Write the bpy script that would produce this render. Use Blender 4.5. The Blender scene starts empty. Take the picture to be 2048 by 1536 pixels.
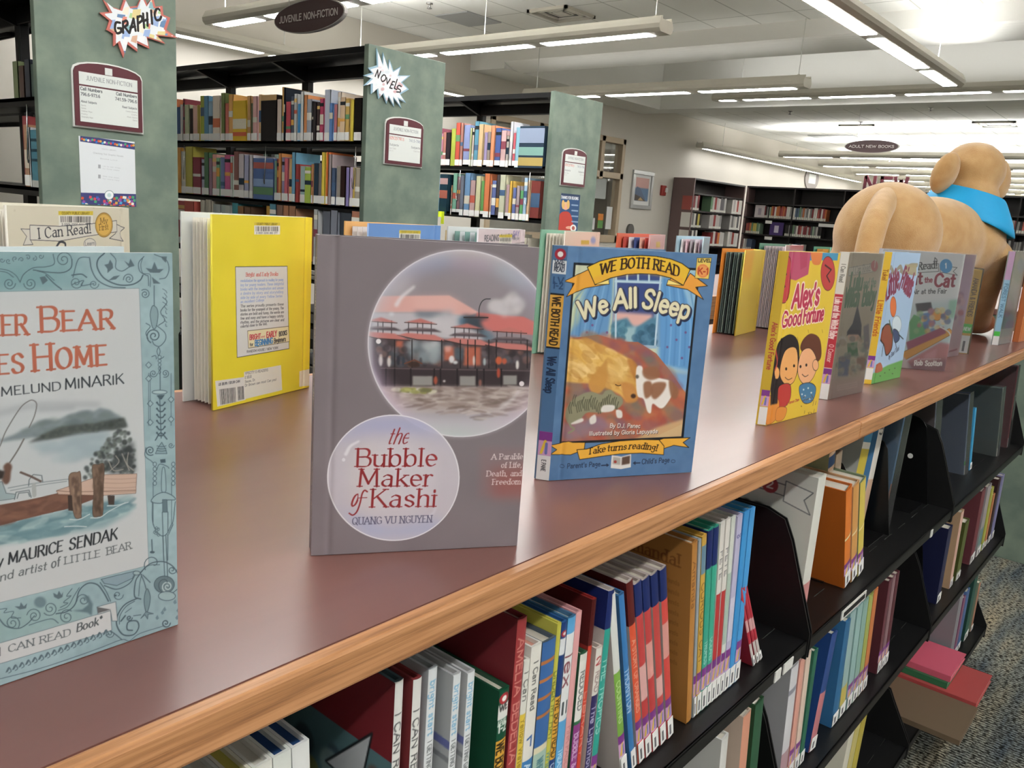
import bpy, math, random
import numpy as np
from mathutils import Matrix, Vector

SC = bpy.context.scene
COL = SC.collection
PI = math.pi

# ------------------------------------------------------------------ camera, world, exposure
F_PX = 1648.67
ZC = 1.332                                   # eye height; the counter top is at 1.07
_a, _p, _r = 0.874091, 0.207262, 0.0707784   # heading, pitch, roll

def _axes():
    f = np.array([math.cos(_p) * math.sin(_a), math.cos(_p) * math.cos(_a), -math.sin(_p)])
    rt = np.cross(f, [0, 0, 1.0]); rt /= np.linalg.norm(rt)
    up = np.cross(rt, f)
    return np.array([math.cos(_r) * rt + math.sin(_r) * up, -math.sin(_r) * rt + math.cos(_r) * up, f])
RC = _axes()
cam_d = bpy.data.cameras.new('camera')
cam_d.sensor_fit = 'HORIZONTAL'; cam_d.sensor_width = 36.0
cam_d.lens = 36.0 * F_PX / 2048.0
cam_d.clip_start = 0.02; cam_d.clip_end = 200
cam = bpy.data.objects.new('camera', cam_d); COL.objects.link(cam)
_m = Matrix.Identity(4)
for i in range(3):
    _m[i][0] = RC[0][i]; _m[i][1] = RC[1][i]; _m[i][2] = -RC[2][i]
_m[2][3] = ZC
cam.matrix_world = _m
SC.camera = cam

world = bpy.data.worlds.new('world'); SC.world = world
world.use_nodes = True
world.node_tree.nodes['Background'].inputs[0].default_value = (0.80, 0.86, 0.92, 1)
world.node_tree.nodes['Background'].inputs[1].default_value = 0.5

SC.view_settings.view_transform = 'Standard'
SC.view_settings.look = 'None'
SC.view_settings.gamma = 1.0
SC.view_settings.use_curve_mapping = False
SC.view_settings.exposure = 1.0
SC.cycles.max_bounces = 7; SC.cycles.diffuse_bounces = 4; SC.cycles.glossy_bounces = 3
SC.cycles.transmission_bounces = 6; SC.cycles.transparent_max_bounces = 12
SC.cycles.sample_clamp_indirect = 6.0
SC.cycles.caustics_reflective = False; SC.cycles.caustics_refractive = False
LAMP_POWER = 24.0                             # radiance of the fluorescent lenses

# ------------------------------------------------------------------ surveying helpers (photo pixel -> place)
def ray(px, py):
    return RC.T @ np.array([(px - 1024) / F_PX, -(py - 768) / F_PX, 1.0])
def at(px, py, ax, v):
    """the point of the plane ax = v that is seen at this place of the photograph"""
    d = ray(px, py); k = 'xyz'.index(ax)
    o = np.array([0, 0, ZC]); t = (v - o[k]) / d[k]
    return o + d * t

# ------------------------------------------------------------------ colours and materials
def lin(c):
    c = np.asarray(c, float)
    return np.where(c <= 0.04045, c / 12.92, ((c + 0.055) / 1.055) ** 2.4)
def hx(s):
    return np.array([int(s[i:i + 2], 16) / 255.0 for i in (0, 2, 4)])
def rgba(s):
    return tuple(lin(hx(s))) + (1.0,)

def mat(name, col, rough=0.5, spec=0.5, metal=0.0, bump=None, vary=None, emit=None, sheen=0, trans=0, alpha=1, coat=0):
    m = bpy.data.materials.new(name); m.use_nodes = True
    nt = m.node_tree; b = nt.nodes['Principled BSDF']
    b.inputs['Base Color'].default_value = rgba(col)
    b.inputs['Roughness'].default_value = rough
    b.inputs['Specular IOR Level'].default_value = spec
    b.inputs['Metallic'].default_value = metal
    b.inputs['Alpha'].default_value = alpha
    if coat: b.inputs['Coat Weight'].default_value = coat; b.inputs['Coat Roughness'].default_value = 0.15
    if sheen:
        b.inputs['Sheen Weight'].default_value = sheen; b.inputs['Sheen Roughness'].default_value = 0.5
    if trans: b.inputs['Transmission Weight'].default_value = trans
    if emit:
        b.inputs['Emission Color'].default_value = rgba(emit[0]); b.inputs['Emission Strength'].default_value = emit[1]
    tc = None
    if vary or bump:
        tc = nt.nodes.new('ShaderNodeTexCoord')
    if vary:   # (second colour, scale (x,y,z), detail, low, high)
        mp = nt.nodes.new('ShaderNodeMapping'); mp.inputs['Scale'].default_value = vary[1]
        no = nt.nodes.new('ShaderNodeTexNoise'); no.inputs['Scale'].default_value = 1.0; no.inputs['Detail'].default_value = vary[2]
        cr = nt.nodes.new('ShaderNodeValToRGB')
        cr.color_ramp.elements[0].position = vary[3]; cr.color_ramp.elements[1].position = vary[4]
        cr.color_ramp.elements[0].color = rgba(col); cr.color_ramp.elements[1].color = rgba(vary[0])
        nt.links.new(tc.outputs['Object'], mp.inputs['Vector']); nt.links.new(mp.outputs[0], no.inputs['Vector'])
        nt.links.new(no.outputs['Fac'], cr.inputs[0]); nt.links.new(cr.outputs[0], b.inputs['Base Color'])
    if bump:   # (scale, strength, distance)
        no = nt.nodes.new('ShaderNodeTexNoise'); no.inputs['Scale'].default_value = bump[0]; no.inputs['Detail'].default_value = 3
        bp = nt.nodes.new('ShaderNodeBump'); bp.inputs['Strength'].default_value = bump[1]; bp.inputs['Distance'].default_value = bump[2]
        nt.links.new(tc.outputs['Object'], no.inputs['Vector'])
        nt.links.new(no.outputs['Fac'], bp.inputs['Height']); nt.links.new(bp.outputs[0], b.inputs['Normal'])
    return m

def print_mat(name, rough, spec=0.5, coat=0.0):
    """printed surface: the ink colours are a colour attribute of the mesh"""
    m = bpy.data.materials.new(name); m.use_nodes = True
    nt = m.node_tree; b = nt.nodes['Principled BSDF']
    a = nt.nodes.new('ShaderNodeVertexColor'); a.layer_name = 'ink'
    nt.links.new(a.outputs['Color'], b.inputs['Base Color'])
    b.inputs['Roughness'].default_value = rough; b.inputs['Specular IOR Level'].default_value = spec
    if coat: b.inputs['Coat Weight'].default_value = coat; b.inputs['Coat Roughness'].default_value = 0.12
    return m

M = {}
M['gloss_print'] = print_mat('laminated_print', 0.38, 0.4)
M['matte_print'] = print_mat('matte_print', 0.6, 0.3)
M['paper'] = mat('page_paper', 'e8e4da', 0.85, 0.2, bump=(900, 0.15, 0.0005))
M['black_metal'] = mat('black_enamel', '0f0f10', 0.42, 0.45)
M['black_gloss'] = mat('black_enamel_gloss', '0c0c0d', 0.3, 0.5)
M['white_plastic'] = mat('white_plastic', 'e6e6e2', 0.5)
M['steel'] = mat('bright_steel', 'c8c8c8', 0.25, metal=1.0)
M['white_paint'] = mat('white_ceiling_paint', 'f0efea', 0.9, 0.2)
M['tile'] = mat('ceiling_tile', 'e4e3dc', 0.95, 0.1, bump=(300, 0.2, 0.002))
M['wall'] = mat('wall_paint', 'd6d0c6', 0.85, 0.2, bump=(160, 0.08, 0.001))
M['uplight'] = mat('fluorescent_uplight', 'f8f8f2', 0.4, emit=('f8f8f6', LAMP_POWER * 0.55))
M['uplight_low'] = mat('fluorescent_uplight_low', 'f8f8f2', 0.4, emit=('f8f8f6', LAMP_POWER * 0.04))
M['uplight_far'] = mat('fluorescent_uplight_far', 'f8f8f2', 0.4, emit=('f8f8f6', LAMP_POWER * 2.4))
M['lens_low'] = mat('fluorescent_lens_low', 'f4f6ff', 0.4, emit=('f8f8f6', LAMP_POWER * 0.3))
M['uplight_mid'] = mat('fluorescent_uplight_mid', 'f4f6ff', 0.4, emit=('f8f8f6', LAMP_POWER * 0.22))
M['fixture'] = mat('fixture_enamel', 'cfcabd', 0.55, 0.4)
M['lens'] = mat('fluorescent_lens', 'f8f8f2', 0.4, emit=('f8f8f6', LAMP_POWER))
M['green_panel'] = mat('green_laminate', '617066', 0.55, 0.35, vary=('7a8779', (9, 9, 9), 4, 0.35, 0.72))
M['oak'] = None
M['brown_panel'] = mat('brown_laminate', '6e5a58', 0.5, 0.35)
M['maroon'] = mat('maroon_plastic', '54202a', 0.45)
M['sign_white'] = mat('sign_white', 'd0d2ce', 0.5)
M['vent_grey'] = mat('vent_grey', 'b0b2b2', 0.6)
M['dark_gap'] = mat('dark_gap', '30332f', 0.7)
M['glass'] = mat('window_glass', 'f2f6f4', 0.03, 0.5, trans=1.0)
M['frame_tan'] = mat('tan_window_frame', 'b9a68c', 0.5, 0.4)
M['red_plastic'] = mat('red_plastic', 'a03028', 0.4)
M['cord'] = mat('suspension_cord', 'd8d8d2', 0.5)

def oak_mat():
    m = bpy.data.materials.new('oak_edge'); m.use_nodes = True
    nt = m.node_tree; b = nt.nodes['Principled BSDF']
    tc = nt.nodes.new('ShaderNodeTexCoord'); mp = nt.nodes.new('ShaderNodeMapping')
    mp.inputs['Scale'].default_value = (6, 150, 260)
    no = nt.nodes.new('ShaderNodeTexNoise'); no.inputs['Scale'].default_value = 1.0; no.inputs['Detail'].default_value = 6; no.inputs['Roughness'].default_value = 0.65
    cr = nt.nodes.new('ShaderNodeValToRGB')
    e = cr.color_ramp.elements
    e[0].position = 0.32; e[0].color = rgba('80563a')
    e[1].position = 0.58; e[1].color = rgba('bd8a60')
    x = e.new(0.45); x.color = rgba('aa784f')
    nt.links.new(tc.outputs['Object'], mp.inputs['Vector']); nt.links.new(mp.outputs[0], no.inputs['Vector'])
    nt.links.new(no.outputs['Fac'], cr.inputs[0]); nt.links.new(cr.outputs[0], b.inputs['Base Color'])
    b.inputs['Roughness'].default_value = 0.42
    bp = nt.nodes.new('ShaderNodeBump'); bp.inputs['Strength'].default_value = 0.15; bp.inputs['Distance'].default_value = 0.0006
    nt.links.new(no.outputs['Fac'], bp.inputs['Height']); nt.links.new(bp.outputs[0], b.inputs['Normal'])
    return m
M['oak'] = oak_mat()
M['laminate'] = mat('mahogany_laminate', '6e4843', 0.3, 0.85, vary=('754f48', (5, 40, 40), 4, 0.2, 0.8), bump=(420, 0.015, 0.0004))

def carpet_mat():
    m = bpy.data.materials.new('loop_carpet'); m.use_nodes = True
    nt = m.node_tree; b = nt.nodes['Principled BSDF']
    tc = nt.nodes.new('ShaderNodeTexCoord')
    def noise(scale, sc, detail):
        mp = nt.nodes.new('ShaderNodeMapping'); mp.inputs['Scale'].default_value = scale
        n = nt.nodes.new('ShaderNodeTexNoise'); n.inputs['Scale'].default_value = sc; n.inputs['Detail'].default_value = detail
        nt.links.new(tc.outputs['Object'], mp.inputs['Vector']); nt.links.new(mp.outputs[0], n.inputs['Vector'])
        return n
    bands = noise((2.2, 16, 1), 1.0, 4)
    spots = noise((150, 85, 1), 1.0, 2)
    loops = nt.nodes.new('ShaderNodeTexWave'); loops.wave_type = 'BANDS'; loops.bands_direction = 'X'
    loops.inputs['Scale'].default_value = 26; loops.inputs['Distortion'].default_value = 2.5; loops.inputs['Detail'].default_value = 2; loops.inputs['Detail Scale'].default_value = 6
    nt.links.new(tc.outputs['Object'], loops.inputs['Vector'])
    cr = nt.nodes.new('ShaderNodeValToRGB'); e = cr.color_ramp.elements
    e[0].position = 0.3; e[0].color = rgba('5f6a72'); e[1].position = 0.72; e[1].color = rgba('b3a78d')
    x = e.new(0.5); x.color = rgba('8d8f86')
    nt.links.new(bands.outputs['Fac'], cr.inputs[0])
    def mix(fac_sock, lo, hi, a_sock, colour, blend='MULTIPLY'):
        mr = nt.nodes.new('ShaderNodeMapRange'); mr.inputs['From Min'].default_value = lo; mr.inputs['From Max'].default_value = hi
        nt.links.new(fac_sock, mr.inputs['Value'])
        mx = nt.nodes.new('ShaderNodeMix'); mx.data_type = 'RGBA'; mx.blend_type = blend
        nt.links.new(mr.outputs[0], mx.inputs['Factor']); nt.links.new(a_sock, mx.inputs['A']); mx.inputs['B'].default_value = rgba(colour)
        return mx.outputs['Result']
    c = mix(spots.outputs['Fac'], 0.46, 0.6, cr.outputs[0], '625f5c')
    c = mix(loops.outputs['Fac'], 0.62, 0.9, c, '6a6663')
    nt.links.new(c, b.inputs['Base Color'])
    b.inputs['Roughness'].default_value = 0.95; b.inputs['Specular IOR Level'].default_value = 0.1
    bp = nt.nodes.new('ShaderNodeBump'); bp.inputs['Strength'].default_value = 0.6; bp.inputs['Distance'].default_value = 0.004
    nt.links.new(spots.outputs['Fac'], bp.inputs['Height']); nt.links.new(bp.outputs[0], b.inputs['Normal'])
    return m
M['carpet'] = carpet_mat()

# ------------------------------------------------------------------ object helpers
def thing(name, label, cat, loc=(0, 0, 0), rot=(0, 0, 0), group=None):
    o = bpy.data.objects.new(name, None); COL.objects.link(o)
    o.empty_display_size = 0.05
    o.location = loc; o.rotation_euler = rot
    return tag(o, label, cat, group)
def tag(o, label, cat, group=None):
    o['label'] = label; o['category'] = cat
    if group: o['group'] = group
    return o

class MB:
    """collects shapes into ONE mesh"""
    def __init__(s): s.v = []; s.f = []; s.mi = []; s.sm = []; s.mats = []
    def _mat(s, m):
        if m not in s.mats: s.mats.append(m)
        return s.mats.index(m)
    def add(s, vs, fs, m=None, smooth=False):
        k = len(s.v); s.v += [tuple(map(float, p)) for p in vs]
        i = s._mat(m)
        for f in fs: s.f.append(tuple(k + j for j in f)); s.mi.append(i); s.sm.append(smooth)
    def box(s, x0, x1, y0, y1, z0, z1, m=None):
        vs = [(x0, y0, z0), (x1, y0, z0), (x1, y1, z0), (x0, y1, z0), (x0, y0, z1), (x1, y0, z1), (x1, y1, z1), (x0, y1, z1)]
        s.add(vs, [(0, 3, 2, 1), (4, 5, 6, 7), (0, 1, 5, 4), (1, 2, 6, 5), (2, 3, 7, 6), (3, 0, 4, 7)], m)
    def prism(s, prof, axis, a, b, m=None, smooth=False):
        """polygon profile (in the two other axes, cyclic order) pushed from a to b along axis"""
        def P(u, v, w):
            return {'x': (w, u, v), 'y': (u, w, v), 'z': (u, v, w)}[axis]
        n = len(prof)
        vs = [P(u, v, a) for u, v in prof] + [P(u, v, b) for u, v in prof]
        s.add(vs, [(i, (i + 1) % n, n + (i + 1) % n, n + i) for i in range(n)], m, smooth)
        s.add(vs, [tuple(range(n))[::-1], tuple(range(n, 2 * n))], m)
    def tube(s, pts, r, m=None, n=8, rr=None):
        pts = [Vector(p) for p in pts]; vs = []; fs = []
        for i, p in enumerate(pts):
            d = (pts[min(i + 1, len(pts) - 1)] - pts[max(i - 1, 0)]).normalized()
            a = d.orthogonal().normalized() if i == 0 else (a - d * a.dot(d)).normalized()
            b = d.cross(a); q = rr[i] if rr else r
            for k in range(n):
                t = 2 * PI * k / n; vs.append(p + (a * math.cos(t) + b * math.sin(t)) * q)
        for i in range(len(pts) - 1):
            for k in range(n):
                fs.append((i * n + k, i * n + (k + 1) % n, (i + 1) * n + (k + 1) % n, (i + 1) * n + k))
        fs.append(tuple(range(n))[::-1]); fs.append(tuple(range((len(pts) - 1) * n, len(pts) * n)))
        s.add(vs, fs, m, True)
    def build(s, name, parent=None, bevel=0, seg=2, m=None, loc=None, rot=None):
        me = bpy.data.meshes.new(name)
        me.from_pydata(s.v, [], s.f)
        for q in s.mats: me.materials.append(q if q is not None else m)
        me.polygons.foreach_set('material_index', s.mi)
        me.polygons.foreach_set('use_smooth', s.sm)
        me.update()
        o = bpy.data.objects.new(name, me); COL.objects.link(o)
        if parent: o.parent = parent
        if loc is not None: o.location = loc
        if rot is not None: o.rotation_euler = rot
        if bevel:
            md = o.modifiers.new('bevel', 'BEVEL'); md.width = bevel; md.segments = seg; md.limit_method = 'ANGLE'; md.angle_limit = 0.6
        return o
def struct(o):
    o['kind'] = 'structure'; return o
def box(name, x0, x1, y0, y1, z0, z1, m, parent=None, bevel=0):
    b = MB(); b.box(x0, x1, y0, y1, z0, z1, m); return b.build(name, parent, bevel)
# ------------------------------------------------------------------ a small stroke alphabet for everything that is written
# 'width|stroke;stroke'  coordinates 0..100 (baseline 0, capitals 100, small letters 66); '~' = rounded stroke
GL = {
'A': '78|0,0 39,100 78,0;14,34 64,34', 'B': '62|6,0 6,100;~6,100 40,100 55,88 54,66 40,54 6,54;~6,54 44,54 62,40 60,14 44,0 6,0',
'C': '70|~68,82 52,98 32,100 10,82 4,50 10,18 32,0 52,2 68,18', 'D': '72|6,0 6,100;~6,100 36,100 62,86 70,50 62,14 36,0 6,0',
'E': '56|6,0 6,100;6,100 54,100;6,53 44,53;6,0 56,0', 'F': '52|6,0 6,100;6,100 52,100;6,53 42,53',
'G': '74|~68,82 52,98 32,100 10,82 4,50 10,18 32,0 54,2 70,12 70,44;70,44 46,44', 'H': '74|6,0 6,100;68,0 68,100;6,52 68,52',
'I': '18|9,0 9,100', 'J': '46|38,100 38,24;~38,24 34,6 20,0 4,8', 'K': '68|6,0 6,100;62,100 6,42;26,60 68,0', 'L': '52|6,0 6,100;6,0 52,0',
'M': '88|6,0 10,100;10,100 44,16;44,16 78,100;78,100 82,0', 'N': '74|6,0 6,100;6,100 68,0;68,0 68,100',
'O': '78|~39,100 14,86 4,50 14,14 39,0 64,14 74,50 64,86 39,100', 'P': '58|6,0 6,100;~6,100 40,100 56,86 54,62 40,48 6,48',
'Q': '78|~39,100 14,86 4,50 14,14 39,0 64,14 74,50 64,86 39,100;46,26 78,-8', 'R': '66|6,0 6,100;~6,100 40,100 56,88 54,64 40,52 6,52;32,52 66,0',
'S': '58|~52,84 40,98 24,100 8,88 8,66 26,54 44,44 54,26 46,6 28,0 12,4 4,18', 'T': '64|32,0 32,100;0,100 64,100',
'U': '72|6,100 6,34;~6,34 10,8 36,0 62,8 66,34;66,34 66,100', 'V': '72|0,100 36,0 72,100', 'W': '104|0,100 26,0 52,90 78,0 104,100',
'X': '70|2,100 68,0;68,100 2,0', 'Y': '68|0,100 34,46 34,0;34,46 68,100', 'Z': '62|4,100 60,100 2,0 62,0',
'a': '52|~8,56 24,66 42,58 44,44;44,48 44,0;~44,40 20,38 6,26 6,10 20,0 36,6 44,20', 'b': '56|6,100 6,0;~6,40 16,60 34,66 50,52 50,16 34,0 16,4 6,22',
'c': '48|~46,54 30,66 12,58 4,33 12,8 30,0 46,12', 'd': '56|48,100 48,0;~48,40 38,60 22,66 6,52 6,16 22,0 38,4 48,22',
'e': '50|~5,36 46,36 42,56 26,66 10,58 4,33 12,8 28,0 46,10', 'f': '34|~34,96 22,98 14,84 14,66;14,70 14,0;2,64 30,64',
'g': '54|~46,42 38,60 24,66 8,56 6,34 20,22 38,28 46,42;46,64 46,-8;~46,-8 40,-28 22,-32 6,-24', 'h': '54|6,0 6,100;~6,40 16,60 32,66 46,58 48,38;48,40 48,0',
'i': '16|8,0 8,64;8,84 8,92', 'j': '22|14,64 14,-12;~14,-12 8,-28 -2,-28;14,84 14,92', 'k': '50|6,0 6,100;44,64 6,26;20,38 50,0', 'l': '16|8,0 8,100',
'm': '84|6,0 6,64;~6,40 16,60 28,66 40,58 42,38;42,40 42,0;~42,40 52,60 64,66 76,58 78,38;78,40 78,0', 'n': '54|6,0 6,64;~6,40 16,60 32,66 46,58 48,38;48,40 48,0',
'o': '56|~28,66 10,56 4,33 10,10 28,0 46,10 52,33 46,56 28,66', 'p': '56|6,64 6,-32;~6,40 16,60 34,66 50,52 50,16 34,0 16,4 6,22', 'q': '56|48,64 48,-32;~48,40 38,60 22,66 6,52 6,16 22,0 38,4 48,22',
'r': '36|6,0 6,64;~6,40 14,58 26,66 36,62', 's': '44|~40,54 24,66 8,56 10,40 34,28 40,14 26,0 6,10', 't': '34|14,92 14,14;~14,16 18,2 32,4;0,64 30,64',
'u': '54|6,64 6,26;~6,28 8,8 22,0 38,6 48,24;48,64 48,0', 'v': '48|2,64 24,0 46,64', 'w': '74|2,64 20,0 37,58 54,0 72,64', 'x': '48|2,64 46,0;46,64 2,0',
'y': '50|2,64 26,2;48,64 20,-20;~20,-20 12,-32 0,-30', 'z': '46|4,64 42,64 2,0 44,0',
'0': '56|~28,100 10,84 4,50 10,16 28,0 46,16 52,50 46,84 28,100', '1': '34|6,80 22,100 22,0', '2': '56|~6,78 18,98 38,98 50,80 42,56 4,0;4,0 54,0', '3': '54|~6,88 24,100 46,90 44,64 24,54;~24,54 48,46 50,16 28,0 4,12',
'4': '58|42,0 42,100 2,30 56,30', '5': '54|48,100 12,100 8,56;~8,56 28,64 48,50 50,22 32,0 6,8', '6': '56|~46,92 26,96 8,70 4,32 16,4 36,0 52,18 48,46 30,58 8,40', '7': '54|2,100 52,100 18,0',
'8': '54|~27,100 8,88 12,62 27,54 46,38 46,10 27,0 8,10 8,38 27,54 42,62 46,88 27,100', '9': '56|~10,8 30,4 48,30 52,68 40,96 20,100 4,82 8,54 26,42 48,60',
'-': '36|4,40 32,40', '.': '16|8,0 8,5', ',': '16|10,4 4,-16', "'": '14|8,100 6,78', '!': '18|9,100 9,28;9,0 9,5', '&': '70|~66,0 20,62 22,90 38,98 48,84 38,64 10,36 8,10 28,0 50,10 64,40', ':': '16|8,10 8,14;8,50 8,54', '(': '26|~24,106 8,80 8,20 24,-8', '/': '40|0,-5 40,105', '*': '30|15,100 15,70;2,92 28,78;28,92 2,78', ' ': '30|', '"': '24|6,100 6,80;18,100 18,80', '+': '50|25,20 25,70;0,45 50,45', '$': '58|~52,84 40,98 24,100 8,88 8,66 26,54 44,44 54,26 46,6 28,0 12,4 4,18;29,112 29,-12',
}
def _catmull(p, n=5):
    p = np.asarray(p, float); closed = np.allclose(p[0], p[-1])
    if closed: q = np.vstack([p[-2], p, p[1]])
    else: q = np.vstack([2 * p[0] - p[1], p, 2 * p[-1] - p[-2]])
    out = []
    for i in range(1, len(q) - 2):
        for t in np.linspace(0, 1, n, endpoint=False):
            a, b, c, d = q[i - 1:i + 3]
            out.append(0.5 * (2 * b + (c - a) * t + (2 * a - 5 * b + 4 * c - d) * t * t + (3 * b - a - 3 * c + d) * t ** 3))
    out.append(p[-1]); return np.array(out)
def _glyphs():
    g = {}
    for ch, s in GL.items():
        w, _, st = s.partition('|'); L = []
        for q in st.split(';'):
            if not q: continue
            sm = q[0] == '~'; q = q.lstrip('~')
            p = np.array([[float(c) for c in xy.split(',')] for xy in q.split()])
            L.append((_catmull(p) if sm else p, sm))
        g[ch] = (float(w), L)
    return g
GLYPH = _glyphs()

class Cv:
    """an ink picture: W x H metres at ppm dots per metre, origin bottom left; points may be given
    through a mapping `to` (photo pixel -> metres on the sheet)"""
    def __init__(s, W, H, ppm, col, to=None):
        s.W, s.H, s.ppm = W, H, ppm
        s.nx, s.ny = max(2, int(round(W * ppm))), max(2, int(round(H * ppm)))
        s.a = np.empty((s.ny, s.nx, 3)); s.a[:] = hx(col) if isinstance(col, str) else col
        s.to = to; s.rng = np.random.default_rng(7)
    def P(s, pts):
        q = np.array([s.to(*p) if s.to else p for p in pts], float)
        return np.column_stack([q[:, 0] / s.W * s.nx - 0.5, q[:, 1] / s.H * s.ny - 0.5])
    def scale(s, p):   # local dots per photo pixel near p
        if not s.to: return s.ppm
        a = s.P([p, (p[0] + 4, p[1]), (p[0], p[1] + 4)])
        return 0.5 * (np.linalg.norm(a[1] - a[0]) + np.linalg.norm(a[2] - a[0])) / 4
    def blend(s, x0, y0, m, col, al=1.0):
        h, w = m.shape
        X0, Y0 = max(x0, 0), max(y0, 0); X1, Y1 = min(x0 + w, s.nx), min(y0 + h, s.ny)
        if X1 <= X0 or Y1 <= Y0: return
        k = (m[Y0 - y0:Y1 - y0, X0 - x0:X1 - x0] * al)[..., None]
        c = col
        if isinstance(col, str): c = hx(col)
        elif isinstance(col, np.ndarray) and col.ndim == 3: c = col[Y0:Y1, X0:X1]
        s.a[Y0:Y1, X0:X1] = s.a[Y0:Y1, X0:X1] * (1 - k) + c * k
    def mask(s, q, blur=0, pad=2):
        q = np.asarray(q, float); pad = int(pad + 3 * blur)
        lo = np.maximum(np.floor(q.min(0)).astype(int) - pad, -pad - 40); hi = np.minimum(np.ceil(q.max(0)).astype(int) + pad + 1, [s.nx + pad + 40, s.ny + pad + 40])
        w, h = int(hi[0] - lo[0]), int(hi[1] - lo[1])
        if w <= 0 or h <= 0: return lo[0], lo[1], np.zeros((1, 1))
        m = np.zeros((h, w)); SS = 3
        p1 = q; p2 = np.roll(q, -1, 0)
        xs = np.arange(w)
        for r in range(h):
            for k in range(SS):
                y = lo[1] + r + (k + 0.5) / SS - 0.5
                c = (p1[:, 1] <= y) != (p2[:, 1] <= y)
                if not c.any(): continue
                a, b = p1[c], p2[c]
                X = np.sort(a[:, 0] + (y - a[:, 1]) / (b[:, 1] - a[:, 1]) * (b[:, 0] - a[:, 0])) - lo[0]
                for i in range(0, len(X) - 1, 2):
                    m[r] += np.clip(np.minimum(xs + 0.5, X[i + 1]) - np.maximum(xs - 0.5, X[i]), 0, 1) / SS
        if blur: m = s._blur(m, blur)
        return lo[0], lo[1], np.minimum(m, 1)
    @staticmethod
    def _blur(m, b):
        r = max(1, int(round(b)))
        for _ in range(2):
            for ax in (0, 1):
                p = np.pad(m, [(r + 1, r) if i == ax else (0, 0) for i in (0, 1)], mode='edge').cumsum(ax)
                m = (np.take(p, range(2 * r + 1, p.shape[ax]), ax) - np.take(p, range(0, p.shape[ax] - 2 * r - 1), ax)) / (2 * r + 1)
        return m
    def poly(s, pts, col, al=1.0, blur=0, smooth=False, edge=None, ew=1.0):
        if smooth: pts = _catmull(list(pts) + [pts[0]], 6)[:-1]
        x, y, m = s.mask(s.P(pts), blur); s.blend(x, y, m, col, al)
        if edge: s.line(list(pts) + [pts[0]], edge, ew)
    def ell(s, c, rx, ry, col, al=1.0, blur=0, edge=None, ew=1.0, rot=0):
        t = np.linspace(0, 2 * PI, 40, endpoint=False)
        ca, sa = math.cos(rot), math.sin(rot)
        s.poly([(c[0] + rx * math.cos(i) * ca - ry * math.sin(i) * sa, c[1] + rx * math.cos(i) * sa + ry * math.sin(i) * ca) for i in t], col, al, blur, False, edge, ew)
    def _seg(s, buf, ox, oy, a, b, ra, rb):
        r = max(ra, rb) + 1.5
        x0, x1 = int(max(0, math.floor(min(a[0], b[0]) - r) - ox)), int(min(buf.shape[1], math.ceil(max(a[0], b[0]) + r) - ox + 1))
        y0, y1 = int(max(0, math.floor(min(a[1], b[1]) - r) - oy)), int(min(buf.shape[0], math.ceil(max(a[1], b[1]) + r) - oy + 1))
        if x1 <= x0 or y1 <= y0: return
        X = np.arange(x0, x1)[None] + ox; Y = np.arange(y0, y1)[:, None] + oy
        d = b - a; L = d @ d
        t = np.clip(((X - a[0]) * d[0] + (Y - a[1]) * d[1]) / (L if L > 1e-9 else 1), 0, 1)
        D = np.hypot(X - a[0] - t * d[0], Y - a[1] - t * d[1])
        al = np.clip(ra + (rb - ra) * t - D + 0.5, 0, 1) * min(1.0, 2 * max(ra, rb) / 0.9)
        v = buf[y0:y1, x0:x1]; np.maximum(v, al, out=v)
    def line(s, pts, col, w=1.0, al=1.0, smooth=False, w2=None, blur=0):
        """w, w2 = stroke width at the start and the end, in the units of the points"""
        if smooth: pts = _catmull(pts, 6)
        k = s.scale(pts[0]); q = s.P(pts); w2 = w if w2 is None else w2
        r = max(w, w2) * k / 2 + 3 + 3 * blur; lo = np.floor(q.min(0) - r).astype(int); hi = np.ceil(q.max(0) + r).astype(int)
        lo = np.maximum(lo, -60); hi = np.minimum(hi, [s.nx + 60, s.ny + 60])
        if (hi <= lo).any(): return
        buf = np.zeros((hi[1] - lo[1], hi[0] - lo[0])); n = len(q) - 1
        for i in range(n):
            s._seg(buf, lo[0], lo[1], q[i], q[i + 1], (w + (w2 - w) * i / n) * k / 2, (w + (w2 - w) * (i + 1) / n) * k / 2)
        if blur: buf = s._blur(buf, blur)
        s.blend(lo[0], lo[1], buf, col, al)
    def text(s, str_, p0, p1, h, col, thick=0.15, thin=None, serif=False, slant=0.0, al=1.0, curve=0.0, jit=0.0, bold=0, small=None):
        """write along p0 -> p1; h = a point one capital height above p0, or a height in dots of the sheet"""
        q0, q1 = s.P([p0, p1])
        d = q1 - q0; L = np.linalg.norm(d); d = d / L; up = np.array([-d[1], d[0]])
        if s.to and not isinstance(h, tuple): H = h * s.scale(p0)
        elif isinstance(h, tuple): H = np.linalg.norm(s.P([h])[0] - q0)
        else: H = h * s.ppm
        thin = thick if thin is None else thin
        gap = 14.0; x = 0.0; lay = []
        for ch in str_:
            sc = 1.0
            if small and ch.islower(): ch = ch.upper(); sc = small
            w, st = GLYPH.get(ch, GLYPH[' '])
            lay.append((x, st, sc)); x += w * sc + gap
        tot = max(x - gap, 1.0); kx = L / tot
        r = H * 0.8; cs = np.array([q0 - up * r, q0 + up * (H + r), q1 - up * r, q1 + up * (H + r), q0 + (q1 - q0) / 2 + up * (H * (1 + abs(curve)) + abs(curve) * L + r), q0 + (q1 - q0) / 2 - up * (abs(curve) * L + r)])
        lo = np.maximum(np.floor(cs.min(0) - 3).astype(int), -10); hi = np.minimum(np.ceil(cs.max(0) + 3).astype(int), [s.nx + 10, s.ny + 10])
        if (hi <= lo).any(): return
        buf = np.zeros((hi[1] - lo[1], hi[0] - lo[0]))
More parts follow.
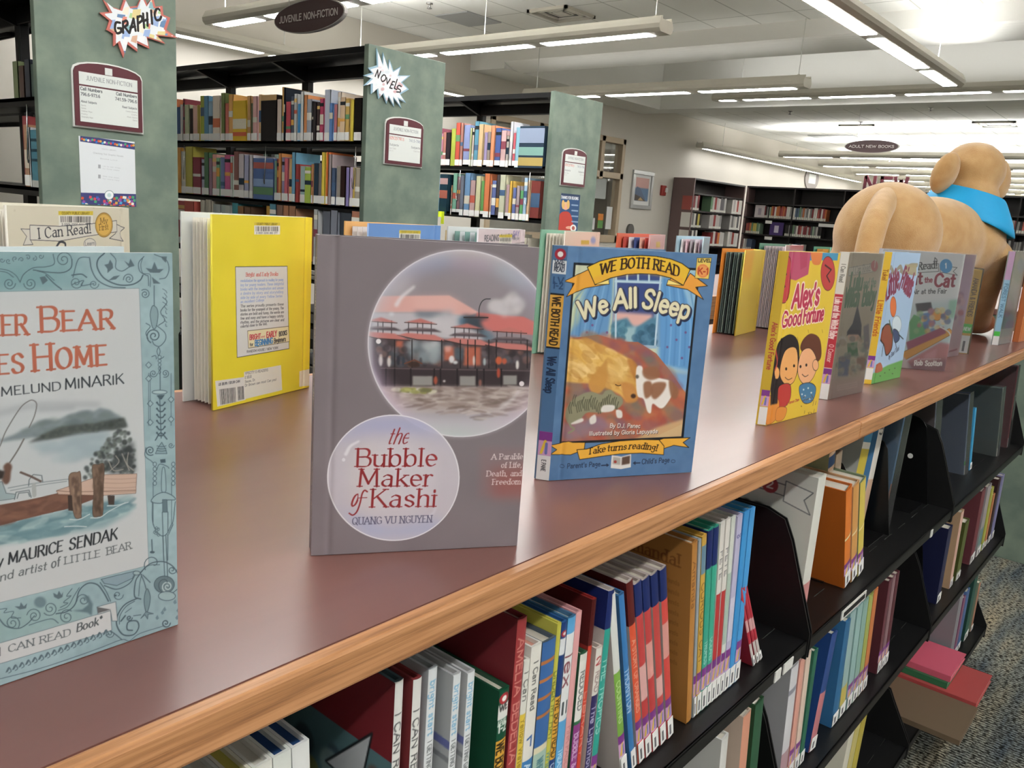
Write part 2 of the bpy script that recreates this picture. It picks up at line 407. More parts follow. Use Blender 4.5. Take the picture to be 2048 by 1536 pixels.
        T = thick * H / 2; Th = thin * H / 2
        ky = H / 100.0
        def place(gx, gy):
            u = gx * kx + gy * ky * slant; v = gy * ky
            tt = u / L
            v = v + curve * L * 4 * tt * (1 - tt)
            return q0 + d * u + up * v
        for gx0, st, sc in lay:
            jy = s.rng.uniform(-jit, jit) * 100
            for p, sm in st:
                P = [place(gx0 + a * sc, b * sc + jy) for a, b in p]
                for i in range(len(P) - 1):
                    e = (p[i + 1] - p[i]) * [kx, ky]; n = np.hypot(*e) or 1
                    c = abs(e[1] * 0.94 - e[0] * 0.34) / n
                    rr = Th + (T - Th) * min(1, c)
                    s._seg(buf, lo[0], lo[1], P[i], P[i + 1], rr, rr)
                if serif and not sm:
                    for a, b in ((p[0], p[1]), (p[-1], p[-2])):
                        if abs(a[1] - b[1]) > abs(a[0] - b[0]) * 0.9 and a[1] in (0.0, 100.0, 64.0):
                            se = 15 * ky / kx
                            A = place(gx0 + (a[0] - se) * sc, a[1] * sc + jy); B = place(gx0 + (a[0] + se) * sc, a[1] * sc + jy)
                            s._seg(buf, lo[0], lo[1], A, B, Th * 1.25 + 0.25, Th * 1.25 + 0.25)
        s.blend(lo[0], lo[1], buf, col, al)
    def noise(s, cell, amp, seed=1):
        r = np.random.default_rng(seed); gx, gy = int(s.nx / cell) + 3, int(s.ny / cell) + 3
        g = r.uniform(-1, 1, (gy, gx)); x = np.arange(s.nx) / cell; y = np.arange(s.ny) / cell
        xi = x.astype(int); yi = y.astype(int); fx = x - xi; fy = (y - yi)[:, None]
        fx = fx * fx * (3 - 2 * fx); fy = fy * fy * (3 - 2 * fy)
        a = g[yi][:, xi]; b = g[yi][:, xi + 1]; c = g[yi + 1][:, xi]; d = g[yi + 1][:, xi + 1]
        return ((a * (1 - fx) + b * fx) * (1 - fy) + (c * (1 - fx) + d * fx) * fy) * amp
    def grain(s, cell, amp, seed=1):
        s.a = np.clip(s.a + s.noise(cell, amp, seed)[..., None], 0, 1)
    def dabs(s, n, pts, r0, r1, cols, al, seed=1, ang=0.0, asp=1.0, blur=1):
        """n brush dabs inside the polygon pts"""
        r = np.random.default_rng(seed); pts = np.asarray(pts, float); lo, hi = pts.min(0), pts.max(0); k = 0; t = 0
        while k < n and t < n * 20:
            t += 1; p = r.uniform(lo, hi)
            c = False; j = len(pts) - 1
            for i in range(len(pts)):
                if (pts[i, 1] > p[1]) != (pts[j, 1] > p[1]) and p[0] < (pts[j, 0] - pts[i, 0]) * (p[1] - pts[i, 1]) / (pts[j, 1] - pts[i, 1]) + pts[i, 0]: c = not c
                j = i
            if not c: continue
            q = r.uniform(r0, r1); s.ell(p, q * asp, q, cols[r.integers(len(cols))], al, blur, rot=ang + r.uniform(-0.3, 0.3)); k += 1
    def ink(s):
        return lin(np.clip(s.a, 0, 1))

INK_GAIN = 1.0
def sheet(name, cv, m, parent=None, loc=(0, 0, 0), ex=(1, 0, 0), ey=(0, 0, 1), thick=0.0, side='dddddd', bend=None):
    """the picture cv as a mesh: ex / ey are the directions of its width and height; thick = body behind the picture"""
    nx, ny = cv.nx, cv.ny
    ex = np.array(ex, float); ey = np.array(ey, float); n = np.cross(ex, ey)
    u = np.linspace(0, cv.W, nx); v = np.linspace(0, cv.H, ny)
    U, V = np.meshgrid(u, v); co = np.array(loc) + U[..., None] * ex + V[..., None] * ey
    if bend is not None: co = co + bend(U, V)[..., None] * n
    co = co.reshape(-1, 3)
    i = np.arange(nx * ny).reshape(ny, nx)
    q = np.stack([i[:-1, :-1], i[:-1, 1:], i[1:, 1:], i[1:, :-1]], -1).reshape(-1, 4)
    col = cv.ink().reshape(-1, 3)
    if thick:
        k = len(co); b = co[[i[0, 0], i[0, -1], i[-1, -1], i[-1, 0]]]
        co = np.vstack([co, b, b - n * thick])
        q = np.vstack([q, [[k + 1, k, k + 4, k + 5], [k + 2, k + 1, k + 5, k + 6], [k + 3, k + 2, k + 6, k + 7], [k, k + 3, k + 7, k + 4], [k + 7, k + 6, k + 5, k + 4]]])
        col = np.vstack([col, np.tile(lin(hx(side)), (8, 1))])
    me = bpy.data.meshes.new(name)
    me.vertices.add(len(co)); me.vertices.foreach_set('co', co.ravel().astype(np.float32))
    me.loops.add(q.size); me.loops.foreach_set('vertex_index', q.ravel().astype(np.int32))
    me.polygons.add(len(q)); me.polygons.foreach_set('loop_start', np.arange(0, q.size, 4, dtype=np.int32))
    me.update(calc_edges=True)
    at_ = me.attributes.new('ink', 'FLOAT_COLOR', 'POINT')
    at_.data.foreach_set('color', np.hstack([np.clip(col * INK_GAIN, 0, 0.9), np.ones((len(col), 1))]).ravel().astype(np.float32))
    me.materials.append(m)
    o = bpy.data.objects.new(name, me); COL.objects.link(o)
    if parent: o.parent = parent
    return o
def inked(name, parts, m, parent=None):
    """one mesh out of plain boxes, each with its own ink: parts = [(x0,x1,y0,y1,z0,z1,colour)]"""
    b = MB(); cols = []
    for p in parts:
        b.box(*p[:6], m); cols += [list(lin(hx(p[6])) * INK_GAIN) + [1.0]] * 8
    o = b.build(name, parent)
    at_ = o.data.attributes.new('ink', 'FLOAT_COLOR', 'POINT')
    at_.data.foreach_set('color', np.array(cols, np.float32).ravel())
    return o
# ------------------------------------------------------------------ room shell
CEIL = ZC + 2.0; SOF = ZC + 1.755; FAR = ZC + 1.9
X_B0, X_B1, X_C1, X_C2 = 8.25, 8.62, 12.07, 12.5       # beam, high bay, far soffit
Y_W = 8.0; Y_R = -7.0; X_E = 34.0; X_N = -6.0
struct(box('floor', X_N, X_E, Y_R, Y_W, -0.05, 0.0, M['carpet']))
WX0, WX1, WZ0, WZ1 = 8.7, 12.06, ZC - 0.42, ZC + 1.284   # window 1 in the left wall
b = MB()
b.box(X_N, WX0, Y_W, Y_W + 0.15, 0, 4.4, M['wall']); b.box(WX1, X_E, Y_W, Y_W + 0.15, 0, 4.4, M['wall'])
b.box(WX0, WX1, Y_W, Y_W + 0.15, WZ1, 4.4, M['wall'])
struct(b.build('wall_left'))
struct(box('wall_right', X_N, X_E, Y_R - 0.15, Y_R, 0, 4.4, M['wall']))
struct(box('wall_back', X_E, X_E + 0.15, Y_R - 0.15, Y_W + 0.15, 0, 4.4, M['wall']))
struct(box('wall_front', X_N - 0.15, X_N, Y_R - 0.15, Y_W + 0.15, 0, 4.4, M['wall']))

def tile_mat():
    m = bpy.data.materials.new('lay_in_ceiling'); m.use_nodes = True
    nt = m.node_tree; b = nt.nodes['Principled BSDF']
    tc = nt.nodes.new('ShaderNodeTexCoord'); mp = nt.nodes.new('ShaderNodeMapping')
    mp.inputs['Location'].default_value = (0.11, 0.02, 0)
    br = nt.nodes.new('ShaderNodeTexBrick'); br.offset = 0.0; br.squash = 1.0
    br.inputs['Scale'].default_value = 1.0; br.inputs['Brick Width'].default_value = 1.0; br.inputs['Row Height'].default_value = 0.5
    br.inputs['Mortar Size'].default_value = 0.008; br.inputs['Mortar Smooth'].default_value = 0.3
    br.inputs['Color1'].default_value = rgba('efeee8'); br.inputs['Color2'].default_value = rgba('ebeae4'); br.inputs['Mortar'].default_value = rgba('bdbcb4')
    nt.links.new(tc.outputs['Object'], mp.inputs['Vector']); nt.links.new(mp.outputs[0], br.inputs['Vector']); nt.links.new(br.outputs['Color'], b.inputs['Base Color'])
    b.inputs['Roughness'].default_value = 0.95; b.inputs['Specular IOR Level'].default_value = 0.1
    return m
M['lay_in'] = tile_mat()
b = MB()
b.box(X_N, X_B0, Y_R, Y_W, CEIL, CEIL + 0.1, M['lay_in'])
b.box(X_C2, X_E, Y_R, Y_W, FAR, FAR + 0.1, M['lay_in'])
# beam with a rounded lower edge
pr = [(X_B0, CEIL + 0.1), (X_B0, ZC + 1.84)]
for k in range(1, 9):
    t = PI / 2 * k / 8; pr.append((X_B0 + 0.09 + 0.24 - 0.24 * math.cos(t) - 0.09 * (1 - k / 8), ZC + 1.84 - 0.085 * math.sin(t)))
pr += [(X_B1, SOF), (X_B1, 4.3), (X_B0, 4.3)]
def pz(p): return [(u, v) for u, v in p]
b.prism([(u, v) for u, v in pr], 'y', Y_R, 7.4, M['white_paint'])
b.box(X_B0, X_C2, 7.4, Y_W, SOF, 4.3, M['white_paint'])                 # low strip along the wall
b.box(X_C1, X_C2, Y_R, 7.4, SOF, 4.3, M['white_paint'])                 # far soffit
b.box(X_B0, X_C2, Y_R, Y_W, 4.3, 4.4, M['white_paint'])                 # top of the high bay
b.box(X_C2, X_C2 + 0.02, Y_R, Y_W, FAR, 4.4, M['white_paint'])
struct(b.build('ceiling'))
b = MB(); b.box(X_N, WX0, Y_W - 0.012, Y_W, 0, 0.1, M['brown_panel']); b.box(WX1, X_E, Y_W - 0.012, Y_W, 0, 0.1, M['brown_panel'])
struct(b.build('baseboard_left'))

# window 1: tan frame, mullions, transom bar, glass; an office behind it
w = MB(); F = M['frame_tan']; y0, y1 = Y_W - 0.03, Y_W + 0.12
w.box(WX0, WX1, y0, y1, WZ1 - 0.09, WZ1, F); w.box(WX0, WX1, y0, y1, WZ0, WZ0 + 0.12, F)
w.box(WX1 - 0.09, WX1, y0, y1, WZ0, WZ1, F); w.box(WX0, WX0 + 0.09, y0, y1, WZ0, WZ1, F)
for mx in (9.75, 11.36): w.box(mx, mx + 0.1, y0, y1, ZC + 0.6, WZ1, F)
w.box(WX0, WX1, y0, y1, ZC + 0.63, ZC + 0.73, F)
win = struct(w.build('window_1', bevel=0.006))
g = MB(); g.box(WX0 + 0.08, WX1 - 0.08, Y_W + 0.05, Y_W + 0.058, WZ0 + 0.1, WZ1 - 0.08, M['glass']); g.build('window_pane', win)
b = MB()
b.box(WX0 - 1.5, WX1 + 4, 11.0, 11.1, 0, 3.0, M['wall']); b.box(WX0 - 1.6, WX0 - 1.5, Y_W + 0.15, 11.1, 0, 3.0, M['wall'])
b.box(WX1 + 4, WX1 + 4.1, Y_W + 0.15, 11.1, 0, 3.0, M['wall'])
struct(b.build('wall_office'))
struct(box('ceiling_office', WX0 - 1.6, WX1 + 4.1, Y_W + 0.15, 11.1, 3.0, 3.1, M['tile']))
struct(box('floor_office', WX0 - 1.6, WX1 + 4.1, Y_W, 11.1, -0.05, 0.0, M['carpet']))
struct(box('wall_sill', WX0, WX1, Y_W, Y_W + 0.15, 0, WZ0, M['wall']))

# ------------------------------------------------------------------ pendant fluorescent fixtures
def fixture(label, axis, a0, a1, c, z, w=0.2, lens=1.03, pitch=1.18, first=0.12, cords=(), up='uplight', lm='lens'):
    """a run of suspended fluorescent lamps along axis from a0 to a1; c = position across, z = underside"""
    def loc(u, v): return (u, v) if axis == 'x' else (v, u)
    x, y = loc((a0 + a1) / 2, c)
    t = thing('pendant_light', label, 'light', (x, y, z), group='pendant fluorescent lights')
    L = (a1 - a0) / 2; h = 0.1
    prof = [(-w * 0.36, 0), (w * 0.36, 0), (w * 0.48, h * 0.25), (w * 0.5, h * 0.55), (w * 0.42, h * 0.85), (w * 0.34, h * 1.12), (w * 0.3, h * 1.12), (w * 0.3, h * .9), (-w * 0.3, h * .9), (-w * 0.3, h * 1.12), (-w * 0.34, h * 1.12), (-w * 0.42, h * 0.85), (-w * 0.5, h * 0.55), (-w * 0.48, h * 0.25)]
    b = MB(); b.prism(prof, axis, -L, L, M['fixture']); b.build('housing', t)
    u = first; n = 0
    while u + 0.25 < 2 * L and n < 30:
        e = min(u + lens, 2 * L - 0.1); lb = MB()
        p, q = (-L + u, -L + e)
        wq = w * 0.27
        if axis == 'x': lb.box(p, q, -wq, wq, -0.004, 0.012, M[lm])
        else: lb.box(-wq, wq, p, q, -0.004, 0.012, M[lm])
        lb.build('lens', t); u += pitch; n += 1
    b = MB(); wq = w * 0.26
    if axis == 'x': b.box(-L + .1, L - .1, -wq, wq, h * .9, h * .94, M[up])
    else: b.box(-wq, wq, -L + .1, L - .1, h * .9, h * .94, M[up])
    b.build('upper_diffuser', t)
    for k, (cc, top) in enumerate(cords):
        cb = MB(); p = loc(cc - (a0 + a1) / 2, 0)
        cb.tube([(p[0], p[1], h - 0.01), (p[0], p[1], h + 0.03)], 0.012, M['fixture'], 8)
        cb.tube([(p[0], p[1], h), (p[0], p[1], top - z)], 0.004, M['cord'], 6); cb.build('suspension_cord', t)
    return t
LZ = ZC + 1.36
# over the aisles between the tall ranges (they run away from the counter)
fixture('pendant light over the aisle right of the middle green end panel, near end in view', 'y', 3.46, 7.2, 5.62, LZ, cords=((3.56, CEIL), (5.3, CEIL), (7.0, CEIL)))
fixture('pendant light behind the oval non-fiction sign, its far end in view', 'y', 2.5, 6.95, 3.98, LZ, first=0.2, cords=((3.2, CEIL), (6.75, CEIL)))
fixture('pendant light whose near end hangs left of the long diagonal one', 'y', 3.4, 6.95, 8.2, LZ, up='uplight_low', cords=((3.5, CEIL), (6.8, CEIL)))
fixture('diagonal pendant light with a bare end, hanging highest on the right', 'x', -3.0, 8.5, 2.17, LZ, first=0.07, pitch=1.32, lens=1.18, cords=((7.9, SOF + 1.1), (4.0, CEIL), (0.0, CEIL)))
fixture('pendant light over the aisle in front of the low shelving', 'x', -4.0, 2.9, -1.0, LZ, cords=((0.0, CEIL),))
fixture('pendant light in the right hand part of the room', 'x', -4.0, 8.0, -4.2, LZ, cords=((2.0, CEIL),))
fixture('pendant light hugging the wall far left, above the first dark range', 'x', 2.6, 8.0, 7.7, LZ, up='uplight_low', lm='lens_low', first=0.15, pitch=1.15, cords=((5.2, CEIL),))
fixture('long pendant light hugging the left wall, above the purple sided bookcase', 'x', 14.1, 23.0, 7.72, LZ, w=0.16, up='uplight_low', lm='lens_low', pitch=1.31, lens=1.2, first=0.2, cords=((15.0, FAR), (18.5, FAR), (22.5, FAR)))
# wall washers in the high bay
fixture('long pendant light in front of the bright far soffit of the high bay', 'y', -4.2, 6.2, 11.62, ZC + 1.79, up='uplight_mid', pitch=1.11, lens=0.96, first=0.08, cords=((5.8, 4.3), (0.0, 4.3)))
# far rows, one behind the other
for k in range(8):
    fixture(['nearest of the parallel far pendant lights, level with the hanging new books sign', 'second of the parallel far pendant lights', 'third of the parallel far pendant lights', 'fourth of the parallel far pendant lights', 'fifth of the parallel far pendant lights, beside the plush dog head', 'sixth of the parallel far pendant lights', 'seventh of the parallel far pendant lights', 'farthest of the parallel far pendant lights'][k],
            'y', -5.2, 6.9, 15.8 + 2.06 * k, LZ, pitch=1.22, lens=1.04, first=0.12, w=0.18, up='uplight_far', cords=((5.5, FAR), (0.0, FAR)))
# office lamp seen through the window
fixture('small pendant light inside the office behind the window', 'x', 9.0, 12.6, 9.6, 2.85, cords=((10.0, 3.0),))

# ceiling details
def vent(label, x, y, z, s=0.5, cat='air vent'):
    t = thing('ceiling_vent', label, cat, (x, y, z), group='ceiling vents')
    b = MB(); f = M['fixture']
    for r0, r1, zz in ((0.5, 0.44, 0), (0.36, 0.3, 0.012), (0.22, 0.17, 0.02)):
        for sx in (-1, 1):
            b.box(min(sx * r0, sx * r1) * s, max(sx * r0, sx * r1) * s, -r0 * s, r0 * s, -0.03 + zz, 0.0, f)
            b.box(-r0 * s, r0 * s, min(sx * r0, sx * r1) * s, max(sx * r0, sx * r1) * s, -0.03 + zz, 0.0, f)
    b.build('grille', t)
    b = MB(); b.box(-0.46 * s, 0.46 * s, -0.46 * s, 0.46 * s, -0.004, 0, M['dark_gap']); b.build('duct', t)
    b = MB(); b.box(-0.13 * s, 0.13 * s, -0.13 * s, 0.13 * s, -0.014, -0.004, f); b.build('centre_plate', t)
    return t
vent('square louvred air vent in the near ceiling, left of the hanging lamp cord', 7.06, 5.6, CEIL)
vent('louvred air vent in the far ceiling, above the new books sign', 15.7, 5.4, FAR, 0.62)
vent('louvred air vent in the far ceiling, above the plush dog', 15.5, 3.2, FAR, 0.62)
q = box('ceiling_return', 6.59, 7.13, 6.48, 6.97, CEIL - 0.012, CEIL, M['vent_grey']); tag(q, 'plain grey square return panel in the near ceiling tiles', 'air vent')
q = box('ceiling_return', 17.0, 17.6, 6.0, 6.9, FAR - 0.012, FAR, M['vent_grey']); tag(q, 'pale grey return panel in the far ceiling above the new books sign', 'air vent')
def sprinkler(label, x, y, z):
    b = MB(); b.tube([(0, 0, 0), (0, 0, -0.012)], 0.035, M['steel'], 14); b.tube([(0, 0, -0.01), (0, 0, -0.05)], 0.012, M['steel'], 8); b.tube([(0, 0, -0.05), (0, 0, -0.055)], 0.026, M['steel'], 12)
    o = b.build('sprinkler_head', loc=(x, y, z)); tag(o, label, 'sprinkler', 'ceiling sprinklers')
for lab, px, py, z in (('sprinkler head left of the grey ceiling panel', 859, 12, CEIL), ('sprinkler head in the far ceiling left of the first far vent', 1580, 226, FAR), ('sprinkler head in the far ceiling between the two far vents', 1861, 219, FAR), ('sprinkler head right above the new books sign', 1721, 247, FAR)):
    p = at(px, py, 'z', z - 0.03); sprinkler(lab, p[0], p[1], z)
# ------------------------------------------------------------------ tall book ranges with green end panels
PY = 3.47                                    # front of the end panels
RX = (1.277, 2.838, 4.372); RW = 0.545
SH = [ZC + 0.296 - 0.337 * k for k in range(5)] # shelf tops
R_END = 7.15
def tall_range(x0, label):
    xc = x0 + RW / 2
    t = thing('library_range', label, 'shelving', (xc, (PY + R_END) / 2, 0), group='tall book ranges')
    T = Vector(t.location)
    def put(b, name, bevel=0):
        o = b.build(name, t, bevel); o.location = -T; return o
    b = MB(); b.box(x0, x0 + RW, PY, PY + 0.035, 0, ZC + 0.77, M['green_panel']); put(b, 'end_panel', 0.003)
    b = MB(); b.box(x0, x0 + RW, R_END - 0.035, R_END, 0, ZC + 0.77, M['green_panel']); put(b, 'end_panel', 0.003)
    # canopy: flat top with turned down front edges, stiffener over the posts
    b = MB(); K = M['black_metal']
    b.box(x0, x0 + RW, PY + 0.035, R_END - 0.035, ZC + 0.752, ZC + 0.762, K)
    for s in (x0, x0 + RW - 0.012): b.box(s, s + 0.012, PY + 0.035, R_END - 0.035, ZC + 0.732, ZC + 0.752, K)
    put(b, 'canopy')
    b = MB(); b.box(xc - 0.025, xc + 0.025, PY + 0.035, R_END - 0.035, ZC + 0.664, ZC + 0.735, K); put(b, 'top_rail', 0.004)
    for y in (PY + 0.07, 4.36, 5.21, 6.06, R_END - 0.08):
        b = MB(); b.box(xc - 0.02, xc + 0.02, y - 0.03, y + 0.03, 0.05, ZC + 0.752, K)
        for s in (-1, 1):
            b.prism([(xc + s * 0.02, ZC + 0.75), (xc + s * 0.25, ZC + 0.75), (xc + s * 0.25, ZC + 0.735), (xc + s * 0.02, ZC + 0.66)], 'y', y - 0.012, y + 0.012, K)
            b.box(xc + s * 0.02 - 0.002, xc + s * 0.02 + 0.002, y - 0.02, y - 0.012, ZC + 0.3, ZC + 0.66, M['dark_gap'])
        put(b, 'upright', 0.004)
    for z in SH:
        for s in (0, 1):
            a0, a1 = (x0 + 0.012, xc - 0.03) if s == 0 else (xc + 0.03, x0 + RW - 0.012)
            b = MB(); b.box(a0, a1, PY + 0.04, R_END - 0.04, z - 0.014, z, K)
            e = a0 if s == 0 else a1 - 0.012
            b.box(e, e + 0.012, PY + 0.04, R_END - 0.04, z - 0.034, z, K); put(b, 'shelf')
    b = MB(); b.box(x0 + 0.02, x0 + RW - 0.02, PY + 0.04, R_END - 0.04, 0, 0.09, K); put(b, 'base')
    return t
tall_range(RX[0], 'tall black book range whose green end panel carries the red comic burst sign')
tall_range(RX[1], 'tall black book range whose green end panel carries the blue burst sign')
tall_range(RX[2], 'tall black book range whose green end panel carries the dark blue poster')

def wire_support(x, y, z, label):
    """bent wire book support hanging from the shelf above"""
    b = MB(); p = [(0, 0, 0), (-0.002, 0.003, -0.10), (-0.004, 0.006, -0.2), (0.0, 0.012, -0.215), (0.01, 0.035, -0.205), (0.025, 0.06, -0.16), (0.2, 0.06, -0.155)]
    b.tube(p, 0.0026, M['steel'], 6); o = b.build('wire_book_support', loc=(x, y, z)); tag(o, label, 'book support', 'wire book supports')

COLN = {}
def cname(h):
    """plain everyday colour word of an ink"""
    r, g, b = hx(h); mx, mn = max(r, g, b), min(r, g, b); v = mx; s = 0 if mx == 0 else (mx - mn) / mx
    if v < 0.2: return 'black'
    if s < 0.13: return 'white' if v > 0.78 else 'pale grey' if v > 0.6 else 'grey' if v > 0.35 else 'dark grey'
    h_ = {r: ((g - b) / (mx - mn)) % 6, g: (b - r) / (mx - mn) + 2, b: (r - g) / (mx - mn) + 4}[mx] * 60
    pre = 'dark ' if v < 0.42 else 'pale ' if s < 0.32 else ''
    if h_ < 14 or h_ >= 340: n = 'pink' if v > 0.75 and s < 0.55 else 'red'
    elif h_ < 38: n = 'orange' if v > 0.75 and s > 0.5 else 'tan' if v > 0.55 else 'brown'
    elif h_ < 66: n = 'yellow' if s > 0.4 and v > 0.5 else 'cream' if v > 0.6 else 'olive'
    elif h_ < 85: n = 'lime' if v > 0.6 else 'olive'
    elif h_ < 160: n = 'green'
    elif h_ < 195: n = 'teal'
    elif h_ < 250: n = 'blue'
    elif h_ < 295: n = 'violet'
    else: n = 'magenta'
    if pre == 'pale ' and n in ('pink', 'cream', 'tan'): pre = ''
    return pre + n
ORD = ['', 'first', 'second', 'third', 'fourth', 'fifth', 'sixth', 'seventh', 'eighth', 'ninth', 'tenth', 'eleventh', 'twelfth', 'thirteenth', 'fourteenth', 'fifteenth', 'sixteenth', 'seventeenth', 'eighteenth', 'nineteenth', 'twentieth']
def ordn(n):
    if n <= 20: return ORD[n]
    t, u = divmod(n, 10); w = {2: 'twent', 3: 'thirt', 4: 'fort', 5: 'fift', 6: 'sixt'}[t]
    return w + 'ieth' if u == 0 else w + 'y-' + ORD[u]

def soft(c):
    q = hx(c) * 0.8 + hx('b4b0a8') * 0.2 if max(hx(c)) > 0.3 else hx(c)
    return ''.join('%02x' % int(round(v * 255)) for v in q)
def range_book(x, y0, y1, z0, z1, col, label, group, depth=0.17, face=None, tagged=True, tone=None):
    """a book on a range shelf, spine towards -x"""
    col = soft(col); tone = [(a, b_, soft(c)) for a, b_, c in tone] if tone else tone
    parts = [(x, x + depth, y0 + 0.0004, y0 + 0.003, z0, z1, col), (x, x + depth, y1 - 0.003, y1 - 0.0004, z0, z1, col), (x, x + 0.003, y0 + 0.0004, y1 - 0.0004, z0, z1, col)]
    o = inked('library_book', parts, M['gloss_print'])
    tag(o, label, 'book', group)
    if y1 - y0 > 0.008:
        p = inked('pages', [(x + 0.004, x + depth - 0.004, y0 + 0.003, y1 - 0.003, z0 + 0.003, z1 - 0.004, 'dcd6c6')], M['matte_print'], o)
    h = z1 - z0
    if tone:
        for a, b_, c in tone: inked('spine_print', [(x - 0.0006, x, y0 + 0.001, y1 - 0.001, z0 + h * a, z0 + h * b_, c)], M['gloss_print'], o)
    if tagged:
        inked('spine_label', [(x - 0.0012, x - 0.0004, y0 + 0.001, y1 - 0.001, z0 + 0.004, z0 + 0.045, 'e9e9e6')], M['matte_print'], o)
    return o

rnd = random.Random(5)
INK_GAIN = 1.45  # range book inks brightened to stand in for weak light under the canopies
def shelf_row(k, crop, plane, z0, rows, group, where):
    cx, cy, sc = crop; i = 0
    taken = []
    n = len(rows)
    order = sorted(rows, key=lambda r: -r[0])              # from the end panel on the right towards the far end
    prev = None
    for (a, b_, top, col, *ex) in order:
        i += 1
        kw = ex[0] if ex else {}
        ya = at(cx + b_ * sc, cy + top * sc, 'x', plane)[1]; yb = at(cx + a * sc, cy + top * sc, 'x', plane)[1]
        zt = at(cx + (a + b_) / 2 * sc, cy + top * sc, 'x', plane)[2]
        if prev is not None: ya = max(ya, prev)
        if yb - ya < 0.005: yb = ya + 0.006
        prev = yb
        zt = min(max(zt, z0 + 0.12), z0 + 0.32)
        nm = cname(col)
        hw = 'tall ' if zt - z0 > 0.27 else 'short ' if zt - z0 < 0.2 else ''
        tk = 'thick ' if yb - ya > 0.028 else 'thin ' if yb - ya < 0.012 else ''
        lab = f'{hw or tk}{nm} book, {ordn(i)} from the green end panel, {where}'
        if 'lab' in kw: lab = kw['lab']
        tone = kw.get('tone')
        if tone is None and yb - ya > 0.007 and rnd.random() < 0.5:
            c2 = rnd.choice(['f0ece0', 'e0a040', '30507a', '702838', '203040', 'd8d0c0', 'b84838', '508858'])
            a1 = rnd.uniform(0.25, 0.6); tone = [(a1, a1 + rnd.uniform(0.06, 0.25), c2)]
            if rnd.random() < 0.4: tone.append((0.82, 0.9, rnd.choice(['f0ece0', '202428', 'd8b060'])))
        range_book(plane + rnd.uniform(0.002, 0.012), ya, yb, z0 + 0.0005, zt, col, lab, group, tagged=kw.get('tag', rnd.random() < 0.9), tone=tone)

Q2 = (330, 160, 0.1953)
g2 = 'books on the middle tall range'
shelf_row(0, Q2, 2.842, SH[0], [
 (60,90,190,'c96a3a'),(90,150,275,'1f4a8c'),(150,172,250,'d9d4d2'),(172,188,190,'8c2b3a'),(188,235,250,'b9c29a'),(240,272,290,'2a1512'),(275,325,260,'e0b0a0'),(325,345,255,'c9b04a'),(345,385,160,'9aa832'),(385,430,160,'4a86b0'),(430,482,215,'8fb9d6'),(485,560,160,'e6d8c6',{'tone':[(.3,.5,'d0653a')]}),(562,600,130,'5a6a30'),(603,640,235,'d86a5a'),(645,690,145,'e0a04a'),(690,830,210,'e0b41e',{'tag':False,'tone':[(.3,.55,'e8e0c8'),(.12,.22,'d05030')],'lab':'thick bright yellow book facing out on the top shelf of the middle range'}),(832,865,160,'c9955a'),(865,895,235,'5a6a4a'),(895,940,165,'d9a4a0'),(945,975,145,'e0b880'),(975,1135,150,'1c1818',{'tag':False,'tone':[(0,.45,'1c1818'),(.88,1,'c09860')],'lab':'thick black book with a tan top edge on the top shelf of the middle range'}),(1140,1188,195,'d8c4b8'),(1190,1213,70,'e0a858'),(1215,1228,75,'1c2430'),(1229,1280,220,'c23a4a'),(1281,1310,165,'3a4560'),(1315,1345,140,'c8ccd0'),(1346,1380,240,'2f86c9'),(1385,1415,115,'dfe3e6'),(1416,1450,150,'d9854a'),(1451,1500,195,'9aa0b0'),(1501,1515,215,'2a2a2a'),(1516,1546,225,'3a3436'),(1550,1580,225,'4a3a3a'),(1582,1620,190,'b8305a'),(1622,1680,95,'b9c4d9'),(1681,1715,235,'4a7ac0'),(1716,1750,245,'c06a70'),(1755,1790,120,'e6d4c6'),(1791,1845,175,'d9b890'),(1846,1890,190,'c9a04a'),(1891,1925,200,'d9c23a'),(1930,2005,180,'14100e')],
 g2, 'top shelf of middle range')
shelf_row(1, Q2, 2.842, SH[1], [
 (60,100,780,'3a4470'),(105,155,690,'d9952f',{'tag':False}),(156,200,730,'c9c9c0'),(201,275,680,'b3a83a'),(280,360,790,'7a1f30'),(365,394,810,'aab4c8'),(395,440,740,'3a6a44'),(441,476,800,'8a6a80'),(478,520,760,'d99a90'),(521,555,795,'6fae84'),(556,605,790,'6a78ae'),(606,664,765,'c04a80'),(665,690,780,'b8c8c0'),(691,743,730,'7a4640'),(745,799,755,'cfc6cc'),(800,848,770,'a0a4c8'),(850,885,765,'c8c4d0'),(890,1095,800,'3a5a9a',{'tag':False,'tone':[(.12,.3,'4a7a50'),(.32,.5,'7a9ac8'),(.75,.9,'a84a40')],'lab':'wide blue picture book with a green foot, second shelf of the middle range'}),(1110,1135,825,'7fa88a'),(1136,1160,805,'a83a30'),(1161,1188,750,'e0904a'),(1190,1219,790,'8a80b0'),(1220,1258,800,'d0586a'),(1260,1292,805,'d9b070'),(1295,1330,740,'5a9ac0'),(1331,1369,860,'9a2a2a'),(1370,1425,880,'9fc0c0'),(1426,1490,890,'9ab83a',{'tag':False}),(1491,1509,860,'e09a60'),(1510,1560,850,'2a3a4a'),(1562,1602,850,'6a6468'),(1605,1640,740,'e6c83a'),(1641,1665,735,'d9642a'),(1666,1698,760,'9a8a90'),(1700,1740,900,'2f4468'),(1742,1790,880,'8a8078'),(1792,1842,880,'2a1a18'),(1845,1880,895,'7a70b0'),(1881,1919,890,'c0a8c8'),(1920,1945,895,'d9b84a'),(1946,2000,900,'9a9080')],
 g2, 'second shelf of middle range')
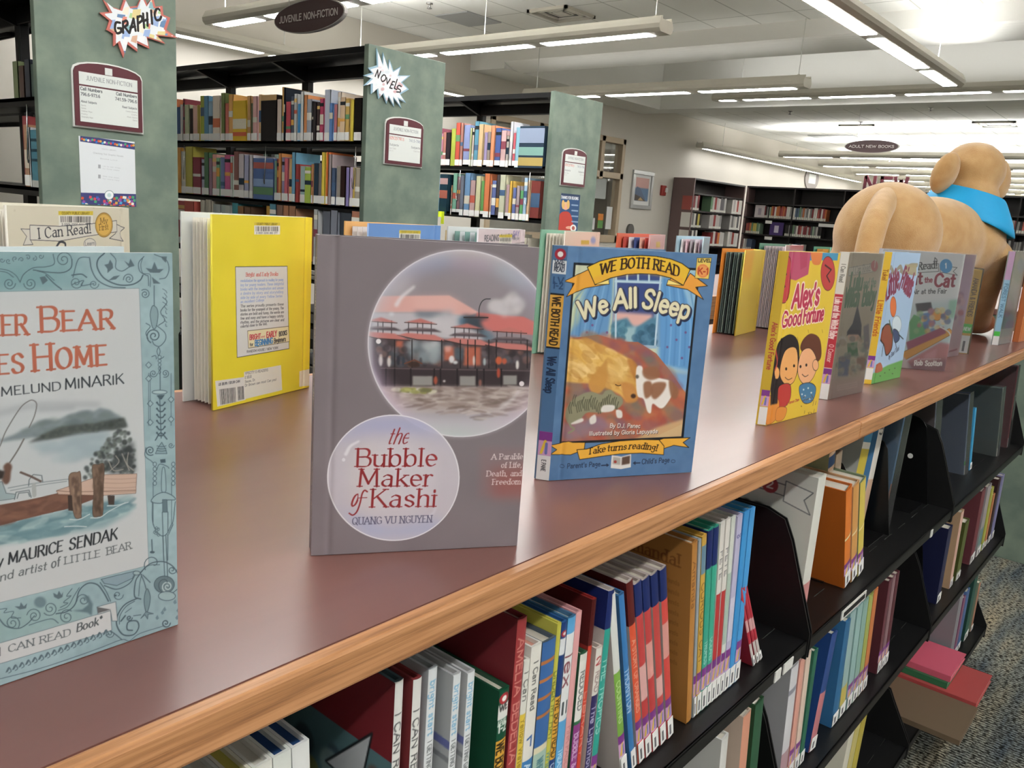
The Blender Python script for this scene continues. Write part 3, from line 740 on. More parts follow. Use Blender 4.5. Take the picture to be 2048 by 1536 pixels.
shelf_row(2, Q2, 2.842, SH[2], [
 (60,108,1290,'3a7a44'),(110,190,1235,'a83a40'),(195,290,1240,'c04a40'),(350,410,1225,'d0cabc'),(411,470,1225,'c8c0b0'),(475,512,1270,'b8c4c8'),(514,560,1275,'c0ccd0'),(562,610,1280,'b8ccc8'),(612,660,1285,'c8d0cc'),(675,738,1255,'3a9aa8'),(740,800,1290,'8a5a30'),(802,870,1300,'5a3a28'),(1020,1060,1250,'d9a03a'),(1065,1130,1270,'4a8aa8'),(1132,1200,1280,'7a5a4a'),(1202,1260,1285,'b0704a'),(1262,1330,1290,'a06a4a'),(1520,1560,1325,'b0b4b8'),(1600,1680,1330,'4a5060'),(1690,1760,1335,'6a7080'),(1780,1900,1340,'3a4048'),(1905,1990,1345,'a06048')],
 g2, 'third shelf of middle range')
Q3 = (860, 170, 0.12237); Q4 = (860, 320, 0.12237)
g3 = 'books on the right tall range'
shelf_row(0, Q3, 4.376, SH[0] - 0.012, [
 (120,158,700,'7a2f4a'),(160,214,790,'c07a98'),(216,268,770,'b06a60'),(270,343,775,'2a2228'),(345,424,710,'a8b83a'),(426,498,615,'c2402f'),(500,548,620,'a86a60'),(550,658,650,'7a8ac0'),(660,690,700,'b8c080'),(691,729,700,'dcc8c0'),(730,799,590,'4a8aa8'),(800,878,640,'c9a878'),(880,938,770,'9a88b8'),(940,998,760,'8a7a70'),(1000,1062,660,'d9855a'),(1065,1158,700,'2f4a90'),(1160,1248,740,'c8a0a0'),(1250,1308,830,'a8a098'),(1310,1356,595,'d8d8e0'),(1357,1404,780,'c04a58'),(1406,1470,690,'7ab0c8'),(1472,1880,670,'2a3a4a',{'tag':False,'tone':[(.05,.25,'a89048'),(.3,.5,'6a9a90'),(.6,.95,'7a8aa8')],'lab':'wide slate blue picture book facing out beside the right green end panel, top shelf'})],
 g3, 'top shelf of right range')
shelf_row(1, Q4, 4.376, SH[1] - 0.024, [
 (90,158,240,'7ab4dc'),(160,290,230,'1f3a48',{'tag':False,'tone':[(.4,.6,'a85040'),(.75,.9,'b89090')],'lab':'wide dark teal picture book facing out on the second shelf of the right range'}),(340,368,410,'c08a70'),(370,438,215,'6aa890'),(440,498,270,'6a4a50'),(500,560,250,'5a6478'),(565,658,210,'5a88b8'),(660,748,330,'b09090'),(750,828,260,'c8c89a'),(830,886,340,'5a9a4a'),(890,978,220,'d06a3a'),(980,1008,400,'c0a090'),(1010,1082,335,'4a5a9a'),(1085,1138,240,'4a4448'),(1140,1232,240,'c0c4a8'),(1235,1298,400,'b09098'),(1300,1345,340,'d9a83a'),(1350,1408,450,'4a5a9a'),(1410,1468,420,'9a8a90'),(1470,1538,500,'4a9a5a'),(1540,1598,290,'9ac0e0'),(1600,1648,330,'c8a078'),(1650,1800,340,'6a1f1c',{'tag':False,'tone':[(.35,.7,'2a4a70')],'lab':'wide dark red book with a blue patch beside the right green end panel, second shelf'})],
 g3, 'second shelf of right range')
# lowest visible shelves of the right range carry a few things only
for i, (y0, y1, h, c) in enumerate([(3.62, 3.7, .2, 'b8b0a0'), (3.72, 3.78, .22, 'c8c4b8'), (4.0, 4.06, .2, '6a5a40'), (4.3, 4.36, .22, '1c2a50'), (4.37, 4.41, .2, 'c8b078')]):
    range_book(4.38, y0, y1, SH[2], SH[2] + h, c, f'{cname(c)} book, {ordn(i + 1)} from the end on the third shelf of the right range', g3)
b = MB(); b.box(0, 0.03, 0, 0.035, 0, 0.1, M['green_panel']); o = inked('shelf_tag', [(-0.002, 0, 0, 0.03, 0, 0.09, 'd8e83a'), (-0.03, 0, 0.03, 0.06, 0.05, 0.09, 'd8e83a')], M['matte_print']); bpy.data.objects.remove(b.build('x'))
_p = at(888, 437, 'x', 4.38); o.location = (4.38, _p[1], _p[2] - 0.04); tag(o, 'bright yellow green shelf tag hanging under the second shelf of the right range', 'shelf tag')

# left range: a dark corner with three books in view
g1 = 'books on the left tall range'
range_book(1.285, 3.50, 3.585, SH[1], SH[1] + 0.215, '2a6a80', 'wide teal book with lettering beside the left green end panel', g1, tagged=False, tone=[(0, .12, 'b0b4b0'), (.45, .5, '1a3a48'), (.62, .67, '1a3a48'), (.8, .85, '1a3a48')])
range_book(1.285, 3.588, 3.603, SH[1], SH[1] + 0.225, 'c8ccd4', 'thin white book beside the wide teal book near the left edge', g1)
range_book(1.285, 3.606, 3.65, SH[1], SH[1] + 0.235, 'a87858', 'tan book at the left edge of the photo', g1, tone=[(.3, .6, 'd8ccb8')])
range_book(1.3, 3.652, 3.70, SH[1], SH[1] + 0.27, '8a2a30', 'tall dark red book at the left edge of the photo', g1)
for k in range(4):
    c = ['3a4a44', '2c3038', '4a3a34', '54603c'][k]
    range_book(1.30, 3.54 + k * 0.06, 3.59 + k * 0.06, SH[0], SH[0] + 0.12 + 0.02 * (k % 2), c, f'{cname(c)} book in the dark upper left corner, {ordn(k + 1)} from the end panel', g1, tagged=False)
wire_support(1.275, 3.575, SH[0] - 0.03, 'bent wire book support in front of the wide teal book')
wire_support(2.828, 4.36, SH[0] - 0.03, 'bent wire book support in front of the wide blue picture book')
wire_support(2.828, 5.3, SH[0] - 0.03, 'bent wire book support at the left of the middle range')
wire_support(2.828, 3.535, SH[0] - 0.03, 'bent wire book support beside the middle green end panel')
wire_support(4.362, 4.27, SH[0] - 0.042, 'bent wire book support in front of the wide dark teal picture book')
wire_support(4.362, 3.62, SH[0] - 0.042, 'bent wire book support in front of the dark red book with a blue patch')

INK_GAIN = 1.0
# ------------------------------------------------------------------ signs on the end panels
def panel_pt(px, py): return at(px, py, 'y', PY)
def arch(w, h, rise):
    pts = [(-w / 2, -h / 2), (w / 2, -h / 2), (w / 2, h / 2 - rise)]
    for k in range(1, 10):
        t = PI * k / 10; pts.append((w / 2 * math.cos(t) , h / 2 - rise + rise * math.sin(t) ** 0.8))
    return pts + [(-w / 2, h / 2 - rise)]
def range_sign(cx, cz, w, h, label, lines):
    t = thing('range_sign', label, 'sign', (cx, PY, cz), group='arched maroon range signs')
    b = MB(); b.prism(arch(w + 0.012, h + 0.012, 0.042), 'y', -0.008, -0.0005, M['sign_white']); b.build('backplate', t)
    b = MB(); b.prism(arch(w, h, 0.04), 'y', -0.014, -0.008, M['maroon']); b.build('frame', t)
    b = MB(); b.box(-0.014, 0.014, -0.016, -0.014, h / 2 - 0.038, h / 2 - 0.012, M['sign_white']); b.build('emblem', t)
    iw = w - 0.036
    c1 = Cv(iw, 0.046, 1400, 'cfd3d0'); c1.text(lines[0], (iw * 0.12, 0.018), (iw * 0.9, 0.018), 0.015, '8a8c90', 0.13)
    sheet('title_insert', c1, M['matte_print'], t, (-iw / 2, -0.0155, h / 2 - 0.086), thick=0.001)
    hh = h - 0.108
    c2 = Cv(iw, hh, 1400, 'cfd3d0')
    for (s, x0, x1, z, hg, col, th) in lines[1]: c2.text(s, (x0 * iw, z * hh), (x1 * iw, z * hh), hg, col, th)
    sheet('list_insert', c2, M['matte_print'], t, (-iw / 2, -0.0155, -h / 2 + 0.016), thick=0.001)
    return t
L1 = [('Call Numbers', .02, .38, .88, .011, '55585c', .2), ('796.6-973.6', .02, .34, .73, .011, '66686c', .2), ('Call Numbers', .62, .98, .88, .011, '55585c', .2), ('741.59-796.6', .6, .98, .73, .011, '66686c', .2),
      ('About Subjects', .02, .28, .54, .0075, '74767a', .2), ('Sports', .02, .1, .44, .005, 'a0a0a0', .16), ('Games', .02, .1, .36, .005, 'a0a0a0', .16), ('Children Plays', .02, .2, .28, .005, 'a0a0a0', .16), ('Poetry', .02, .12, .2, .005, 'a0a0a0', .16), ('Geography Maps', .02, .21, .12, .005, 'a0a0a0', .16),
      ('Read Subjects', .72, .98, .54, .0075, '74767a', .2), ('Comics Drawing', .78, .98, .44, .005, 'a0a0a0', .16), ('Crafts', .88, .98, .36, .005, 'a0a0a0', .16), ('Music Sports', .8, .98, .28, .005, 'a0a0a0', .16), ('Dance', .9, .98, .2, .005, 'a0a0a0', .16)]
L2 = [('Call Numbers', .02, .4, .9, .009, 'a0a0a0', .18), ('629.23-741.5', .02, .46, .82, .013, 'd08a84', .2), ('741.5-796', .62, .98, .82, .013, '9aa0ac', .2), ('Subjects', .02, .3, .58, .01, '8a8c90', .2), ('Cars Trains', .02, .22, .45, .008, 'b0b0b0', .16), ('Art', .02, .14, .35, .008, 'b0b0b0', .16), ('Subjects', .7, .98, .58, .01, '8a8c90', .2), ('Games', .78, .98, .45, .008, 'b0b0b0', .16)]
range_sign(1.534, ZC + 0.325, 0.262, 0.24, 'large arched maroon sign with call numbers on the left green end panel', ('JUVENILE NON-FICTION', L1))
range_sign(3.094, ZC + 0.318, 0.262, 0.24, 'arched maroon sign on the middle green end panel', ('JUVENILE NON-FICTION', L2))
range_sign(4.628, ZC + 0.31, 0.262, 0.24, 'small looking arched maroon sign on the right green end panel', ('JUVENILE NON-FICTION', L2))

def photo_sheet(name, corners, plane, ppm, base, label, cat, draw, m='matte_print', thick=0.001, off=0.002):
    """a flat sheet hung in front of a wall plane (axis, value); corners bl, br, tl in photo pixels"""
    ax, v = plane
    bl, br, tl = [at(c[0], c[1], ax, v) for c in corners]
    W = abs(br[0] - bl[0]); H = (tl[2] - bl[2])
    x0, z0 = bl[0], bl[2]
    cv = Cv(W, H, ppm, base, to=lambda px, py: (at(px, py, ax, v)[0] - x0, at(px, py, ax, v)[2] - z0))
    draw(cv)
    o = sheet(name, cv, M[m], None, (0, 0, 0), thick=thick)
    o.location = (x0, v - off, z0)
    tag(o, label, cat); return o
def d_notice(c):
    for (y0, y1) in (((0, 0.036), (0, 0.036)), ((0, 0), (0, 0))): pass
    c.poly([(160, 270), (272, 288), (272, 300), (160, 283)], '3a3f6e'); c.poly([(160, 385), (272, 388), (272, 418), (160, 412)], '3f4272')
    cols = ['c8583a', 'd0a048', '4a9ac8', 'e0dcd0', '8a4a9a', '4aa070', 'c84a5a', '3068b8']; r = random.Random(3)
    for i in range(26): c.ell((164 + i * 4.1, 279 + i * .55 + r.uniform(-2, 2)), 2.4, 2.4, cols[i % 8])
    for i in range(60): c.poly([(x := 162 + r.random() * 106, y := 391 + r.random() * 20), (x + 5, y + 1), (x + 4, y + 6), (x - 1, y + 5)], cols[r.randrange(8)])
    c.ell((218, 390), 9, 9, 'e4e8ea', edge='5a7a7a', ew=1); c.ell((218, 390), 4, 4, 'b8d0d0')
    for (s, x0, x1, y, h) in (('YOUTH LIBRARY', 203, 232, 299, 2.2), ('Checking Out Graphic Novels', 186, 246, 307, 3.0), ('Books Limit', 200, 234, 318, 2.2), ('Up to ten titles', 205, 240, 333, 2), ('for three weeks', 205, 238, 338, 2), ('See the desk', 205, 238, 353, 2), ('for more help', 205, 238, 358, 2)):
        c.text(s, (x0, y), (x1, y + (x1 - x0) * .12), h, 'a8aab0', .16)
    for y in (333, 353): c.poly([(196, y - 4), (201, y - 3.5), (201, y + 4), (196, y + 3.5)], '9a9ca2')
photo_sheet('notice', ((162, 408), (272, 417), (161, 272)), ('y', PY), 1300, 'd4d8dc', 'white paper notice with colourful borders under the left arched sign', 'notice', d_notice)
def d_poster(c):
    c.poly([(1115, 380), (1165, 384), (1165, 400), (1115, 396)], '2a3c5a')
    c.text('THANKS FOR READING', (1122, 397), (1156, 400), 4, 'e4e8ec', .2)
    c.ell((1131, 412), 6.5, 8, 'd8b48a'); c.ell((1131, 414), 4.2, 6, 'e0a890'); c.ell((1126, 409), 3, 9, 'd8b06a'); c.ell((1136, 409), 3, 9, 'd8b06a')
    c.poly([(1124, 424), (1139, 426), (1146, 450), (1144, 464), (1112, 462), (1116, 436)], 'b8443a', smooth=True)
    c.ell((1138, 455), 7, 3, 'e0a890'); c.ell((1146, 456), 6, 7, 'e8e8e6'); c.ell((1146, 456), 3, 4, 'a85a50')
    for i in range(4): c.line([(1143, 410 + i * 11), (1155, 411 + i * 11)], '8aa0bc', 2)
photo_sheet('poster', ((1116, 461), (1154, 463), (1121, 386)), ('y', PY), 900, '2f4f78', 'dark blue poster of a person in red under the right arched sign', 'poster', d_poster)

def burst(name, pts, label, draw, edge):
    """jagged cardboard star with its own outline; points in photo pixels on the panel"""
    P = [panel_pt(*p) for p in pts]; c = np.mean(P, 0)
    pr = [(p[0] - c[0], p[2] - c[2]) for p in P]
    t = thing(name, label, 'sign', (c[0], PY, c[2]), group='comic burst signs')
    b = MB(); b.prism(pr, 'y', -0.012, -0.006, edge); b.build('backing', t)
    q = np.array(pr); lo, hi = q.min(0), q.max(0)
    W, H = hi - lo
    cv = Cv(W, H, 1500, 'e0e4e8', to=lambda px, py: (panel_pt(px, py)[0] - c[0] - lo[0], panel_pt(px, py)[2] - c[2] - lo[1]))
    draw(cv)
    # cut the printed face to the star: keep the dots inside the shrunken outline
    x, y, m = cv.mask((q * 0.9 - lo) / [W, H] * [cv.nx, cv.ny] - 0.5)
    full = np.zeros((cv.ny, cv.nx)); x0, y0 = max(x, 0), max(y, 0); x1, y1 = min(x + m.shape[1], cv.nx), min(y + m.shape[0], cv.ny)
    full[y0:y1, x0:x1] = m[y0 - y:y1 - y, x0 - x:x1 - x]
    o = sheet('printed_face', cv, M['matte_print'], t, (lo[0], -0.0135, lo[1]))
    import bmesh
    bm = bmesh.new(); bm.from_mesh(o.data); bm.verts.ensure_lookup_table()
    fl = full.reshape(-1); bmesh.ops.delete(bm, geom=[v for v in bm.verts if fl[v.index] < 0.5], context='VERTS'); bm.to_mesh(o.data); bm.free()
    return t
M['burst_red'] = mat('burst_red', 'c0685e', 0.5); M['burst_blue'] = mat('burst_blue', '8fb0c4', 0.5)
def d_graphic(c):
    r = random.Random(4); cols = ['9ab0d8', 'e8e0d0', 'c8d4e4', 'd0a890', '8ab0b8', 'a8c890', 'e8e8ea', 'd8c890', '6a88b0', 'd88878']
    for i in range(70):
        x, y = r.uniform(195, 345), r.uniform(-5, 115); w = r.uniform(6, 16)
        c.poly([(x, y), (x + w, y + r.uniform(-3, 3)), (x + w * .8, y + w * 1.4), (x - 3, y + w)], cols[r.randrange(10)])
    k = '201c1c'
    def L(*s):
        for q in s: c.line([(x, y) for x, y in q], k, 4.6, smooth=len(q) > 3)
    L([(237, 46), (229, 46), (227, 58), (231, 67), (239, 64), (238, 57)], [(233, 57), (239, 57)])
    L([(243, 66), (243, 44)], [(243, 45), (250, 42), (252, 49), (245, 55)], [(246, 54), (255, 66)])
    L([(256, 66), (264, 38)], [(264, 38), (268, 62)], [(258, 56), (267, 53)])
    L([(273, 62), (272, 34)], [(272, 35), (279, 33), (281, 41), (274, 47)])
    L([(285, 56), (283, 28)], [(292, 52), (291, 27)], [(284, 43), (292, 39)])
    L([(301, 48), (299, 22)])
    L([(318, 22), (311, 18), (306, 28), (309, 40), (316, 40), (319, 34)])
burst('burst_sign', [(203,0),(216,24),(196,26),(216,42),(210,60),(224,68),(224,93),(233,86),(244,116),(251,88),(272,104),(271,86),(296,98),(292,76),(328,88),(312,72),(352,76),(330,60),(338,36),(324,30),(322,12),(308,14),(303,-6),(292,10),(282,-12),(272,12),(256,14),(246,-4),(238,20),(220,14)],
      'red edged comic burst sign lettered GRAPHIC on the left green end panel', d_graphic, M['burst_red'])
def d_novels(c):
    r = random.Random(8); cols = ['d8c0c4', 'e8e4e4', 'c8a0a4', 'e0d0d4', 'd8e0e4', 'cfd8de']
    for i in range(60):
        x, y = r.uniform(738, 805), r.uniform(130, 205); c.ell((x, y), r.uniform(2, 5), r.uniform(2, 4), cols[r.randrange(6)], .8, 1)
    k = '2a2426'
    def L(*s):
        for q in s: c.line([(x, y) for x, y in q], k, 2.3, smooth=len(q) > 3)
    L([(747, 153), (752, 140)], [(752, 140), (753, 156)], [(753, 156), (758, 143)])
    L([(764, 150), (759, 156), (761, 163), (767, 160), (768, 153), (764, 150)])
    L([(770, 156), (771, 168)], [(771, 168), (777, 158)])
    L([(782, 163), (776, 176)], [(782, 163), (786, 164)], [(779, 169), (783, 170)], [(776, 176), (781, 177)])
    L([(791, 159), (785, 177)], [(785, 177), (790, 179)])
    L([(799, 173), (794, 171), (791, 176), (797, 180), (797, 184), (790, 184)])
burst('burst_sign', [(750,96),(751,131),(733,136),(741,146),(724,151),(739,157),(724,172),(739,167),(739,188),(751,178),(754,198),(763,188),(770,208),(774,194),(785,214),(784,196),(800,217),(794,198),(809,206),(798,189),(815,179),(801,165),(818,151),(794,151),(799,133),(784,142),(776,119),(774,138),(763,105),(762,128)],
      'blue edged comic burst sign lettered NOVELS on the middle green end panel', d_novels, M['burst_blue'])

# ------------------------------------------------------------------ hanging oval signs
def oval_sign(label, x, y, z, w, h, words, hangs, group='hanging oval signs', turn=0.0, face='5e4a4a'):
    t = thing('oval_sign', label, 'sign', (x, y, z), (0, 0, turn), group)
    n = 48; pr = [(w / 2 * math.cos(2 * PI * k / n), h / 2 * math.sin(2 * PI * k / n)) for k in range(n)]
    b = MB(); b.prism(pr, 'x', -0.012, 0.012, M['oval_rim']); b.build('board', t)
    b = MB(); b.prism([(u * 0.97, v * 0.95) for u, v in pr], 'x', -0.0145, -0.011, M['oval_face']); b.build('face', t)
    cw, ch = w * 0.86, h * 0.3
    cv = Cv(cw, ch, 900, face); cv.text(words, (cw * .02, ch * .2), (cw * .98, ch * .2), ch * .62, 'e2dcd8', .2)
    sheet('lettering', cv, M['matte_print'], t, (-0.0152, cw / 2, -ch / 2), ex=(0, -1, 0))
    for s in (-1, 1):
        b = MB(); b.tube([(0, s * w * 0.3, h * 0.38), (0, s * w * 0.3, hangs - z)], 0.002, M['cord'], 5); b.build('hanging_wire', t)
    return t
M['oval_face'] = mat('oval_sign_face', '5e4a4a', 0.5); M['oval_rim'] = mat('oval_sign_rim', 'c8c4c0', 0.5)
_c = at(619, 33, 'x', 3.2)
oval_sign('large hanging oval sign reading JUVENILE NON-FICTION', 3.2, _c[1], _c[2], 0.71, 0.187, 'JUVENILE NON-FICTION', CEIL)
_c = at(1743, 293, 'x', 12.9)
oval_sign('small looking hanging oval sign reading ADULT NEW BOOKS', 12.9, _c[1], _c[2], 0.775, 0.184, 'ADULT NEW BOOKS', FAR)
# ------------------------------------------------------------------ the far corner: two dark bookcases, picture, strobe
def c6(x, y): return (1340 + x * 0.17578, 340 + y * 0.17578)
BY = 7.55; BT = ZC + 0.8
BX0, BX1 = 13.8, 15.84
M['dark_wood'] = mat('dark_bookcase', '262221', 0.5, 0.4)
t = thing('wall_bookcase', 'dark bookcase with brown side panel standing against the left wall', 'bookcase', (14.8, 7.78, 0))
def put(b, name, T, bevel=0):
    o = b.build(name, T, bevel); o.location = -Vector(T.location); return o
b = MB(); b.box(BX0 - 0.04, BX0, BY, Y_W - 0.015, 0, BT, M['brown_panel']); put(b, 'side_panel', t, 0.004)
b = MB(); b.box(BX1 - 0.02, BX1 + 0.02, BY, Y_W - 0.015, 0, BT, M['brown_panel']); put(b, 'side_panel', t, 0.004)
b = MB(); b.box(BX0, BX1, Y_W - 0.03, Y_W - 0.015, 0, BT, M['dark_wood']); put(b, 'back_panel', t)
b = MB(); b.box(BX0, BX1, BY, Y_W - 0.03, BT - 0.03, BT, M['dark_wood']); put(b, 'top', t)
FZ = [at(*c6(560, 292), 'y', BY)[2], at(*c6(530, 482), 'y', BY)[2], at(*c6(520, 670), 'y', BY)[2], at(*c6(540, 868), 'y', BY)[2]]
for z in FZ + [FZ[3] - 0.33, FZ[3] - 0.66, 0.12]:
    b = MB(); b.box(BX0, BX1 - 0.02, BY, Y_W - 0.03, z - 0.03, z, M['dark_wood']); put(b, 'shelf', t)
palette = {'r': ['8c3a3a', '7a3034', 'a05048'], 'w': ['d8d4cc', 'c8c4be', 'e0dcd4', 'b8b4b0'], 'g': ['7a7876', '8e8c8a', '605e60'], 'o': ['c07848', 'b86a40'], 'y': ['c8b860', 'd0c078'], 'b': ['5a6a80', '485870'], 'k': ['34302e', '2a2826'], 'n': ['6a8a6a', '88a088']}
rf = random.Random(21)
g = 'books in the far dark bookcases'
def far_group(x0, x1, top, row, pat, where):
    a = at(*c6(x0, top), 'y', BY)[0]; e = at(*c6(x1, top), 'y', BY)[0]; z0 = FZ[row]
    zt = at(*c6((x0 + x1) / 2, top), 'y', BY)[2]; n = len(pat); w = (e - a) / n
    for i, ch in enumerate(pat):
        h = min(max(zt - z0, 0.18), 0.3) * rf.uniform(0.9, 1.0); col = rf.choice(palette[ch])
        o = inked('far_book', [(a + i * w + 0.001, a + (i + 1) * w - 0.001, BY + 0.01, BY + 0.2, z0, z0 + h, col)], M['gloss_print'])
        tag(o, f'{cname(col)} book, {ordn(i + 1)} in {where}', 'book', g)
        inked('spine_label', [(a + i * w + 0.002, a + (i + 1) * w - 0.002, BY + 0.0085, BY + 0.01, z0 + 0.005, z0 + 0.045, 'd8d8d0')], M['matte_print'], o)
far_group(258, 350, 285, 1, 'rrwr', 'the left group, second shelf of the wall bookcase')
far_group(480, 655, 310, 1, 'nwrwwggw', 'the middle group, second shelf of the wall bookcase')
far_group(720, 832, 340, 1, 'wwwrww', 'the right group, second shelf of the wall bookcase')
far_group(240, 372, 480, 2, 'wgwkyk', 'the left group, third shelf of the wall bookcase')
far_group(462, 600, 505, 2, 'wwrwwg', 'the middle group, third shelf of the wall bookcase')
far_group(695, 815, 515, 2, 'wgwwgw', 'the right group, third shelf of the wall bookcase')
far_group(215, 320, 680, 3, 'wkwgw', 'the left group, fourth shelf of the wall bookcase')
far_group(475, 625, 700, 3, 'rwroww', 'the middle group, fourth shelf of the wall bookcase')
far_group(668, 785, 705, 3, 'wwrww', 'the right group, fourth shelf of the wall bookcase')

# long low-lit bookcase that faces us
FX = 15.86; Y0_, Y1_ = -3.0, 7.52
t = thing('long_bookcase', 'long dark bookcase facing us in the far corner, behind the plush dog', 'bookcase', (16.0, 2.3, 0))
b = MB(); b.box(FX, FX + 0.34, Y1_ - 0.04, Y1_, 0, BT, M['brown_panel']); put(b, 'side_panel', t, 0.004)
b = MB(); b.box(FX, FX + 0.34, Y0_, Y0_ + 0.04, 0, BT, M['brown_panel']); put(b, 'side_panel', t, 0.004)
b = MB(); b.box(FX + 0.32, FX + 0.34, Y0_, Y1_, 0, BT, M['dark_wood']); put(b, 'back_panel', t)
b = MB(); b.box(FX, FX + 0.34, Y0_, Y1_, BT - 0.03, BT, M['dark_wood']); put(b, 'top', t)
GZ = [at(*c6(1440, 395), 'x', FX)[2], at(*c6(1440, 566), 'x', FX)[2], at(*c6(1560, 770), 'x', FX)[2]]
GZ.append(2 * GZ[2] - GZ[1])
for z in GZ + [GZ[3] - 0.3, 0.1]:
    b = MB(); b.box(FX, FX + 0.32, Y0_, Y1_, z - 0.025, z, M['dark_wood']); put(b, 'shelf', t)
for k in range(11):
    b = MB(); y = Y1_ - 0.04 - 0.95 * (k + 1); b.box(FX + 0.01, FX + 0.32, y - 0.012, y + 0.012, 0, BT, M['dark_wood']); put(b, 'divider', t)
parts = []
def row(y0, y1, z, pat, h=0.24):
    n = len(pat); w = (y0 - y1) / n
    for i, ch in enumerate(pat):
        y = y0 - w * i; hh = h * rf.uniform(0.88, 1.0); c = rf.choice(palette[ch])
        parts.append((FX + 0.02, FX + 0.2, y - w + 0.002, y - 0.002, z, z + hh, c))
        parts.append((FX + 0.018, FX + 0.02, y - w + 0.004, y - 0.004, z + 0.003, z + 0.05, 'cfd0c4'))
def gy(x): return at(*c6(x, 480), 'x', FX)[1]
row(gy(1070), gy(1112), GZ[1], 'rkg'); row(gy(1125), gy(1440), GZ[1], 'norwoorrorwwgwwb'); row(gy(1445), gy(1780), GZ[1], 'bngowgwgrwwrrwro')
row(gy(880), gy(1040), GZ[2], 'rronyynn', 0.22); row(gy(1330), gy(1410), GZ[2], 'kkgk', 0.22); row(gy(1415), gy(1750), GZ[2], 'ngwrrwrrwrgngwkk', 0.22)
row(gy(850), gy(970), GZ[3], 'rwwbbb', 0.22); row(gy(1400), gy(1560), GZ[3], 'wrbbkgw', 0.2)
for z in GZ[1:]:
    for y in np.arange(3.9, -2.8, -0.55): row(y, y - 0.42, z, [rf.choice('wgrkkgb') for _ in range(11)], 0.21)
o = inked('rows_of_books', parts, M['gloss_print']); o['kind'] = 'stuff'
tag(o, 'rows of small far books standing in the long dark bookcase', 'books')
for (px0, px1, ty, by, c, lab, tone) in ((950, 1060, 395, 540, 'c8c0be', 'pale book facing out at the left of the second shelf of the long bookcase', '9a9098'), (1120, 1270, 590, 735, '4a3870', 'violet book facing out on the third shelf of the long bookcase', 'd0c8d8')):
    a = at(*c6(px0, by), 'x', FX); e = at(*c6(px1, by), 'x', FX); zt = at(*c6(px0, ty), 'x', FX)[2]; zb = GZ[1] if ty < 500 else GZ[2]
    o = inked('facing_book', [(FX + 0.03, FX + 0.055, e[1], a[1], zb, zt, c), (FX + 0.029, FX + 0.03, (e[1] * 2 + a[1]) / 3, (e[1] + a[1] * 2) / 3, zb + (zt - zb) * .2, zb + (zt - zb) * .75, tone)], M['gloss_print'])
    tag(o, lab, 'book', g)
# white shelf labels on the long bookcase
for i, (px0, px1, y) in enumerate(((1085, 1160, 590), (1690, 1880, 625), (1075, 1160, 772))):
    a = at(*c6(px0, y), 'x', FX - 0.004); e = at(*c6(px1, y), 'x', FX - 0.004); 
    o = inked('shelf_sign', [(FX - 0.004, FX - 0.001, e[1], a[1], a[2] - 0.03, a[2] + 0.03, 'dedcd6')], M['matte_print'])
    tag(o, ['white shelf sign above the violet book on the long bookcase', 'long white shelf sign at the right of the long bookcase', 'small white shelf sign under the violet book on the long bookcase'][i], 'shelf label', 'white labels on the long bookcase')
# the letters N E W on top of it
for ch, (px0, px1), lab in (('N', (1727, 1752), 'maroon letter N standing on the long bookcase'), ('E', (1760, 1784), 'maroon letter E standing on the long bookcase, behind the plush dog'), ('W', (1786, 1817), 'maroon letter W standing on the long bookcase')):
    a = at(px0, 370, 'x', FX + 0.08)[1]; e = at(px1, 370, 'x', FX + 0.08)[1]; w = a - e; h = 0.26
    b = MB(); s = 0.055
    def bar(u0, v0, u1, v1, s=s):
        d = Vector((u1 - u0, v1 - v0)).normalized(); n = Vector((-d.y, d.x)) * s / 2
        b.prism([(-(u0 + n.x), v0 + n.y), (-(u1 + n.x), v1 + n.y), (-(u1 - n.x), v1 - n.y), (-(u0 - n.x), v0 - n.y)], 'x', -0.02, 0.02, M['maroon'])
    if ch == 'N': bar(s / 2, 0, s / 2, h); bar(w - s / 2, 0, w - s / 2, h); bar(s / 2, h, w - s / 2, 0)
    elif ch == 'E': bar(s / 2, 0, s / 2, h); bar(0, h - s / 2, w, h - s / 2); bar(0, h / 2, w * .8, h / 2); bar(0, s / 2, w, s / 2)
    else: bar(s / 2, h, w * .28, 0); bar(w * .28, 0, w / 2, h * .8); bar(w / 2, h * .8, w * .72, 0); bar(w * .72, 0, w - s / 2, h)
    o = b.build('sign_letter', loc=(FX + 0.08, a, BT + 0.0)); tag(o, lab, 'letter', 'letters on the long bookcase')

# framed picture, alarm, round plate, small oval on the left wall
def wall_pt(px, py): return at(px, py, 'y', Y_W)
a = wall_pt(1258, 416); e = wall_pt(1299, 419); tl = wall_pt(1268, 339)
W, H = e[0] - a[0], tl[2] - a[2]
t = thing('framed_picture', 'silver framed picture of a seascape on the left wall beside the red alarm', 'picture', (a[0], Y_W - 0.001, a[2]))
M['silver'] = mat('silver_frame', 'b4b4b2', 0.35, 0.6, metal=0.3)
b = MB(); f = 0.07
b.box(0, W, -0.035, 0, 0, f, M['silver']); b.box(0, W, -0.035, 0, H - f, H, M['silver']); b.box(0, f, -0.035, 0, f, H - f, M['silver']); b.box(W - f, W, -0.035, 0, f, H - f, M['silver'])
b.build('frame', t, 0.006)
cv = Cv(W - 2 * f, H - 2 * f, 400, 'e0dfdd')
w_, h_ = W - 2 * f, H - 2 * f
cv.poly([(w_ * .1, h_ * .14), (w_ * .9, h_ * .14), (w_ * .9, h_ * .9), (w_ * .1, h_ * .9)], 'd0a49c')
cv.poly([(w_ * .1, h_ * .14), (w_ * .9, h_ * .14), (w_ * .9, h_ * .56), (w_ * .1, h_ * .56)], '5f7a9a', blur=3)
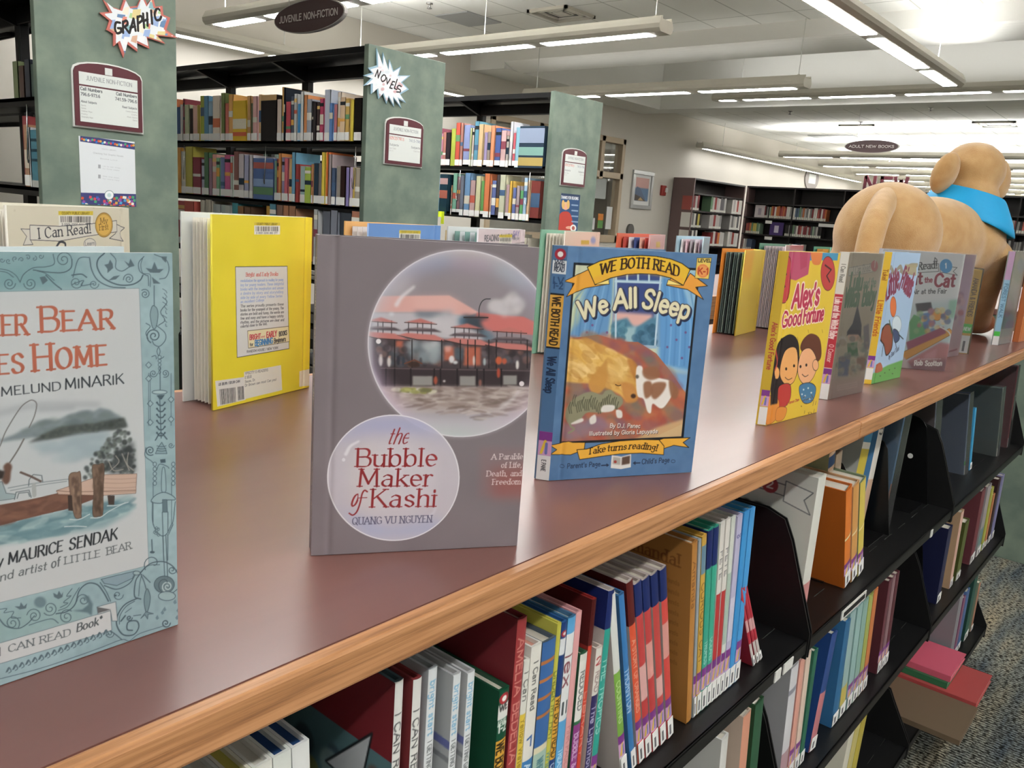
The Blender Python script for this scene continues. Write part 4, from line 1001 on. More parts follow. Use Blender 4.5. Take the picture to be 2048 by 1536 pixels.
cv.poly([(w_ * .1, h_ * .14), (w_ * .5, h_ * .14), (w_ * .75, h_ * .2), (w_ * .4, h_ * .55), (w_ * .2, h_ * .6), (w_ * .1, h_ * .5)], '56647c', blur=2)
cv.poly([(w_ * .1, h_ * .14), (w_ * .8, h_ * .14), (w_ * .5, h_ * .26), (w_ * .1, h_ * .34)], '4a4038', blur=2)
cv.poly([(w_ * .3, h_ * .15), (w_ * .65, h_ * .15), (w_ * .45, h_ * .26)], 'c0a070', blur=2)
sheet('print', cv, M['matte_print'], t, (f, -0.012, f))
p = wall_pt(1324, 381)
t = thing('fire_alarm', 'small red fire alarm with white strobe on the left wall', 'alarm', (p[0], Y_W - 0.001, p[2]))
b = MB(); b.box(-0.07, 0.07, -0.05, 0, -0.09, 0.09, M['red_plastic']); b.build('body', t, 0.008)
b = MB(); b.box(0.01, 0.075, -0.085, -0.05, -0.03, 0.05, M['white_plastic']); b.build('strobe', t, 0.012)
p = wall_pt(1258, 461)
b = MB(); n = 24; b.prism([(0.1 * math.cos(2 * PI * k / n), 0.115 * math.sin(2 * PI * k / n)) for k in range(n)], 'y', -0.04, 0, mat('dark_plate', '5c5a56', 0.6))
o = b.build('wall_plate', loc=(p[0], Y_W - 0.001, p[2])); tag(o, 'small dark round plate on the left wall under the framed picture', 'plate')
p = wall_pt(1622, 357)
t = thing('wall_oval', 'small grey oval plaque high on the left wall above the long bookcase', 'sign', (p[0], Y_W - 0.001, p[2]))
b = MB(); n = 32; b.prism([(0.42 * math.cos(2 * PI * k / n), 0.28 * math.sin(2 * PI * k / n)) for k in range(n)], 'y', -0.03, 0, mat('grey_plaque', '8c8480', 0.5)); b.build('board', t)
b = MB(); b.box(-0.22, 0.22, -0.034, -0.03, -0.12, 0.1, M['sign_white']); b.build('panel', t)
# papers taped to the office window
def taped(px0, px1, py0, py1, col, label, name='paper_sheet', tone=None):
    a = at(px0, py1, 'y', Y_W + 0.045); e = at(px1, py0, 'y', Y_W + 0.045)
    pr = [(a[0], e[0], Y_W + 0.042, Y_W + 0.046, a[2], e[2], col)]
    if tone: pr.append((a[0], e[0], Y_W + 0.040, Y_W + 0.042, a[2], a[2] + (e[2] - a[2]) * .55, tone))
    o = inked(name, pr, M['matte_print']); tag(o, label, 'paper', 'papers on the office window')
taped(1210, 1225, 414, 458, 'e4e4e2', 'tall white paper taped low on the office window')
taped(1181, 1190, 436, 459, 'dcdcda', 'small white paper low on the office window, leftmost')
taped(1194, 1207, 428, 456, 'd8863c', 'orange and green flyer taped on the office window', 'flyer', '5a8a4a')
taped(1184, 1214, 356, 396, 'a8aca8', 'wide pale grey sheet on the upper office window pane')
# ------------------------------------------------------------------ the long low shelving with its worktop
CT = 1.07; CY0, CY1 = 0.352, 1.016
CX0, CX1 = -0.62, 2.99
t = thing('counter_top', 'long reddish brown laminate worktop with oak edging, books and plush dog on it', 'counter', (1.2, 0.68, CT))
T = Vector(t.location)
def putc(b, name, bevel=0, tt=None):
    tt = tt or t
    o = b.build(name, tt, bevel); o.location = -Vector(tt.location); return o
b = MB(); b.box(CX0, CX1 - 0.012, CY0 + 0.0125, CY1 - 0.0125, CT - 0.026, CT, M['laminate']); putc(b, 'laminate_surface')
SEAM = 1.205
for x0, x1 in ((CX0, SEAM - 0.0006), (SEAM + 0.0006, CX1)):
    b = MB(); b.box(x0, x1, CY0, CY0 + 0.0124, CT - 0.026, CT + 0.0003, M['oak']); putc(b, 'oak_edge', 0.0025)
b = MB(); b.box(CX0, CX1, CY1 - 0.0124, CY1, CT - 0.026, CT + 0.0003, M['oak']); putc(b, 'oak_edge', 0.0025)
b = MB(); b.box(CX1 - 0.0118, CX1, CY0 + 0.0128, CY1 - 0.0128, CT - 0.026, CT + 0.0003, M['oak']); putc(b, 'oak_edge', 0.002)

BAYS = [(-0.557, 0.308), (0.308, 1.178), (1.178, 2.044), (2.044, 2.915)]
LS = [ZC - 0.60, ZC - 0.90, ZC - 1.215]       # the three shelf tops
SF = 0.37                                    # front of the shelves
YC = 0.684
NAMES = ['low black shelving bay at the left edge of the photo', 'low black shelving bay under the grey bubble book', 'low black shelving bay right of it, under the witch and little friends books', 'low black shelving bay farthest along, with plastic jacketed books']
K = M['black_metal']
for i, (x0, x1) in enumerate(BAYS):
    t2 = thing('low_bookcase', NAMES[i], 'bookcase', ((x0 + x1) / 2, YC, 0), group='low shelving bays under the worktop')
    P = lambda b, n, v=0: putc(b, n, v, t2)
    b = MB(); b.box(x0, x1, YC - 0.008, YC, 0.08, CT - 0.027, K); P(b, 'back_panel')
    for xu in (x0, x1):
        b = MB(); a = -0.012 if xu == x1 else 0.0; b.box(xu + a, xu + a + 0.012, YC - 0.05, YC - 0.008, 0, CT - 0.027, K); P(b, 'upright')
    b = MB(); b.box(x0, x1, SF + 0.03, CY1 - 0.04, 0, LS[2] - 0.02, K); P(b, 'base_plinth')
    b = MB(); b.box(x0, x1, CY1 - 0.05, CY1 - 0.042, LS[2] - 0.02, CT - 0.027, K); P(b, 'rear_panel')
    for k, z in enumerate(LS):
        b = MB(); b.box(x0 + 0.002, x1 - 0.002, SF, YC - 0.02, z - 0.004, z, K); b.box(x0 + 0.002, x1 - 0.002, SF, SF + 0.004, z - 0.022, z, K)
        sh = P(b, 'shelf', 0.0012)
        s = MB()
        for q in range(9):
            xx = x0 + 0.06 + q * 0.095
            for yy in (SF + 0.05, SF + 0.1): s.box(xx, xx + 0.045, yy, yy + 0.0012, z - 0.001, z + 0.0003, M['dark_gap'])
        o = s.build('slots', sh)
        # tapered side brackets of the shelf
        for xu in (x0 + 0.003, x1 - 0.0055):
            top = z + 0.165 if k < 2 else z + 0.12
            prof = [(SF - 0.002, z - 0.03), (YC - 0.05, z - 0.03), (YC - 0.05, top + 0.02), (SF + 0.09, top + 0.02), (SF + 0.06, top + 0.01), (SF + 0.045, top - 0.02), (SF - 0.002, z + 0.012)]
            b = MB(); b.prism(prof, 'x', xu, xu + 0.0025, K); P(b, 'bracket', 0.0008)
# white label strips on the shelf fronts
def strip(x0, x1, z, label, torn=False):
    parts = [(x0, x1, SF - 0.0022, SF - 0.0004, z - 0.019, z - 0.003, 'd4d4d0')]
    if not torn: parts.append((x0 + 0.008, x1 - 0.008, SF - 0.003, SF - 0.0022, z - 0.015, z - 0.007, '202020'))
    o = inked('shelf_label', parts, M['matte_print']); tag(o, label, 'label', 'labels on the low shelf fronts')
strip(1.055, 1.075, LS[0], 'torn white label on the upper low shelf front, left piece', True)
strip(1.085, 1.118, LS[0], 'torn white label on the upper low shelf front, right piece', True)
strip(1.32, 1.44, LS[0], 'long white framed label on the upper low shelf front, before the blue and grey books')
strip(1.86, 1.875, LS[0], 'tiny white label on the upper low shelf front, farther along', True)

def bookend(x, shelf, label, h=0.2, d=0.15, y=SF + 0.05, lean=0.0):
    z = LS[shelf]
    t = thing('book_end', label, 'bookend', (x, y, z + 0.0012), group='black bookends on the low shelves')
    r = 0.035; prof = [(0.0, 0.0), (d, 0.0), (d, h - r)]
    for k in range(1, 5): a = PI / 2 * k / 4; prof.append((d - r + r * math.cos(a), h - r + r * math.sin(a)))
    for k in range(0, 5): a = PI / 2 + PI / 2 * k / 4; prof.append((0.028 + r + r * math.cos(a), h - r + r * math.sin(a)))
    b = MB(); b.prism(prof, 'x', -0.001, 0.001, M['black_gloss']); b.build('plate', t, 0.0006)
    b = MB(); b.box(-0.10, -0.001, 0.01, d, -0.001, 0.0005, M['black_gloss']); b.build('foot', t)
    b = MB(); n = 14; b.prism([(d * 0.36 + 0.006 * math.cos(2 * PI * k / n), h * 0.52 + 0.006 * math.sin(2 * PI * k / n)) for k in range(n)], 'x', -0.0018, -0.001, M['white_plastic']); b.build('white_dot', t)
    return t
bookend(0.843, 0, 'black bookend with a white dot right of the navy topped red spined books')
bookend(1.285, 0, 'black bookend behind the leaning orange books, upper low shelf')
bookend(1.50, 0, 'black bookend under the slanting pale yellow book')
bookend(1.74, 0, 'black bookend with a white dot under the slanting blue and white books')
bookend(2.03, 0, 'black bookend right of the blue plastic jacketed book')
bookend(1.44, 1, 'black bookend with a white dot left of the pale teal books, second low shelf')
bookend(1.70, 1, 'black bookend left of the thin maroon books, second low shelf')
bookend(2.18, 1, 'black bookend left of the navy book, second low shelf')
bookend(0.328, 0, 'black bookend beside the leaning reader books at the bottom edge of the photo')

# next shelving unit beyond the gap: its green end panel
t = thing('green_end_unit', 'low shelving unit with green end panel standing beyond the gap on the right', 'bookcase', (4.4, 0.1, 0))
b = MB(); b.box(4.0, 4.03, -0.5, 1.0, 0, 1.04, M['green_panel']); putc(b, 'end_panel', 0.003, t)
b = MB(); b.box(4.03, 6.5, -0.48, 0.98, 0.0, 1.04, K); putc(b, 'shelf_body', 0, t)
b = MB(); b.box(3.99, 6.5, -0.51, 1.01, 1.04, 1.066, M['laminate']); putc(b, 'top', 0.003, t)
# second low shelving behind, its oak edged top showing between the books
t = thing('rear_counter', 'second low counter with oak edging seen in the gaps behind the books', 'counter', (4.0, 2.0, 0))
b = MB(); b.box(2.9, 5.6, 1.66, 2.4, 1.0, 1.03, M['laminate']); putc(b, 'laminate_surface', 0, t)
b = MB(); b.box(2.9, 5.6, 1.64, 1.66, 0.93, 1.031, M['oak']); putc(b, 'oak_edge', 0.002, t)
b = MB(); b.box(2.88, 2.9, 1.64, 2.4, 0.93, 1.031, M['oak']); putc(b, 'oak_edge', 0.002, t)
b = MB(); b.box(2.95, 5.5, 1.7, 2.36, 0.0, 0.96, M['brown_panel']); putc(b, 'cabinet_body', 0, t)
# black chair in the aisle, seen between the bear book and the yellow book
def chair(x, y, rz):
    t = thing('black_chair', 'black chair with grey seat in the aisle, seen beside the yellow book', 'chair', (x, y, 0), (0, 0, rz))
    b = MB(); b.box(-0.22, 0.22, -0.22, 0.22, 0.42, 0.47, mat('grey_seat', '4c4c4a', 0.7)); b.build('seat', t, 0.015)
    b = MB(); b.box(-0.21, 0.21, 0.2, 0.23, 0.52, 0.84, M['black_gloss']); b.build('backrest', t, 0.012)
    for sx in (-1, 1):
        for sy in (-1, 1):
            b = MB(); b.tube([(sx * 0.22, sy * 0.22, 0.0), (sx * 0.19, sy * 0.19, 0.43)], 0.012, M['black_gloss']); b.build('leg', t)
        b = MB(); b.tube([(sx * 0.19, 0.21, 0.44), (sx * 0.19, 0.225, 0.6)], 0.01, M['black_gloss']); b.build('back_post', t)
chair(1.72, 2.65, 0.6)
# ------------------------------------------------------------------ book builders
def jacket_mat():
    m = bpy.data.materials.new('clear_jacket'); m.use_nodes = True
    nt = m.node_tree; nt.nodes.remove(nt.nodes['Principled BSDF'])
    tr = nt.nodes.new('ShaderNodeBsdfTransparent'); gl = nt.nodes.new('ShaderNodeBsdfGlossy'); gl.inputs['Roughness'].default_value = 0.12
    mx = nt.nodes.new('ShaderNodeMixShader'); fr = nt.nodes.new('ShaderNodeFresnel'); fr.inputs['IOR'].default_value = 1.5
    df = nt.nodes.new('ShaderNodeBsdfDiffuse'); df.inputs['Color'].default_value = (0.8, 0.82, 0.84, 1)
    m2 = nt.nodes.new('ShaderNodeMixShader'); m2.inputs[0].default_value = 0.05
    nt.links.new(tr.outputs[0], m2.inputs[1]); nt.links.new(df.outputs[0], m2.inputs[2])
    nt.links.new(fr.outputs[0], mx.inputs[0]); nt.links.new(m2.outputs[0], mx.inputs[1]); nt.links.new(gl.outputs[0], mx.inputs[2])
    nt.links.new(mx.outputs[0], nt.nodes['Material Output'].inputs[0])
    return m
M['jacket'] = jacket_mat()

def spine_art(th, h, col, items, ppm=1500):
    cv = Cv(th, h, ppm, col)
    for it in items:
        if it[0] == 'b':      # band z0 z1 colour
            cv.poly([(0, it[1] * h), (th, it[1] * h), (th, it[2] * h), (0, it[2] * h)], it[3])
        elif it[0] == 't':    # words running down the spine: text, top, foot, colour, size (of the thickness), style
            st = it[6] if len(it) > 6 else {}
            s = it[5] * th
            cv.text(it[1], (th / 2 - s / 2, it[2] * h), (th / 2 - s / 2, it[3] * h), s, it[4], **{**dict(thick=0.17), **st})
        elif it[0] == 'u':    # upright words across: text, z, colour, height in m
            cv.text(it[1], (th * .15, it[2] * h), (th * .85, it[2] * h), it[3], it[4], 0.2)
        elif it[0] == 's':    # easy reader sticker at z0..z1
            a, b_ = it[1] * h, it[2] * h
            cv.poly([(0, a), (th, a), (th, b_), (0, b_)], 'c79ac2'); cv.poly([(0, a + (b_ - a) * .62), (th, a + (b_ - a) * .62), (th, b_), (0, b_)], '7a3a86')
            cv.line([(th * .25, a + (b_ - a) * .1), (th * .5, a + (b_ - a) * .6)], 'd8b840', th * .2); cv.line([(th * .6, a + (b_ - a) * .1), (th * .6, a + (b_ - a) * .5)], '6a70b0', th * .2)
        elif it[0] == 'o':
            cv.ell((th / 2, it[1] * h), th * .4, th * .4, it[2]); cv.ell((th / 2, it[1] * h), th * .2, th * .2, 'e8e4e0')
    return cv
ST = ('s', .125, .25)          # the pink reader sticker
def low_book(x, shelf, th, h, col, label, lean=0.0, depth=0.155, y=0.395, items=(), side=None, head=None, tag_h=0.12, group='picture books on the low shelves', jacket=False, tilt=0.0, ppm=1500, sidecol=None, pg='d8d2c4', z=None):
    """a hard cover standing on a low shelf; x = left edge at the foot; lean > 0 leans its head to the right"""
    zz = LS[shelf] + 0.0006 + (th * math.sin(lean) if lean > 0 else 0)
    if z is not None: zz = z
    t = thing('picture_book', label, 'book', (x, y, zz), (tilt, lean, 0), group)
    sc = sidecol or col
    c = 0.0022
    inked('cover', [(0, c, 0.0012, depth, 0, h, sc), (th - c, th, 0.0012, depth, 0, h, sc), (c, th - c, 0.0012, 0.0032, 0, h, sc)], M['gloss_print'], t)
    if th > 2 * c + 0.001:
        inked('pages', [(c, th - c, 0.0034, depth - 0.004, 0.003, h - 0.004, pg)], M['matte_print'], t)
    its = list(items)
    if head: its.insert(0, ('b', 1 - head[0], 1.0, head[1]))
    cv = spine_art(th, h, col, its, ppm)
    # the back of the spine is slightly rounded
    o = sheet('spine', cv, M['gloss_print'], t, (0, 0.0012, 0), bend=lambda U, V: 0.0012 * (1 - ((U / th) * 2 - 1) ** 2))
    if head:
        inked('cover_tape', [(-0.0004, 0, 0.0012, depth * .8, h * (1 - head[0]), h, head[1])], M['gloss_print'], t)
    if tag_h:
        q = MB()
        o = inked('spine_label', [(th * .04, th * .96, -0.0008, -0.0002, 0.002, h * tag_h, 'e6e6e4')], M['matte_print'], t)
        inked('call_number', [(th * .3, th * .55, -0.0011, -0.0008, 0.006, h * tag_h * .7, '6a6a6e')], M['matte_print'], o)
    if side:
        cs = Cv(depth, h, 900, sc); side(cs, depth, h)
        sheet('back_cover', cs, M['gloss_print'], t, (-0.0005, depth, 0), ex=(0, -1, 0))
    if jacket:
        b = MB(); m = M['jacket']; e = 0.002
        b.box(-e, -e + 0.0002, -e, depth + .004, -0.0003, h + .004, m); b.box(-e, th + e, -e - 0.0002, -e, -0.0003, h + .004, m); b.box(th + e, th + e + 0.0002, -e, depth + .004, -0.0003, h + .004, m)
        b.build('plastic_jacket', t)
    return t

def leafm(c):
    return M['leaf_' + c] if 'leaf_' + c in M else M.setdefault('leaf_' + c, mat('leaf_paper', c, 0.7, 0.3))
def standing_book(label, P0, P1, Q0, Q1, h, hinge, front=None, spine=None, back_col='c8c8c8', edge='dddddd', leaves=8, leaf_col='e2ded4', ppm=2300, jacket=False, blank='d0d0d0', group='picture books displayed on the worktop', name='picture_book', leaf_h=0.006, spine_col=None, lspread=(0.12, 0.9), side2=None):
    """a book stood open like a tent on the worktop. P0 -> P1: foot of the cover that faces us, left to right;
    Q0 -> Q1: foot of the other cover; hinge 'L' or 'R'"""
    P0, P1, Q0, Q1 = [np.array(p, float) for p in (P0, P1, Q0, Q1)]
    O = (P0 + P1) / 2
    t = thing(name, label, 'book', (O[0], O[1], CT + 0.0005), (0, 0, 0), group)
    l = lambda p: (p[0] - O[0], p[1] - O[1], 0)
    w = np.linalg.norm(P1 - P0); d = (P1 - P0) / w
    if front is None:
        cv = Cv(w, h, 300, blank)
    elif isinstance(front, Cv): cv = front
    else:
        nrm = np.array([d[1], -d[0], 0])
        def to(px, py):
            r = ray(px, py); o = np.array([P0[0], P0[1], CT]) - np.array([0, 0, ZC])
            q = np.array([0, 0, ZC]) + r * (o @ nrm) / (r @ nrm)
            return ((q[0] - P0[0]) * d[0] + (q[1] - P0[1]) * d[1], q[2] - CT)
        cv = Cv(w, h, ppm, blank, to); front(cv)
    sheet('front_cover' if hinge == 'L' else 'back_cover', cv, M['gloss_print'], t, l(P0), ex=(d[0], d[1], 0), thick=0.0026, side=edge, bend=(lambda U, V: -0.0011 * np.exp(-((U - (0.0125 if hinge == 'L' else w - 0.0125)) / 0.0022) ** 2)))
    w2 = np.linalg.norm(Q1 - Q0); d2 = (Q1 - Q0) / w2; n2 = np.array([d2[1], -d2[0]])
    b = MB(); a, e = Q0 - n2 * 0.0026 - O, Q1 - n2 * 0.0026 - O
    c2 = side2 or back_col
    prof = [tuple(Q0 - O), tuple(Q1 - O), tuple(e), tuple(a)]
    b.prism(prof, 'z', 0, h, M['gloss_print']); o = b.build('back_cover' if hinge == 'L' else 'front_cover', t)
    at_ = o.data.attributes.new('ink', 'FLOAT_COLOR', 'POINT'); at_.data.foreach_set('color', np.array([list(lin(hx(c2)) * INK_GAIN) + [1]] * len(o.data.vertices), np.float32).ravel())
    hP, fP, hQ, fQ = (P0, P1, Q0, Q1) if hinge == 'L' else (P1, P0, Q1, Q0)
    # spine
    A, B = (hQ, hP) if hinge == 'L' else (hP, hQ)
    ws = np.linalg.norm(B - A); ds = (B - A) / ws
    if spine is not None: cs = spine if isinstance(spine, Cv) else spine(ws, h)
    else: cs = Cv(ws, h, 400, spine_col or back_col)
    sheet('spine', cs, M['gloss_print'], t, l(A), ex=(ds[0], ds[1], 0), thick=0.002, side=edge)
    # leaves fanned between the covers
    b = MB(); nP = np.array([d[1], -d[0]])
    iP = fP - nP * 0.004 - (fP - hP) * 0.05; iQ = fQ + n2 * 0.001 - (fQ - hQ) * 0.05
    hp = hP - nP * 0.0035 + (fP - hP) * 0.02; hq = hQ + n2 * 0.0008 + (fQ - hQ) * 0.02
    for k in range(leaves):
        u = lspread[0] + (lspread[1] - lspread[0]) * k / max(1, leaves - 1)
        f = iP * (1 - u) + iQ * u; g_ = hp * (1 - u) + hq * u
        dd = (f - g_) / np.linalg.norm(f - g_); nn = np.array([-dd[1], dd[0]]) * 0.0004
        b.prism([tuple(g_ - nn - O), tuple(f - nn - O), tuple(f + nn - O), tuple(g_ + nn - O)], 'z', 0.003, h - leaf_h, leafm(leaf_col.split('|')[k % len(leaf_col.split('|'))]))
    b.build('pages', t)
    if jacket:
        b = MB(); m = M['jacket']; n_ = nP * 0.0016; s0, s1 = P0 + n_ - O, P1 + n_ - O
        b.add([(s0[0], s0[1], 0), (s1[0], s1[1], 0), (s1[0], s1[1], h + .003), (s0[0], s0[1], h + .003)], [(0, 1, 2, 3)], m); b.build('plastic_jacket', t)
    return t
# ------------------------------------------------------------------ what is printed on the covers
def K_(ox, oy, s):
    return lambda *a: [(ox + a[i] * s, oy + a[i + 1] * s) for i in range(0, len(a), 2)]
def quad(tl, tr, br, bl, u, v):
    t = [tl[i] * (1 - u) + tr[i] * u for i in (0, 1)]; b_ = [bl[i] * (1 - u) + br[i] * u for i in (0, 1)]
    return (t[0] * (1 - v) + b_[0] * v, t[1] * (1 - v) + b_[1] * v)
def bars(c, tl, tr, br, bl, n, col='2a2a2a', seed=1):
    r = random.Random(seed); u = 0.0
    while u < 1:
        w = r.choice((.4, .4, .7, 1)) / n; c.poly([quad(tl, tr, br, bl, u, 0), quad(tl, tr, br, bl, min(1, u + w), 0), quad(tl, tr, br, bl, min(1, u + w), 1), quad(tl, tr, br, bl, u, 1)], col, .9)
        u += w + r.choice((.4, .6, .9)) / n
def lib_barcode(c, tl, tr, br, bl, seed=1):
    Q = lambda u, v: quad(tl, tr, br, bl, u, v)
    c.poly([tl, tr, br, bl], 'e8e6de'); c.poly([tl, tr, Q(1, .26), Q(0, .26)], 'd8c23c')
    c.text('COUNTY PUBLIC LIBRARY', Q(.1, .22), Q(.9, .22), Q(.1, .06), '6a5a14', .2)
    bars(c, Q(.06, .34), Q(.94, .34), Q(.94, .74), Q(.06, .74), 26, seed=seed)
    c.text('3 0001 0200 860 377', Q(.08, .95), Q(.9, .95), Q(.08, .8), '55555a', .2)
def spiral(c, p, r, turns, col, w, a0=0.0, sgn=1):
    n = int(14 * turns) + 2
    c.line([(p[0] + r * (1 - k / n * .85) * math.cos(a0 + sgn * 2 * PI * turns * k / n), p[1] + r * (1 - k / n * .85) * math.sin(a0 + sgn * 2 * PI * turns * k / n)) for k in range(n + 1)], col, w)

def a_bear(c):
    c.grain(60, .035, 2); c.grain(9, .02, 3)
    A, B, D = K_(0, 480, .20833), K_(0, 780, .20833), K_(0, 1060, .20833)
    # darker teal wash towards the middle of the upper border
    c.poly(A(-900, 100, 700, 110, 900, 480, -900, 520), '6d8f93', .55, 14); c.poly(A(-500, 300, 500, 300, 560, 480, -500, 500), '5f8488', .5, 12)
    c.poly(D(-300, 900, 700, 600, 900, 900, -300, 1200), '7f9a96', .5, 14)
    pan = [(-220, 592), (278, 579), (297, 1132), (-220, 1262)]
    c.poly(pan, 'b6b9bb'); c.line(pan + [pan[0]], '46565c', .9)
    k = '43555e'; L = lambda p, w=1.5, col=k, **q: c.line(p, col, w, smooth=True, **q)
    # upper border scrolls
    L(A(-300, 330, -100, 290, 60, 300, 150, 350, 195, 420)); L(A(-300, 350, -100, 315, 50, 320, 130, 370)); L(A(510, 150, 520, 240, 440, 270, 320, 280, 230, 340, 195, 410)); L(A(690, 200, 680, 280, 600, 325, 450, 320, 320, 300), 2)
    for x, y, r, a, s in ((90, 430, 60, 0, 1), (290, 430, 62, 3.1, -1), (610, 200, 78, 0, -1), (1235, 385, 52, 3, 1), (1390, 530, 48, 4, 1), (-120, 220, 70, 0, 1), (-330, 420, 70, 1, -1)): spiral(c, A(x, y)[0], r * .208, 1.7, k, 1.5, a, s)
    for i in range(7): spiral(c, A(20 + i * 62, 205 + (i % 2) * 16 - i * 6)[0], 5.5, 1.0, k, 1.2, i, 1)
    L(A(860, 190, 880, 300, 940, 400, 1060, 460, 1200, 470), 2); L(A(1000, 140, 940, 200, 935, 280, 1000, 380, 1130, 440, 1260, 440, 1340, 400, 1370, 350), 2.6); L(A(1060, 140, 1110, 200, 1110, 280, 1170, 310, 1240, 270)); L(A(1380, 170, 1330, 230, 1340, 310, 1400, 350, 1420, 360, 1425, 450)); L(A(1370, 180, 1350, 250, 1370, 330, 1440, 345, 1440, 460), 1.2)
    L(A(1480, 150, 1590, 200, 1620, 290, 1590, 370, 1530, 385)); L(A(700, 370, 740, 220, 780, 180, 860, 180)); L(A(690, 350, 780, 340, 830, 370), 2.4); L(A(690, 440, 800, 400, 780, 450, 900, 430)); spiral(c, A(730, 420)[0], 13, 1.6, k, 1.3); spiral(c, A(900, 435)[0], 10, 1.4, k, 1.2); L(A(440, 350, 520, 430, 590, 485), 2.2); L(A(360, 310, 440, 335, 520, 400), 1.4)
    leaf = '4a5a62'
    for p in (A(1000, 250, 1040, 240, 1055, 200, 1080, 240, 1085, 280, 1030, 330, 1030, 290), A(1190, 210, 1235, 240, 1250, 190, 1290, 260, 1240, 275), A(1395, 280, 1455, 290, 1480, 220, 1510, 290, 1570, 290, 1530, 325, 1440, 325), A(1540, 170, 1600, 170, 1590, 230, 1560, 200), A(380, 370, 430, 360, 460, 400, 410, 440), A(1040, 400, 1090, 360, 1150, 350, 1110, 390), A(1455, 365, 1500, 400, 1540, 430, 1470, 430)): c.poly(p, leaf, .85)
    # right border: hanging ornaments
    L(A(1478, 450, 1478, 640), 1.6); c.poly(A(1470, 640, 1505, 670, 1515, 740, 1495, 850, 1462, 850, 1440, 740, 1450, 670), '7f969c', 1, 0, True, k, 1.3)
    spiral(c, A(1475, 930)[0], 15, 1.8, k, 2.2, 2, 1); L(A(1500, 830, 1580, 900, 1585, 970, 1530, 1030, 1480, 1015, 1460, 980)); L(A(1520, 830, 1580, 780, 1540, 700, 1600, 610, 1560, 560)); L(A(1400, 810, 1440, 840, 1400, 900, 1420, 960)); L(A(1520, 1040, 1535, 1080, 1520, 1120, 1505, 1080, 1520, 1040), 1.3)
    for i in range(5): c.ell(A(1530, 1135 + i * 36)[0], 3.4 - i * .35, 3.4, '8fa6ac', 1, 0, k, 1.1)
    L(A(1455, 1130, 1490, 1120, 1500, 1150), 1.4); L(A(1570, 1130, 1560, 1140, 1530, 1155), 1.4); spiral(c, A(1470, 1290)[0], 8, 1.6, k, 1.4); spiral(c, A(1585, 1290)[0], 8, 1.6, k, 1.4, 2, -1); L(A(1535, 1230, 1535, 1450), 1.6)
    for i in range(9): L(A(1560 + (i % 3) * 14, 480 + i * 42, 1590, 500 + i * 42, 1600, 520 + i * 40), 1.1)
    c.ell(A(1530, 1470)[0], 15, 4, '9fb2b6', 1, 0, k, 1.3)
    L(B(1530, 60, 1545, 470), 1.8); c.poly(B(1500, 60, 1580, 55, 1550, 100, 1530, 100), k)
    for i in range(6):
        y = 130 + i * 58; L(B(1505, y, 1525, y + 25, 1545, y + 28), 2.6); L(B(1580, y, 1560, y + 25, 1545, y + 28), 2.6); c.ell(B(1505, y)[0], 2, 2, k); c.ell(B(1580, y)[0], 2, 2, k)
    for x, ys in ((1440, (140, 320)), (1640, (100, 290)), (1425, (-230, -100))):
        L(B(x, -150, x, 350), 1); 
        for y in ys: c.poly(B(x, y - 30, x + 28, y, x, y + 30, x - 28, y), '93a8ae', 1, 0, False, k, 1.2)
    L(B(1490, 490, 1540, 420, 1600, 480), 2.4); spiral(c, B(1440, 590)[0], 10, 1.7, k, 2, 1); spiral(c, B(1640, 540)[0], 6, 1.4, k, 1.3); L(B(1400, 560, 1390, 640, 1450, 690, 1480, 720), 1.3); c.poly(B(1510, 570, 1550, 510, 1590, 580, 1600, 620, 1490, 620), '7f969c', 1, 0, False, k, 1.2)
    for i in range(3): L(B(1505, 545 + i * 22, 1550, 552 + i * 22, 1592, 545 + i * 22), 1.2)
    c.poly(B(1535, 675, 1585, 670, 1588, 705, 1540, 708), k); L(B(1500, 780, 1530, 720, 1600, 740, 1620, 760), 1.3); c.poly(B(1555, 770, 1580, 770, 1592, 960, 1570, 990, 1548, 960), '8fa6ac', 1, 0, True, k, 1.2)
    for x in (1478, 1655):
        for i in range(5): c.ell(B(x + 6, 720 + i * 46)[0], 3.4, 4, '93a8ae', 1, 0, k, 1.2)
        L(B(x - 10, 900, x - 10, 1300), 1.1)
    c.poly(B(1450, 1080, 1490, 1020, 1570, 990, 1650, 1020, 1680, 1060, 1600, 1065, 1540, 1095), '90a6ac', 1, 0, True, k, 1.5); L(B(1460, 1080, 1470, 1300, 1560, 1410, 1650, 1300, 1680, 1080), 1.5); c.poly(B(1558, 1060, 1600, 1060, 1605, 1180, 1560, 1180), '5c7078', 1, 0, False, k, 1.2); L(B(1556, 1180, 1570, 1640), 1.5); L(B(1610, 1180, 1608, 1640), 1.5)
    for i in range(9): c.ell(B(1500 + 20 * math.sin(i), 1330 + i * 9)[0], 2, 2, '8fa6ac', 1, 0, k, .9); c.ell(B(1650 - 5 * i, 1300 + i * 11)[0], 2, 2, '8fa6ac', 1, 0, k, .9)
    # lower border
    L(D(1590, 60, 1608, 470), 1.6); L(D(1560, 60, 1580, 470), 1.4); L(D(1455, 100, 1460, 220), 2); c.ell(D(1460, 220)[0], 5, 2.4, k)
    c.ell(D(1575, 530)[0], 20, 17, '5d7076', .9, 0, k, 1.5); spiral(c, D(1605, 550)[0], 11, 1.6, 'a5b5b8', 2.4, 2, 1); spiral(c, D(1590, 520)[0], 25, .8, k, 1.6, .5, 1); c.ell(D(1600, 640)[0], 17, 9, '93a8ac', .9, 0, k, 1.3)
    c.poly(D(1410, 570, 1440, 640, 1430, 740, 1405, 800, 1385, 730, 1385, 640), '71888e', 1, 0, True, k, 1.4); c.poly(D(1400, 790, 1470, 810, 1420, 815, 1415, 860, 1390, 820, 1350, 855), '71888e', 1, 0, False, k, 1.2)
